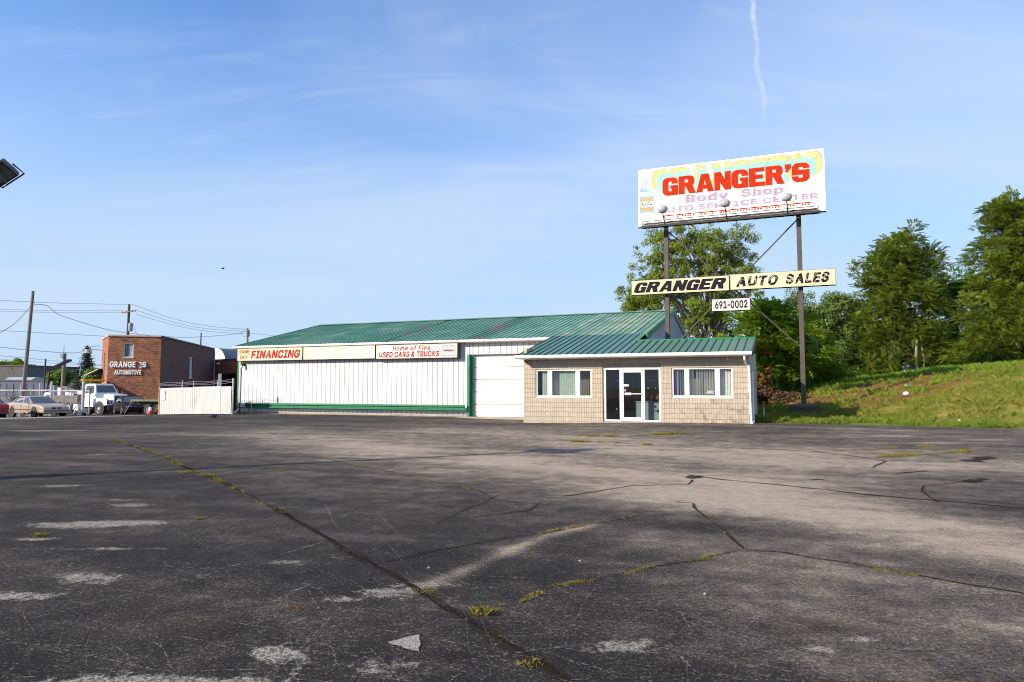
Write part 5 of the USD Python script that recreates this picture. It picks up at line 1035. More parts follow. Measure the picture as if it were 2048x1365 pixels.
def car(label, loc, hdg, paint_, group=None, plate=False):
    t = thing('parked_car', label, 'car', loc, hdg)
    st_ = [(-2.52, .46, .80, .78), (-2.44, .34, .92, .85), (-2.0, .27, .97, .90), (-1.2, .24, .98, .93), (0, .22, .96, .93), (1.0, .22, .93, .92), (1.8, .24, .88, .90), (2.3, .30, .80, .86), (2.46, .36, .72, .82), (2.53, .44, .66, .76)]
    b = MB().loft([rrect(x, hw, zb, zt) for x, zb, zt, hw in st_]); part(t, 'body', b, paint_, smooth=35)
    belt, roof_z = .93, 1.42
    lo = [(-1.95, .80, .94), (1.05, .82, .91), (-1.95, -.80, .94), (1.05, -.82, .91)]; up = [(-1.15, .60, roof_z - .03), (.12, .63, roof_z - .03), (-1.15, -.60, roof_z - .03), (.12, -.63, roof_z - .03), (-.9, .45, roof_z), (-.05, .45, roof_z), (-.9, -.45, roof_z), (-.05, -.45, roof_z)]
    part(t, 'cabin', MB().hull(lo + up), paint_, smooth=20)
    L = lambda a, b, k: np.asarray(a, float) + (np.asarray(b, float) - np.asarray(a, float)) * k
    A_, B_, C_, D_ = lo[1], lo[3], up[3], up[1]
    part(t, 'windscreen', quadp([L(L(A_, D_, .08), L(B_, C_, .08), .95), L(L(A_, D_, .08), L(B_, C_, .08), .05), L(L(A_, D_, .93), L(B_, C_, .93), .05), L(L(A_, D_, .93), L(B_, C_, .93), .95)][::-1]), car_glass)
    A_, B_, C_, D_ = lo[2], lo[0], up[0], up[2]
    part(t, 'rear_window', quadp([L(L(A_, D_, .1), L(B_, C_, .1), .92), L(L(A_, D_, .1), L(B_, C_, .1), .08), L(L(A_, D_, .92), L(B_, C_, .92), .08), L(L(A_, D_, .92), L(B_, C_, .92), .92)][::-1]), car_glass)
    for s in (1, -1):
        a0, a1, u0_, u1_ = np.array(lo[0]) * [1, s, 1], np.array(lo[1]) * [1, s, 1], np.array(up[0]) * [1, s, 1], np.array(up[1]) * [1, s, 1]
        for k0, k1 in ((.06, .27), (.29, .57), (.60, .93)):
            P = [L(L(a0, a1, k0), L(u0_, u1_, max(0, (k0 - .16) / .72)), .10), L(L(a0, a1, k1), L(u0_, u1_, min(1, (k1 - .10) / .82)), .10), L(L(a0, a1, k1), L(u0_, u1_, min(1, (k1 - .10) / .82)), .90), L(L(a0, a1, k0), L(u0_, u1_, max(0, (k0 - .16) / .72)), .90)]
            part(t, 'side_window', quadp(P if s < 0 else P[::-1]), car_glass)
        for x in (1.52, -1.42):
            part(t, 'wheel_arch', MB().rev([(0, .93 * s), (.38, .93 * s), (.38, .80 * s)], (x, 0, .36), 'y', 20), black_plastic); wheel(t, x, .845 * s, .325, .20)
        part(t, 'side_moulding', MB().box(-2.0, 1.1, .928 if s > 0 else -.945, .945 if s > 0 else -.928, .50, .55), black_plastic)
        for x in (-.28, .86): part(t, 'door_seam', MB().box(x, x + .015, .926 if s > 0 else -.934, .934 if s > 0 else -.926, .34, .90), black_plastic)
        for x in (-.20, -1.05): part(t, 'door_handle', MB().box(x - .2, x, .928 if s > 0 else -.95, .95 if s > 0 else -.928, .78, .81), chrome)
        mx = part(t, 'mirror', MB().bbox(.72, .9, .90 if s > 0 else -1.06, 1.06 if s > 0 else -.90, .93, 1.05, .03), paint_)
        part(t, 'headlight', MB().bbox(2.36, 2.515, s * .56 - .22, s * .56 + .22, .57, .70, .02), lens_clear)
        part(t, 'tail_light', MB().bbox(-2.53, -2.36, s * .58 - .24, s * .58 + .24, .66, .86, .03), lens_red)
    for y0 in (-.33, .02): part(t, 'grille', MB().bbox(2.45, 2.535, y0, y0 + .31, .56, .68, .02), steel_black)
    part(t, 'front_bumper', MB().loft([rrect(x, hw, .30, .53, .06) for x, hw in ((2.2, .90), (2.45, .88), (2.58, .80))]), paint_ if paint_ is not paint_tan else grey_bumper, smooth=30)
    part(t, 'bumper_strip', MB().bbox(2.44, 2.60, -.78, .78, .44, .475, .01), black_plastic); part(t, 'rear_bumper', MB().loft([rrect(x, hw, .32, .56, .06) for x, hw in ((-2.58, .78), (-2.45, .86), (-2.2, .89))]), paint_, smooth=30)
    part(t, 'number_plate', MB().box(-2.56, -2.50, -.17, .17, .68, .79) if plate else MB().box(-2.55, -2.5, -.16, .16, .62, .73), notice_white)
    return t
grey_bumper = M('bumper_tan', (0.30, 0.23, 0.17), (0.26, 0.2, 0.15), 3, .5)
def deg(hx, hy): return math.degrees(math.atan2(hy, hx))
def gxy(px, Y): X = (px - CX) / F * Y; return (X, Y, float(zg(X, Y)))
car('tan sedan parked facing out in front of the chain link gate', gxy(79, 47.5), deg(.858, -.515), paint_tan)
car('dark red sedan cut by the left picture edge, its tail light showing', gxy(-36, 44.5), deg(-.80, .60), paint_darkred, plate=True)
car('black car parked in shade between white tow truck and brick wall', gxy(266, 53.5), deg(.62, -.78), paint_black)

def truck(loc, hdg):
    t = thing('tow_truck', 'white tow truck with orange light bar parked beside the brick building', 'truck', loc, hdg)
    # origin below the front axle; cab behind it
    hood = [(.95, y, z) for y in (-.62, .62) for z in (.95, 1.60)] + [(.90, y, 1.66) for y in (-.50, .50)] + [(-.75, y, .95) for y in (-.80, .80)] + [(-.75, y, 1.70) for y in (-.80, .80)] + [(-.75, y, 1.76) for y in (-.66, .66)]
    part(t, 'hood', MB().hull(hood), paint_white, smooth=25)
    for s in (1, -1):
        fd = [(.88, s * y, z) for y in (.62, 1.14) for z in (.80, 1.22)] + [(.45, s * y, z) for y in (.62, 1.16) for z in (1.18, 1.36)] + [(-.80, s * y, z) for y in (.62, 1.14) for z in (.62, 1.24)] + [(-.40, s * 1.16, 1.36)]
        part(t, 'fender', MB().hull(fd), paint_white, smooth=25)
        part(t, 'wheel_arch', MB().rev([(0, s * 1.165), (.60, s * 1.165), (.60, s * .9)], (0, 0, .52), 'y', 22), black_plastic)
        wheel(t, 0, s * 1.06, .51, .28, lamp_grey)
        part(t, 'headlight', MB().bbox(.82, .93, s * .90 - .20, s * .90 + .20, .90, 1.16, .03), steel_black); part(t, 'headlight_lens', MB().rev([(0, .95), (.09, .945), (.10, .9)], (0, s * .90, 1.03), 'x', 14), lens_clear)
        part(t, 'marker_light', MB().bbox(.72, .80, s * 1.02 - .06, s * 1.02 + .06, 1.235, 1.30, .015), lens_red)
        for x in (-4.2, -3.1) if False else (-3.9,): wheel(t, x, s * 1.02, .51, .30, lamp_grey)
        part(t, 'mirror', MB().bbox(-.98, -.90, s * 1.30 - .09, s * 1.30 + .09, 1.65, 2.08, .02), steel_black); part(t, 'mirror_arm', MB().tube([(-.95, s * 1.0, 2.15), (-.94, s * 1.3, 2.12)], .018, 5).tube([(-.95, s * 1.0, 1.6), (-.94, s * 1.3, 1.68)], .018, 5), steel_black)
        part(t, 'door_seam', MB().box(-.93, -.91, s * 1.005 - .006, s * 1.005 + .006, .75, 2.2), black_plastic); part(t, 'step', MB().bbox(-1.9, -.95, s * .95 - .14, s * .95 + .14, .42, .50, .02), steel_black)
    part(t, 'grille', MB().bbox(.93, .99, -.50, .50, .92, 1.52, .03), steel_black)
    for k in range(4): part(t, 'grille_bar', MB().box(.991, 1.0, -.46, .46, 1.0 + k * .13, 1.035 + k * .13), grey_dirty)
    part(t, 'bumper', MB().bbox(.98, 1.12, -1.15, 1.15, .42, .78, .04), steel_black)
    cab = [(-.72, y, z) for y in (-.98, .98) for z in (.62, 1.72)] + [(-1.06, y, 2.44) for y in (-.80, .80)] + [(-1.2, y, 2.52) for y in (-.70, .70)] + [(-2.25, y, z) for y in (-1.0, 1.0) for z in (.62, 1.72)] + [(-2.22, y, 2.44) for y in (-.82, .82)] + [(-2.15, y, 2.52) for y in (-.70, .70)]
    part(t, 'cab', MB().hull(cab), paint_white, smooth=25)
    part(t, 'windscreen', quadp([(-.74, -.84, 1.80), (-.74, .84, 1.80), (-1.02, .72, 2.38), (-1.02, -.72, 2.38)], .012), car_glass)
    for s in (1, -1):
        P = [(-2.02, s * .985, 1.76), (-.98, s * .985, 1.76), (-1.15, s * .835, 2.36), (-2.02, s * .845, 2.36)]; part(t, 'door_window', quadp(P if s < 0 else P[::-1], .012), car_glass)
    for y in (-.3, -.1, .1, .3): part(t, 'roof_light', MB().bbox(-1.10, -1.02, y - .04, y + .04, 2.475, 2.52, .01), amber)
    part(t, 'light_bar_mast', MB().box(-2.55, -2.48, -.8, -.74, 1.3, 2.72).box(-2.55, -2.48, .74, .8, 1.3, 2.72), steel_black); part(t, 'light_bar', MB().bbox(-2.66, -2.36, -.95, .95, 2.72, 2.90, .04), amber)
    part(t, 'headboard', MB().box(-2.62, -2.56, -1.0, 1.0, .9, 2.35), steel_black); part(t, 'chassis', MB().box(-5.9, .8, -.42, .42, .50, .75), steel_black)
    part(t, 'body_side', MB().bbox(-5.9, -2.7, -1.13, 1.13, .85, 1.55, .05), grey_dirty)
    for s in (1, -1): part(t, 'tool_box', MB().bbox(-3.3, -2.65, s * .92 - .2, s * .92 + .2, .35, .84, .03), paint_white)
    part(t, 'boom', MB().hull([(-3.2, y, z) for y in (-.18, .18) for z in (1.55, 1.75)] + [(-6.3, y, z) for y in (-.14, .14) for z in (2.15, 2.32)]), grey_dirty); part(t, 'winch', MB().rev([(0, -.4), (.2, -.4), (.2, .4), (0, .4)], (-3.0, 0, 1.7), 'y', 14), steel_black)
    return t
truck(gxy(228, 57.0), deg(.912, -.41))
# white van behind the tow truck
vn = thing('parked_van', 'white van standing behind the tow truck, only its roof and window showing', 'van', gxy(146, 69.0), deg(.95, -.3))
part(vn, 'body', MB().hull([(x, y, z) for x in (-2.6, 2.2) for y in (-.95, .95) for z in (.4, 1.2)] + [(-2.6, y, 2.15) for y in (-.85, .85)] + [(1.0, y, 2.15) for y in (-.85, .85)] + [(-2.5, y, 2.22) for y in (-.7, .7)] + [(.9, y, 2.22) for y in (-.7, .7)]), paint_white, smooth=25)
for s in (1, -1):
    for a, b in ((-2.3, -1.0), (-.9, .3)): part(vn, 'side_window', quadp([(a, s * .94, 1.40), (b, s * .94, 1.40), (b, s * .875, 1.95), (a, s * .875, 1.95)][::(1 if s < 0 else -1)], .015), car_glass)
    for x in (-1.7, 1.5): wheel(vn, x, s * .88, .34, .2)
part(vn, 'windscreen', quadp([(2.05, -.8, 1.28), (2.05, .8, 1.28), (1.13, .74, 2.05), (1.13, -.74, 2.05)], .02), car_glass)
# things beside the gate
fb = thing('flatbed_trailer', 'low flatbed trailer with a green edge in shade beside the white gate', 'trailer', gxy(311, 49.0), deg(.93, -.36))
part(fb, 'deck', MB().bbox(-1.0, 2.6, -1.0, 1.0, .93, 1.03, .02), grey_dirty); part(fb, 'edge_rail', MB().bbox(-1.02, 2.6, -1.06, -1.003, .92, 1.06, .01), M('rail_green', (.08, .11, .03), (.06, .08, .03), 5, .6)); part(fb, 'frame', MB().box(-.8, 2.5, -.6, .6, .68, .92), steel_black)
for s in (1, -1):
    for x in (.4, 1.3): wheel(fb, x, s * .8, .36, .22, grey_dirty)
    part(fb, 'tail_light', MB().bbox(-1.04, -.98, s * .7 - .09, s * .7 + .09, .78, .88, .01), lens_red)
part(fb, 'ladder_brace', MB().tube([(-1.0, -.95, .92), (-1.7, -.95, .05)], .03, 5).tube([(-1.7, -.95, .05), (-2.1, -.9, .5)], .025, 5), rust_post)
tk = thing('gas_bottle', 'small red tank with a white top standing by the trailer', 'tank', gxy(304, 47.5)); part(tk, 'tank', MB().rev([(0, 0), (.15, 0), (.18, .04), (.18, .20), (.14, .27), (0, .28)], (0, 0, 0), 'z', 18), M('tank_red', (.55, .05, .03), (.45, .04, .03), 5, .5), smooth=40); part(tk, 'collar', MB().rev([(.11, .27), (.10, .45), (.06, .49), (0, .49)], (0, 0, 0), 'z', 14), notice_white, smooth=40); part(tk, 'valve', MB().box(-.03, .14, -.02, .02, .44, .48), M('hose_green', (.05, .2, .1), rough=.6))

# ------------------------------------------------------------------ chain link fence and gate on the left
def mesh_wires(m, o, ex, L_, z0, z1, step=.16):
    h = z1 - z0
    for sgn in (1, -1):
        u = -h if sgn > 0 else 0.0
        end = L_ if sgn > 0 else L_ + h
        while u < end:
            a, b = u, u + sgn * h; ua, ub = np.clip(a, 0, L_), np.clip(b, 0, L_)
            if abs(ua - ub) > .02:
                za, zb_ = z0 + (ua - a) / (b - a) * h, z0 + (ub - a) / (b - a) * h; m.tube([o + ex * ua + [0, 0, za], o + ex * ub + [0, 0, zb_]], .0035, 3, caps=False)
            u += step
FA, FB = at(-60, 790, 54.5), at(103, 790, 50.5); ga = np.array([FA[0], FA[1], 0]); gb_ = np.array([FB[0], FB[1], 0]); exf = (gb_ - ga); Lf = np.linalg.norm(exf); exf /= Lf
fe = thing('chain_link_fence', 'rusty chain link fence with a top rail behind the tan sedan', 'fence', (0, 0, 0)); zf_ = -.65
part(fe, 'top_rail', MB().tube([ga + [0, 0, 1.30], gb_ + [0, 0, 1.31]], .045, 6), galv)
for px, h in ((-20, 1.6), (41.7, 1.75), (63, 1.4), (80, 1.85), (103, 1.95)):
    d = at(px, 780, 1.0) - EYE; n = np.array([exf[1], -exf[0]]); k = ((ga[:2] - EYE[:2]) @ n) / (d[:2] @ n); p = EYE + d * k; part(fe, 'post', MB().tube([(p[0], p[1], zf_ - .3), (p[0], p[1], h)], .06 if px != 103 else .085, 7), galv)
m = MB(); mesh_wires(m, ga + exf * .05, exf, Lf - .1, zf_, 1.28); part(fe, 'wire_mesh', m, galv, kind='stuff')
GA, GB = at(104.5, 800, 50.2), at(179, 800, 48.0); ga = np.array([GA[0], GA[1], 0]); gb_ = np.array([GB[0], GB[1], 0]); exf = gb_ - ga; Lf = np.linalg.norm(exf); exf /= Lf; zb_ = float(zg(GB[0], GB[1])) + .12
cg = thing('chain_link_gate', 'grey steel framed chain link gate with diagonal braces in front of the tow truck', 'gate', (0, 0, 0))
part(cg, 'frame', MB().tube([ga + [0, 0, zb_ + .05], gb_ + [0, 0, zb_]], .045, 6).tube([ga + [0, 0, 1.27], gb_ + [0, 0, 1.27]], .04, 6).tube([gb_ + [0, 0, zb_], gb_ + [0, 0, 1.27]], .04, 6), galv)
part(cg, 'middle_bar', MB().tube([ga + exf * Lf * .52 + [0, 0, zb_], ga + exf * Lf * .52 + [0, 0, 1.27]], .03, 5), galv)
for a, b in ((.02, .5), (.54, .98)): part(cg, 'brace', MB().tube([ga + exf * Lf * a + [0, 0, zb_ + .1], ga + exf * Lf * b + [0, 0, 1.2]], .022, 5), galv)
q = np.array([*at(166, 800, 47.6)[:2], 0]); zq = float(zg(q[0], q[1])); part(cg, 'gate_post', MB().tube([q + [0, 0, zq - .2], q + [0, 0, 1.85]], .10, 9).rev([(.1, 1.85), (.06, 1.92), (0, 1.93)], q, 'z', 9), galv); part(cg, 'latch_wheel', MB().rev([(0, -.05), (.12, -.05), (.12, .05), (0, .05)], q + [.15, -.05, zq + .13], 'y', 12), steel_black)
m = MB(); mesh_wires(m, ga, exf, Lf, zb_ + .02, 1.25, .18); part(cg, 'wire_mesh', m, galv, kind='stuff'); part(cg, 'small_plate', MB().hull([ga + exf * u + [0, -.05, z] for u in (Lf * .70, Lf * .82) for z in (1.05, 1.28)] + [ga + exf * u + [0, -.07, z] for u in (Lf * .70, Lf * .82) for z in (1.05, 1.28)]), notice_white)
# pickup bodies and crates behind the fence
def boxthing(name, label, cat, px0, px1, py0, py1, Y, mat, depth=1.6, group=None):
    a, b = at(px0, py0, Y), at(px1, py1, Y); z0 = float(zg((a[0] + b[0]) / 2, Y)); return a, b, z0
for k, (px0, px1, py0, Y, lab) in enumerate([(115, 122.5, 775.5, 63, 'white boxy cabinet behind the chain link gate, left of the tow truck'), (100, 109, 772, 66, 'pale blue metal cabinet seen over the fence rail beside the gate post'), (126, 134, 773.5, 70, 'pale metal cabinet behind the gate, nearest to the white van')]):
    a, b = at(px0, py0, Y), at(px1, py0, Y); z0 = float(zg(a[0], Y)); t = thing('utility_cabinet', lab, 'cabinet', (a[0], Y, z0)); w, h = b[0] - a[0], a[2] - z0
    part(t, 'cabinet_body', MB().bbox(0, w, 0, .6, 0, h, .02), panel_pale if k else notice_white); part(t, 'door', MB().box(.04, w - .04, -.012, -.002, .1, h - .06), panel_pale if k else notice_white); part(t, 'cap', MB().box(-.04, w + .04, -.04, .64, h + .002, h + .05), galv)
def scrap_truck(label, loc, hdg, mat):
    t = thing('scrap_pickup', label, 'truck', loc, hdg); part(t, 'bed', MB().bbox(-2.6, -.1, -.9, .9, .55, 1.15, .05), mat); part(t, 'cab', MB().hull([(-.05, y, z) for y in (-.9, .9) for z in (.5, 1.1)] + [(1.4, y, z) for y in (-.9, .9) for z in (.5, 1.1)] + [(.05, y, 1.72) for y in (-.72, .72)] + [(.9, y, 1.72) for y in (-.72, .72)]), mat, smooth=20)
    part(t, 'hood', MB().bbox(1.35, 2.6, -.88, .88, .5, 1.08, .08), mat)
    for s in (1, -1):
        part(t, 'door_window', quadp([(.15, s * .88, 1.15), (1.15, s * .88, 1.15), (.85, s * .755, 1.62), (.15, s * .755, 1.62)][::(1 if s < 0 else -1)], .02), car_glass)
        for x in (-1.5, 1.9): wheel(t, x, s * .85, .36, .22, grey_dirty)
    return t
scrap_truck('rusty red pickup behind the fence, seen above the tan sedan', gxy(86, 60.0), deg(-.98, -.1), paint_rust)
scrap_truck('dirty grey pickup behind the fence at the far left', gxy(22, 62.0), deg(.97, -.2), grey_dirty)

# ------------------------------------------------------------------ far buildings on the left
a, b = at(-160, 759, 92), at(168, 766, 88); L_ = np.linalg.norm((b - a)[:2]); bl = thing('blue_warehouse', 'long low slate blue metal building behind the fence', 'building', (a[0], a[1], -1.0), math.degrees(math.atan2(b[1] - a[1], b[0] - a[0]))); hB = a[2] + 1.0
part(bl, 'wall', MB().hull([(x, y, z) for x, y in ((0, 0), (L_, 0), (L_, .2), (0, .2)) for z in (0,)] + [(0, y, hB) for y in (0, .2)] + [(L_, y, b[2] + 1.0) for y in (0, .2)]), blue_wall); part(bl, 'roof', MB().hull([(x, y, z) for x, z in ((-.1, hB), (L_ + .1, b[2] + 1.0)) for y, dz in ((-.1, .005), (9, .005), (-.1, .1), (9, .1)) for z in (z + dz,)]), cap_dark)
for k in range(int(L_ / 1.0)): part(bl, 'wall_rib', MB().box(k * 1.0 + .3, k * 1.0 + .36, -.05, -.002, 0, min(hB, b[2] + 1.0) - .1), blue_wall)
part(bl, 'side_wall', MB().box(L_ - .2, L_, .21, 9, 0, b[2] + .9), blue_wall)
a, b = at(-150, 733.5, 112), at(47, 733.5, 110); gB = thing('grey_block_building', 'plain grey block building rising above the blue warehouse at the left', 'building', (a[0], a[1], -1.0), math.degrees(math.atan2(b[1] - a[1], b[0] - a[0]))); L_ = np.linalg.norm((b - a)[:2]); hG = a[2] + 1
part(gB, 'wall', MB().box(0, L_, 0, .3, 0, hG), grey_wall); part(gB, 'side_wall', MB().box(L_ - .3, L_, .31, 12, 0, hG), grey_wall); part(gB, 'roof', MB().box(-.1, L_ + .1, -.12, 12, hG + .002, hG + .2), cap_dark)
for k in range(5): part(gB, 'vent', MB().bbox(L_ - 2.6 - k * 2.6, L_ - 1.9 - k * 2.6, -.06, -.003, hG - .55, hG - .25, .01), cap_dark)
a, b = at(8, 754.5, 95), at(49, 755, 94); wp = thing('white_shed', 'low pale metal shed roof between grey block building and blue warehouse', 'shed', (a[0], a[1], -1.0)); w = b[0] - a[0]; h = a[2] + 1
part(wp, 'wall', MB().box(0, w, .0, 3, 0, h - .5), panel_pale); part(wp, 'roof', MB().hull([(-.1, -.1, h - .5), (w + .1, -.1, h - .5), (-.1, 1.2, h), (w + .1, 1.2, h), (-.1, 3.2, h - .1), (w + .1, 3.2, h - .1), (-.1, 3.2, h - .5), (w + .1, 3.2, h - .5)]), panel_pale)
# tilted canopy on thin posts, lean-to by the brick wall
a, b = at(93.5, 737.5, 72), at(136, 720.5, 76); cp = thing('tilted_canopy', 'dark tilted canopy beam on a thin post above the fence', 'canopy', (a[0], a[1], 0)); d = b - a; dz = np.array([0, 0, .20]); dy = np.array([0, .7, 0])
part(cp, 'slab', MB().hull([p + q_ for p in (np.array([0, 0, a[2] - .25]), np.array([d[0], d[1], b[2] - .1])) for q_ in (0 * dz, dz, dy, dy + dz)]), wood_dark); part(cp, 'post', MB().tube([(.1, .3, a[2] - .2), (-.2, .3, -.9)], .09, 6), steel_black); part(cp, 'post', MB().tube([(d[0] - .1, .5, b[2]), (d[0] - .15, .5, -.9)], .07, 6), steel_black)
a, b = at(169, 752, 62), at(196, 739.5, 62); lt = thing('lean_to_frame', 'thin grey lean-to frame sloping up to the brick building', 'frame', (a[0], a[1], 0)); d = b - a
part(lt, 'rafter', MB().tube([(0, 0, a[2]), (d[0], 0, b[2])], .06, 5).tube([(0, 1.6, a[2]), (d[0], 1.6, b[2])], .06, 5), galv); part(lt, 'post', MB().tube([(0, 0, a[2]), (-.05, 0, -.9)], .05, 5), galv); part(lt, 'roof_sheet', MB().hull([(0, 0, a[2] + .06), (d[0], 0, b[2] + .06), (0, 1.7, a[2] + .06), (d[0], 1.7, b[2] + .06), (0, 0, a[2] + .09), (d[0], 0, b[2] + .09), (0, 1.7, a[2] + .09), (d[0], 1.7, b[2] + .09)]), grey_wall)

# ------------------------------------------------------------------ utility poles and wires
def pole(label, pb_, pt, Y, r0, r1, zb_=-1.0, mat=wood_pole):
    top_, low = at(*pt, Y), at(*pb_, Y); base = low + (top_ - low) * ((zb_ - low[2]) / (top_[2] - low[2])); t = thing('utility_pole', label, 'pole', base)
    part(t, 'pole', MB().tube([(0, 0, 0), (top_ - base) * .5, top_ - base], [r0, (r0 + r1) / 2, r1], 10), mat, smooth=50); return t, base, top_
t1, b1, p1 = pole('tall weathered utility pole leaning slightly, behind the tan sedan', (46, 790), (66, 584), 54.0, .17, .11)
part(t1, 'insulator', MB().rev([(0, 0), (.05, .02), (.06, .08), (.03, .14), (0, .15)], p1 - b1 + [.12, 0, -.9], 'z', 10), galv); part(t1, 'pole_top', MB().rev([(.115, 0), (.115, .04), (0, .06)], p1 - b1, 'z', 10), wood_dark)
t2, b2, p2 = pole('utility pole with crossarm and grey transformer behind the brick building', (255.5, 671), (258.5, 609), 90.0, .20, .15, mat=wood_dark)
ca = at(246, 626.5, 90) - b2; cb = at(274, 622.5, 90) - b2; part(t2, 'crossarm', MB().hull([p + [0, dy_, dz_] for p in (ca, cb) for dy_ in (-.30, -.18) for dz_ in (-.07, .07)]), bark_pale)
for k in (.03, .28, .74, .97): part(t2, 'insulator', MB().rev([(0, 0), (.07, .02), (.09, .1), (.04, .2), (0, .22)], ca + (cb - ca) * k + [0, -.24, .07], 'z', 9), galv)
q = at(262.5, 655, 90) - b2; part(t2, 'transformer', MB().rev([(0, -.55), (.26, -.53), (.28, .45), (.2, .55), (0, .57)], q + [0, -.15, 0], 'z', 14), transformer_grey, smooth=40); part(t2, 'cable', MB().tube([q + [.2, 0, .5], q + [.5, 0, -.3], q + [.75, 0, -1.0]], .02, 4).tube([q + [.0, -.3, .5], cb * .4 + ca * .6], .015, 4), wire_black)
t3, b3, p3 = pole('slim utility pole with looped cables, just above the left end of the green roof', (495, 680), (495, 657), 98.0, .17, .13)
lp_ = at(489, 668, 98) - b3; part(t3, 'cable_loop', MB().tube([lp_ + .42 * np.array([math.cos(a), 0, math.sin(a)]) for a in np.linspace(0, 6.2, 16)], .02, 4), wire_black); part(t3, 'bracket', MB().box(-.1, .1, -.3, -.1, p3[2] - b3[2] - 1.2, p3[2] - b3[2] - .3), steel_black)
t4, b4, p4 = pole('thin dark pole behind the brick building roof', (401, 693), (402.5, 666), 100.0, .12, .09, mat=wood_dark)
t5, b5, p5 = pole('green grey utility pole with a thin antenna, left of the spruce', (125, 780), (129.5, 707), 78.0, .22, .19)
part(t5, 'antenna', MB().tube([p5 - b5 + [-.1, 0, -.1], p5 - b5 + [-.12, 0, .9]], .025, 4), steel_black); part(t5, 'switch_box', MB().bbox(-.18, .18, -.4, -.18, p5[2] - b5[2] - .5, p5[2] - b5[2] - .1, .02), transformer_grey)
def wire(label, pts, Ys, r=.016):
    P = [at(*p, Y) for p, Y in zip(pts, Ys)]; P = np.array(P)
    if len(P) > 2:
        from scipy.interpolate import CubicSpline
        u = np.r_[0, np.cumsum(np.linalg.norm(np.diff(P[:, [0, 2]], axis=0), axis=1))]; cs = CubicSpline(u, P, bc_type='natural'); P = cs(np.linspace(0, u[-1], 28))
    top('power_line', MB().tube(P, r, 4), wire_black, label, 'wire')
wire('topmost thin wire from the left picture edge to the tip of the crossarm pole', [(-80, 597), (64, 604.5), (258, 609)], [62, 70, 90])
wire('upper of the two parallel wires running to the left end of the crossarm', [(-80, 615.5), (70, 621), (247, 622)], [74, 80, 90])
wire('lower of the two parallel wires running to the crossarm', [(-80, 619.5), (70, 624.5), (248, 625)], [73, 80, 90])
wire('black cable sagging from the tall left pole over the brick building to the slim pole', [(66, 610.5), (75, 609.5), (110, 625), (160, 644), (210, 658.5), (258, 667), (320, 673), (377, 675), (430, 672.5), (486, 666)], [54, 54.4, 58, 63, 68, 73, 80, 86, 92, 98], .022)
wire('cable dropping from the tall left pole to the left picture edge', [(62, 612), (45, 632), (22, 653), (-30, 680)], [54, 53, 52, 50], .02)
wire('faint straight wire from the left edge to the brick building roof', [(-60, 658), (100, 667), (212, 673)], [66, 64, 62], .016)
wire('slack cable hanging below the straight wires, ending at the brick wall lamp', [(-40, 684), (50, 700), (128, 706), (165, 701), (199, 692)], [60, 62, 66, 66, 63.5], .02)
wire('low wire crossing just above the tilted canopy', [(-40, 711), (60, 717.5), (125, 724), (196, 730)], [70, 72, 76, 66], .016)
wire('lowest faint wire behind the tall pole', [(-40, 716), (80, 725), (190, 733)], [84, 84, 84], .014)
for k, (a_, b_, c_) in enumerate([((262, 608), (370, 644), (494, 659)), ((274, 621.5), (360, 648), (494, 663)), ((272, 629), (350, 651), (494, 668))]):
    wire(['highest', 'middle', 'lowest'][k] + ' of the three wires slanting down from the crossarm pole to the slim pole', [a_, b_, c_], [90, 94, 98], .018)
wire('short pair end running right from the slim pole behind the green roof', [(495, 666), (560, 673), (640, 678)], [98, 106, 116], .018)

# ------------------------------------------------------------------ trees and plants
def leaves(C_, out, size, rng, droop=0.2, jit=.7, slim=.55):
    """one folded leaf (two triangles) at every point; out: the way each leaf tends to face"""
    n = len(C_); nrm = out + rng.normal(0, jit, (n, 3)) + [0, 0, .45]; nrm /= np.linalg.norm(nrm, axis=1, keepdims=True)
    d = rng.normal(0, 1, (n, 3)); d[:, 2] -= droop * 2; d -= (d * nrm).sum(1, keepdims=True) * nrm; d /= np.maximum(np.linalg.norm(d, axis=1, keepdims=True), 1e-6); w = np.cross(nrm, d)
    s = (size * rng.uniform(.65, 1.35, n))[:, None]; a, b = C_ - d * s * .5, C_ + d * s * .5 - nrm * s * .08; m = C_ + nrm * s * .06
    v = np.stack([a, m + w * s * slim * .5, b, m - w * s * slim * .5], 1).reshape(-1, 3); k = np.arange(n)[:, None] * 4
    return v, np.vstack([k + [[0, 1, 2]], k + [[0, 2, 3]]])
def fronds(C_, out, length, rng, pairs=6):
    """pinnate leaves: leaflets in pairs along a drooping stalk"""
    n = len(C_); d = out + rng.normal(0, .45, (n, 3)); d[:, 2] += .42; d /= np.linalg.norm(d, axis=1, keepdims=True); L_ = length * rng.uniform(.6, 1.3, n)
    side = np.cross(d, [0, 0, 1.0]); side /= np.maximum(np.linalg.norm(side, axis=1, keepdims=True), 1e-6); V_ = []
    for k in range(pairs):
        u = (k + 1) / pairs; base = C_ + d * (L_ * u)[:, None]; base[:, 2] -= L_ * .34 * u * u
        for sg in (1, -1):
            ll = (L_ * (.34 - .12 * abs(u - .5)))[:, None]; tip = base + side * sg * ll + d * ll * .45; tip[:, 2] -= ll[:, 0] * rng.uniform(.15, .75, n); wv = d * ll * .26
            V_.append(np.stack([base, (base + tip) / 2 + wv, tip, (base + tip) / 2 - wv], 1))
    v = np.stack(V_, 1).reshape(-1, 3); k = np.arange(n * pairs * 2)[:, None] * 4; return v, np.vstack([k + [[0, 1, 2]], k + [[0, 2, 3]]])
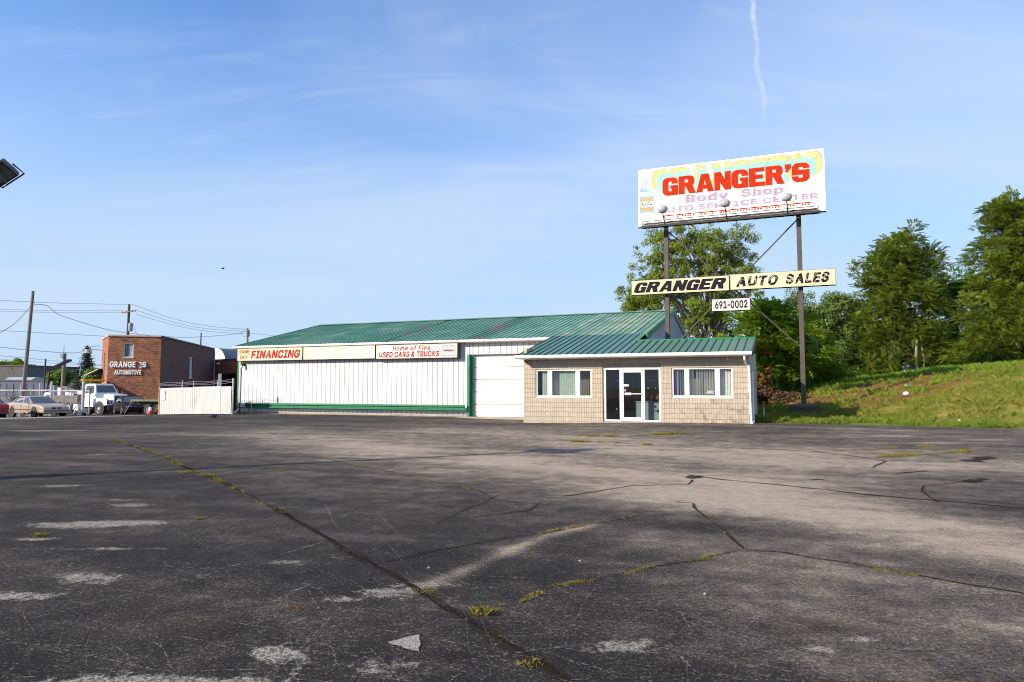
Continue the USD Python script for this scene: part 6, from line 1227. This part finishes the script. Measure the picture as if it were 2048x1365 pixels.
def tree(name, label, cat, base, H, lobes, nclump, per, size, leafm, barkm, seed, r0=.18, style='leaf', group=None, trunk=True, limbs=6, clump_r=.55, shell=.55, stems=1, lean=(0, 0), ragged=.16):
    """lobes: (dx, dy, z, rx, ry, rz) ellipsoids that share the crown's leaf clumps; z above the base"""
    rng = np.random.default_rng(seed); t = thing(name, label, cat, base, 0, group)
    vol = np.array([l[3] * l[4] * l[5] for l in lobes]) ** .75; pick = rng.choice(len(lobes), nclump, p=vol / vol.sum()); lb = np.array(lobes, float)[pick]
    d = rng.normal(0, 1, (nclump, 3)); d /= np.linalg.norm(d, axis=1, keepdims=True); rad = shell + (1 - shell) * rng.random(nclump) ** .6; rad *= 1 + ragged * rng.normal(0, 1, nclump).clip(-1.5, 1.8)
    cen = lb[:, :3] + d * rad[:, None] * lb[:, 3:]; cen[:, 2] = np.maximum(cen[:, 2], .15)
    rr_ = clump_r * rng.uniform(.55, 1.35, nclump); cnt = np.maximum(6, (per * (rr_ / clump_r) ** 2).astype(int)); idx = np.repeat(np.arange(nclump), cnt)
    e = rng.normal(0, 1, (len(idx), 3)); e /= np.linalg.norm(e, axis=1, keepdims=True); e *= (rng.random(len(idx)) ** .45)[:, None]; e[:, 2] *= .66 if style == 'frond' else .72
    P = cen[idx] + e * rr_[idx][:, None]; out = e * .8 + d[idx] * .5
    if style == 'frond': v, f = fronds(P, out, size, rng)
    else: v, f = leaves(P, out, size, rng, droop=.35)
    part(t, 'crown', (v, f), leafm)
    if trunk:
        for s_ in range(stems):
            off = rng.normal(0, .25, 2) if stems > 1 else np.zeros(2); top_ = np.array([off[0] * 3 + lean[0], off[1] * 3 + lean[1], H * .80]); zz = np.linspace(0, 1, 6)
            pts = np.stack([off[0] + (top_[0] - off[0]) * zz + .12 * np.sin(zz * 5 + seed + s_), off[1] + (top_[1] - off[1]) * zz + .10 * np.cos(zz * 4 + seed), -.3 + (top_[2] + .3) * zz], 1)
            tr = part(t, 'trunk', MB().tube(pts, r0 * (1 - .85 * zz) / (1 if stems == 1 else 1.4), 8), barkm, smooth=60)
            for k in rng.choice(nclump, min(limbs, nclump), replace=False):
                u = np.clip(cen[k][2] / H * .62, .12, .75); p0 = np.array([np.interp(u, zz, pts[:, i]) for i in range(3)]); p1 = cen[k]; mid = (p0 + p1) / 2 + [0, 0, .1 * np.linalg.norm(p1 - p0)]
                part(tr, 'limb', MB().tube([p0, mid, p1], [r0 * .38 * (1 - u * .6), r0 * .2, .012], 5), barkm)
    return t
def on_bank(px, Y): X = (px - CX) / F * Y; z = float(zbank(X, Y)); return (X, Y, z)
def lobes_px(base, Y, L_):
    """crown lobes read off as (px, py, half width px, half height px): turned into metres about the trunk's foot"""
    out = []
    for px, py, hw, hh in L_:
        c = at(px, py, Y); out.append((c[0] - base[0], .0, c[2] - base[2], hw / F * Y, max(hw / F * Y * .8, 1.0), hh / F * Y))
    return out
Y = 52.0; b = (14.5, Y, 0.3)
tree('cottonwood', 'tall airy cottonwood rising behind the gable and the cream signs', 'tree', b, 12.5, lobes_px(b, Y, [(1330, 530, 62, 62), (1300, 590, 60, 50), (1410, 500, 75, 55), (1455, 555, 55, 75), (1480, 500, 32, 50), (1350, 480, 50, 30), (1400, 600, 70, 60), (1440, 650, 45, 45), (1280, 600, 50, 36), (1350, 660, 60, 30), (1510, 560, 24, 50)]), 720, 90, .155, leaf_cotton, bark_pale, 3, r0=.22, limbs=22, clump_r=.44, shell=.25, stems=3)
Y = 38.5; b = on_bank(1530, Y)
tree('tree_of_heaven', 'feathery bright green tree of heaven just right of the office roof', 'tree', b, 6.0, lobes_px(b, Y, [(1505, 660, 34, 38), (1545, 640, 32, 34), (1560, 700, 45, 50), (1520, 740, 35, 50), (1600, 690, 30, 50), (1530, 630, 22, 22)]), 110, 30, .6, leaf_bright, bark, 5, r0=.09, style='frond', limbs=6, clump_r=.5, stems=3, shell=.3, ragged=.25)
Y = 41.0; b = on_bank(1590, Y)
tree('sumac', 'dense mid green shrub tree behind the right billboard post', 'tree', b, 5.0, lobes_px(b, Y, [(1570, 735, 48, 48), (1620, 735, 48, 50), (1655, 765, 45, 42), (1590, 785, 52, 30)]), 120, 34, .5, leaf_bright, bark, 6, r0=.09, style='frond', limbs=5, clump_r=.6, stems=3, shell=.35, ragged=.25)
Y = 47.0; b = on_bank(1670, Y)
tree('grey_poplar', 'grey green poplar between the right billboard post and the big dark tree', 'tree', b, 8.0, lobes_px(b, Y, [(1600, 650, 40, 50), (1650, 640, 50, 55), (1690, 640, 38, 70), (1640, 700, 60, 60), (1690, 740, 45, 50), (1715, 690, 30, 80), (1660, 610, 26, 30), (1570, 640, 26, 34), (1720, 640, 26, 40), (1600, 610, 22, 30)]), 480, 110, .15, leaf_silver, bark, 8, r0=.13, limbs=10, clump_r=.5, shell=.35)
Y = 46.0; b = on_bank(1800, Y)
tree('ash_tree', 'tall dark ash tree with a peaked crown, left of the two largest trees', 'tree', b, 11.5, lobes_px(b, Y, [(1805, 495, 34, 40), (1778, 545, 50, 50), (1838, 545, 44, 46), (1765, 600, 50, 60), (1830, 610, 62, 60), (1750, 680, 45, 60), (1800, 690, 60, 50), (1850, 690, 46, 50), (1740, 740, 36, 34), (1820, 475, 14, 24), (1858, 520, 24, 30)]), 330, 42, .44, leaf_olive, bark, 11, r0=.24, style='frond', limbs=14, clump_r=.62, shell=.45, ragged=.26)
Y = 50.0; b = on_bank(1915, Y)
tree('ash_tree', 'narrower ash tree in the dip between the two tall dark trees', 'tree', b, 7.5, lobes_px(b, Y, [(1905, 590, 34, 45), (1935, 580, 28, 45), (1910, 650, 36, 50), (1895, 700, 40, 45), (1930, 710, 36, 40)]), 130, 40, .42, leaf_deep, bark, 12, r0=.15, style='frond', limbs=10, clump_r=.58, shell=.35, ragged=.28)
Y = 43.0; b = on_bank(2030, Y)
tree('ash_tree', 'tallest dark ash tree cut by the right picture edge', 'tree', b, 14.0, lobes_px(b, Y, [(2040, 440, 44, 55), (2010, 500, 40, 50), (2060, 520, 70, 70), (1985, 560, 46, 50), (2050, 620, 90, 70), (1970, 630, 44, 52), (2010, 690, 80, 45), (1960, 700, 36, 34), (2000, 420, 22, 16), (2040, 400, 20, 30), (2100, 560, 60, 120)]), 440, 42, .44, leaf_olive, bark, 14, r0=.26, style='frond', limbs=16, clump_r=.62, shell=.45, ragged=.26)
Y = 44.5; b = on_bank(1990, Y)
tree('leafy_bush', 'broad leafed green bush under the tallest ash at the right', 'bush', b, 2.6, lobes_px(b, Y, [(1970, 705, 50, 30), (2020, 700, 45, 30), (1940, 715, 30, 22)]), 120, 20, .5, leaf_deep, bark, 15, r0=.05, style='frond', limbs=3, clump_r=.45, shell=.2)
# vines and dead stems up the big trunks
for k, (px, py0, py1, Y, lab) in enumerate([(1787, 650, 762, 45.2, 'curtain of dry brown vine hanging down the middle of the dark ash'), (1752, 690, 765, 45.4, 'thin dry vine on the left side of the dark ash'), (1862, 690, 750, 46.0, 'pinkish dry vine beside the lit trunk right of the dark ash')]):
    rng = np.random.default_rng(40 + k); a, b = at(px, py0, Y), at(px, py1, Y); m = MB()
    for _ in range(16): x0 = rng.normal(0, .28); m.tube([(a[0] + x0 + rng.normal(0, .12), Y + rng.normal(0, .2), a[2] - rng.uniform(0, 1.2)), (a[0] + x0 + rng.normal(0, .15), Y + rng.normal(0, .2), (a[2] + b[2]) / 2), (b[0] + x0 * .8 + rng.normal(0, .16), Y + rng.normal(0, .1), b[2] + rng.uniform(0, .9))], .016, 3, caps=False)
    top('dry_vine', m, vine_brown, lab, 'vine')
m = MB(); a = at(1836, 752, 44.6); m.tube([(a[0], a[1], a[2] - .4), (a[0] - .08, a[1], a[2] + 1.1), (a[0] + .02, a[1], a[2] + 2.4)], [.12, .10, .08], 8); m.tube([(a[0] + .3, a[1], a[2] - .4), (a[0] + .45, a[1], a[2] + 1.0), (a[0] + .3, a[1], a[2] + 2.0)], [.08, .07, .05], 7)
top('bare_trunk', m, bark_pale, 'pale sunlit bare double trunk standing at the top of the bank', 'tree trunk', smooth=60)
# undergrowth along the top of the bank: separate bushes
spots = [(1535, 800, 36.5, 36, 28, leaf_dead, 'low tangle of dead brown brush right of the office downspout', 'brush', .14), (1575, 812, 37.5, 30, 18, leaf_dead, 'brown brush in the shade left of the right billboard post', 'brush', .14), (1522, 765, 37.6, 14, 34, leaf_rust, 'orange leafed vine bush touching the office corner', 'bush', .14), (1530, 705, 37.9, 14, 20, leaf_rust, 'rust coloured leaf cluster beside the end of the teal roof', 'bush', .13),
         (1645, 785, 42.0, 30, 16, leaf_bright, 'bright green low bush just right of the billboard post', 'bush', .2), (1700, 765, 45.5, 30, 18, leaf_deep, 'dark low bush at the foot of the grey green poplar', 'bush', .2), (1760, 755, 46.5, 36, 14, leaf_deep, 'dark low bush under the dark ash', 'bush', .2), (1860, 735, 47.5, 30, 18, leaf_silver, 'pale loose bush right of the bare double trunk', 'bush', .16), (1905, 735, 48.5, 34, 20, leaf_deep, 'dark bush filling the gap under the narrow ash', 'bush', .2), (1560, 765, 39.5, 30, 26, leaf_deep, 'dark green bush behind the brown brush', 'bush', .2)]
for k, (px, py, Y, hw, hh, mt, lab, cat, sz) in enumerate(spots):
    X = (px - CX) / F * Y; b = (X, Y, float(zbank(X, Y))); tree('undergrowth_bush', lab, cat, b, 1.0, lobes_px(b, Y, [(px, py, hw, hh)]), 26 if mt is leaf_rust else 50, 45, sz, mt, bark, 60 + k, trunk=False, clump_r=.34, shell=.05, ragged=.45)
rng = np.random.default_rng(77); n = 2600; al = rng.uniform(-3, 14, n); nn = rng.normal(14.6, 1.0, n); x = T0[0] + al * TD[0] + nn * TN[0]; y = T0[1] + al * TD[1] + nn * TN[1]; P = np.stack([x, y, zbank(x, y)], 1)
m1 = blades(np.repeat(P, 3, 0) + rng.normal(0, .08, (3 * n, 3)) * [1, 1, 0], rng.uniform(.08, .34, 3 * n), np.full(3 * n, .028), np.full(3 * n, .6), rng); top('tall_weeds', m1, leaf_bright, 'fringe of tall weeds along the crest under the trees', 'weeds', kind='stuff')
# more woodland behind so that the sky shows only through gaps
for k, (px, py, Y, hw, hh, lab) in enumerate([(1560, 720, 58, 60, 60, 'shaded tree far behind the tree of heaven'), (1700, 700, 60, 60, 70, 'shaded tree far behind the poplar and the dark ash'), (1880, 690, 62, 60, 50, 'shaded tree seen through the dip between the ashes'), (2010, 660, 60, 70, 80, 'shaded tree behind the tallest ash at the right edge')]):
    X = (px - CX) / F * Y; b = (X, Y, 1.5); tree('background_tree', lab, 'tree', b, 6, lobes_px(b, Y, [(px, py, hw, hh), (px + 20, py + 30, hw, hh * .6)]), 150, 60, .3, leaf_deep, bark, 80 + k, r0=.12, limbs=4, clump_r=.8, shell=.2)
# left background: spruce, small trees, bushes over the grey building
def spruce(base, H, R0, seed, label):
    rng = np.random.default_rng(seed); t = thing('spruce', label, 'tree', base); part(t, 'trunk', MB().tube([(0, 0, -.5), (0, 0, H * .97)], [.2, .02], 7), bark); P, O_ = [], []
    for z in np.linspace(.04, .985, 34):
        r = R0 * (1 - z) ** .82 * rng.uniform(.75, 1.15) + .08; nb = max(4, int(13 * (1 - z) + 5)); ph = rng.uniform(0, 6)
        for k in range(nb):
            a = ph + k * 2 * math.pi / nb + rng.normal(0, .15); rl = r * rng.uniform(.7, 1.18); nl = max(4, int(34 * rl / R0 + 6)); u = rng.random(nl) ** .7; q = np.stack([np.cos(a) * u * rl, np.sin(a) * u * rl, z * H - .22 * u * rl + .10 * (u * rl) ** 2 / R0 + rng.normal(0, .05, nl)], 1); q[:, :2] += rng.normal(0, .09 + .05 * u[:, None] * rl, (nl, 2)); P.append(q); O_.append(np.tile([math.cos(a), math.sin(a), .1], (nl, 1)))
    P, O_ = np.concatenate(P), np.concatenate(O_); part(t, 'crown', leaves(P, O_, .30, rng, droop=.25, slim=.3), leaf_spruce); return t
q = at(172, 765, 84); qz = at(175, 692, 84)[2]; spruce((q[0], q[1], -.9), qz + .9, 2.3, 5, 'dark pointed spruce standing left of the brick building')
far = [(128, 757, 86, [(120, 757, 16, 10), (108, 750, 8, 8), (130, 752, 8, 12), (112, 765, 14, 8)], leaf_deep, 'small sparse tree behind the utility pole, left of the spruce', 60), (188, 758, 78, [(188, 756, 12, 11)], leaf_bright, 'yellow green bush between spruce and brick building', 60), (85, 757, 120, [(85, 757, 18, 9), (70, 762, 12, 8)], leaf_silver, 'hazy distant trees right of the grey block building', 70), (61, 746, 118, [(62, 745, 11, 14), (58, 752, 12, 10)], leaf_deep, 'dark round tree against the right end of the grey block building', 70),
       (30, 730, 124, [(36, 729, 14, 9), (18, 733, 16, 7)], leaf_bright, 'sunlit green treetops above the grey block building', 80), (-2, 738, 122, [(0, 732, 8, 9), (-12, 735, 12, 8)], leaf_deep, 'dark treetop at the left edge above the grey building', 50), (150, 770, 100, [(150, 772, 20, 8)], leaf_deep, 'low dark hedge behind the parked van', 50)]
for k, (px, py, Y, L_, mt, lab, nc) in enumerate(far):
    X = (px - CX) / F * Y; b = (X, Y, -1.0); tree('distant_tree', lab, 'tree', b, at(px, py, Y)[2] + 1, lobes_px(b, Y, L_), nc, 70, .34, mt, bark, 100 + k, r0=.15, limbs=4, clump_r=.7, shell=.3)
rng = np.random.default_rng(9)
for px, Y, h, lab in ((26, 50.6, 1.9, 'dry leafless weed against the fence near the left edge'), (62, 51.2, 1.7, 'brown seeded weed above the tan sedan roof')):
    X = (px - CX) / F * Y; m = MB()
    for k in range(14): a = rng.uniform(0, 6.3); m.tube([(X, Y, -.6), (X + .12 * math.cos(a), Y + .1 * math.sin(a), .5), (X + rng.normal(0, .35), Y + rng.normal(0, .25), h * rng.uniform(.6, 1) - .35)], [.012, .01, .006], 3)
    t = thing('dry_weed', lab, 'weed', (0, 0, 0)); part(t, 'stems', m, vine_brown); P = np.stack([rng.normal(X, .3, 220), rng.normal(Y, .2, 220), rng.uniform(.5, h - .35, 220)], 1); part(t, 'seed_heads', leaves(P, rng.normal(0, 1, (220, 3)), .07, rng), leaf_dead)

# ------------------------------------------------------------------ weeds in the cracks
rng = np.random.default_rng(33); PP, HH = [], []
def weeds_along(pts, n, spread, h, patchy=.5):
    q, _ = smooth_line(pts, .03, .12, rng); k = meshkit.fbm(np.stack([q[:, 0] * 4.5, q[:, 1] * 4.5, 0 * q[:, 0]], -1), 3, 19); w = np.clip(k - patchy, 0, 1) ** 1.6 + 4e-4; n = int(n * .55); h = h * .55; spread = spread * .8; i = rng.choice(len(q), n, p=w / w.sum()); p = q[i] + rng.normal(0, spread, (n, 2)); PP.append(p); HH.append(h * rng.uniform(.4, 1.2, n))
weeds_along(C_WEED1, 2400, .018, .034, .42); weeds_along(C_5, 1600, .06, .08, .45); weeds_along(C_6, 900, .04, .05, .40); weeds_along(C_7[:], 3400, .10, .12, .42); weeds_along(C_8[:3], 1500, .07, .09, .45); weeds_along(C_9, 2600, .08, .11, .4); weeds_along(C_10, 2000, .07, .06, .45)
weeds_along(C_2[-4:], 700, .015, .04, .4); weeds_along(C_R1[3:6], 500, .015, .03, .4); weeds_along(C_R2[1:4], 160, .02, .03, .4); weeds_along(C_MAIN[:5], 300, .04, .05, .5); weeds_along(C_MAIN[5:], 200, .03, .025, .55); weeds_along(G2((1600, 868), (1650, 872)), 260, .1, .06, .3); weeds_along(G2((560, 940), (610, 939)), 260, .05, .05, .3); weeds_along(G2((690, 925), (860, 912)), 300, .05, .04, .5); weeds_along(G2((1490, 868), (1515, 862)), 120, .08, .06, .3)
weeds_along([Wp(-.5, .0)[:2], Wp(15, -.1)[:2]], 1500, .14, .10, .45); weeds_along([Wp(19.9, -4.05)[:2], Wp(23, -4.05)[:2]], 160, .04, .07, .5); weeds_along([Wp(16, -1.7)[:2], Wp(19.8, -2.2)[:2]], 200, .1, .04, .5)
p = np.concatenate(PP); h = np.concatenate(HH); P = np.stack([p[:, 0], p[:, 1], zg(p[:, 0], p[:, 1])], 1)
top('crack_weeds', blades(P, h, np.full(len(P), .009), np.full(len(P), 1.1), rng), blade_dry, 'yellow green weeds growing in the pavement cracks', 'weeds', kind='stuff')
for k, (px, py, r, n, h, mt, lab) in enumerate([(965, 1228, .075, 190, .075, blade_dry, 'yellow green grass tuft beside the long dark tar seam in the foreground'), (80, 1074, .06, 60, .08, blade_dry, 'small weed on the pale patch near the left edge of the lot'), (400, 1039, .05, 60, .05, blade_dry, 'green tuft growing from the short crack left of the tar seam'), (848, 1184, .10, 80, .04, blade_dry, 'straw coloured tuft on the tar seam at the end of the sandy stripe'), (1062, 1330, .07, 60, .04, blade_dry, 'dry tuft on the tar seam close to the bottom edge'), (590, 1218, .05, 24, .04, leaf_rust, 'tiny rust red weed left of the tar seam'), (1005, 1211, .02, 20, .03, blade_dry, 'tiny tuft right of the foreground grass tuft'), (366, 946, .16, 130, .07, blade_dry, 'upper yellow tuft on the weedy crack at left'), (418, 952, .14, 120, .07, blade_dry, 'lower yellow tuft on the weedy crack at left')]):
    rng = np.random.default_rng(200 + k); c = ground_px(px, py); a = rng.uniform(0, 6.3, n); rr_ = r * rng.random(n) ** .6 * .8; P = np.stack([rr_ * np.cos(a) * 1.3, rr_ * np.sin(a), np.zeros(n)], 1); t = thing('weed_tuft', lab, 'weed', c); part(t, 'blades', blades(P, h * .6 * rng.uniform(.5, 1.3, n), np.full(n, .006), np.full(n, 1.0), rng), mt)
# ------------------------------------------------------------------ litter, stake, bird
def crumple(r, seed, sq=.6):
    m = trimesh.creation.icosphere(2, 1.0); v = m.vertices * (0.6 + .8 * meshkit.noise(m.vertices * 2.2 + 7, seed))[:, None] * r; v[:, 2] *= sq; v[:, 2] -= v[:, 2].min(); return v, m.faces
def litter(name, lab, cat, p, r, mat, seed, sq=.6): t = thing(name, lab, cat, p); part(t, 'crumpled_sheet', crumple(r, seed, sq), mat); return t
def bank_px(px, py):
    d = at(px, py, 1.0) - EYE
    for k in np.arange(24, 60, .05):
        P = EYE + d * k
        if P[2] <= zbank(P[0], P[1]) and alnn(P[0], P[1])[1] > 0: return P
    return P
litter('plastic_bag', 'white plastic bag lying on the grass below the bare soil of the bank', 'bag', bank_px(1812, 791), .13, plastic_bag, 3); litter('plastic_scrap', 'grey plastic scrap caught in the weeds above the white bag', 'litter', bank_px(1814, 775), .12, galv, 4)
for k, (px, py) in enumerate([(1955, 836), (1918, 844), (1533, 829)]): litter('paper_scrap', ['small white scrap low on the grass near the right edge', 'smallest white scrap at the foot of the bank', 'pale scrap in the brown brush behind the marker stake'][k], 'litter', bank_px(px, py), .06, notice_white, 6 + k)
litter('rag', 'dark blue rag on the asphalt in front of the white gate', 'rag', ground_px(427, 836), .17, cloth_blue, 9, .45)
for k, (px, py, lab) in enumerate([(1160, 1124, 'flat pale stone on the sealed asphalt'), (858, 1138, 'small pale pebble near the sandy stripe'), (1410, 1190, 'pale pebble near the worn scratches at right')]): litter('pebble', lab, 'stone', ground_px(px, py), .012, concrete_grey, 20 + k)
q = Wp(29.55, -2.4); zq = float(zbank(q[0], q[1])); ms = thing('marker_stake', 'thin grey stake with an orange top right of the office downspouts', 'stake', (q[0], q[1], .1)); part(ms, 'stake', MB().bbox(-.02, .02, -.02, .02, -.1, .62, .004), galv); part(ms, 'orange_top', MB().bbox(-.028, .028, -.028, .028, .62, .86, .004), M('marker_orange', (.45, .09, .03), (.38, .07, .03), 5, .6))
q = at(446, 537.5, 46); br = thing('flying_bird', 'small dark bird gliding above the left end of the green roof', 'bird', q, 20)
bm = trimesh.creation.icosphere(2, 1.0); part(br, 'body', (bm.vertices * [.11, .035, .035], bm.faces), bird_black, smooth=True)
for s in (1, -1): part(br, 'wing', MB().hull([(.05, 0, .01), (-.05, 0, .01), (.03, s * .10, .05), (-.05, s * .10, .05), (-.06, s * .2, .02), (-.02, s * .19, .025), (0, 0, .025)]), bird_black)
part(br, 'tail', MB().hull([(-.09, .015, 0), (-.09, -.015, 0), (-.18, .03, .0), (-.18, -.03, 0), (-.1, 0, .012), (-.18, 0, .008)]), bird_black)
# weeds and clods on the bare soil of the bank
rng = np.random.default_rng(55); n = 1500; al = rng.uniform(-3, 11, n); nn = rng.uniform(3.5, 14.2, n); x = T0[0] + al * TD[0] + nn * TN[0]; y = T0[1] + al * TD[1] + nn * TN[1]
ok = (rng.random(n) < soil_amount(x, y)) & (meshkit.fbm(np.stack([x * 1.1, y * 1.1, 0 * x], -1), 3, 61) > .50); x, y = x[ok], y[ok]; P = np.stack([x, y, zbank(x, y) - .01], 1); P = np.repeat(P, 6, 0) + rng.normal(0, .07, (6 * len(P), 3)) * [1, 1, 0]
top('soil_weeds', blades(P, rng.uniform(.08, .34, len(P)), np.full(len(P), .028), np.full(len(P), .7), rng), leaf_bright, 'scattered green weeds growing on the reddish bare soil', 'weeds', kind='stuff')
n = 2600; al = rng.uniform(-3, 11, n); nn = rng.uniform(3.5, 14.2, n); x = T0[0] + al * TD[0] + nn * TN[0]; y = T0[1] + al * TD[1] + nn * TN[1]; ok = rng.random(n) < soil_amount(x, y); x, y = x[ok], y[ok]
ico = trimesh.creation.icosahedron(); r = rng.uniform(.02, .075, len(x)); V_ = (ico.vertices[None] * rng.uniform(.6, 1.3, (len(x), 12, 3)) * r[:, None, None] * [1.3, 1.3, .7] + np.stack([x, y, zbank(x, y)], 1)[:, None]).reshape(-1, 3); k = np.arange(len(x))[:, None, None] * 12
top('soil_clods', (V_, (ico.faces[None] + k).reshape(-1, 3)), M('clod_soil', (.14, .066, .018), (.22, .115, .035), 6, 1.0), 'reddish brown clods and mulch on the bare strip of the bank', 'soil', kind='stuff')
# repeats of a kind carry one group
GROUPS = {'wall_sign': 'lettered signs along the eave of the white workshop', 'sales_sign': 'black lettered signs across the billboard posts', 'security_camera': 'cameras under the office eave', 'parked_car': 'cars parked by the fence and gate', 'scrap_pickup': 'old pickups behind the chain link fence',
          'utility_cabinet': 'cabinets behind the chain link gate', 'utility_pole': 'utility poles on the left', 'power_line': 'overhead wires on the left', 'ash_tree': 'tall ash trees at the top of the bank', 'dry_vine': 'dry vines hanging on the ash trees', 'undergrowth_bush': 'bushes along the top of the bank',
          'background_tree': 'shaded trees behind the bank', 'distant_tree': 'far trees on the left', 'dry_weed': 'dry weeds at the chain link fence', 'weed_tuft': 'tufts growing from the pavement', 'paper_scrap': 'white scraps on the bank', 'pebble': 'loose pale stones on the asphalt'}
for ch in world.GetPrim().GetChildren():
    nm = ch.GetName(); nm = nm[:-4] if nm[-4:-3] == '_' and nm[-3:].isdigit() else nm
    if nm in GROUPS and ch.GetCustomDataByKey('label'): ch.SetCustomDataByKey('group', GROUPS[nm])
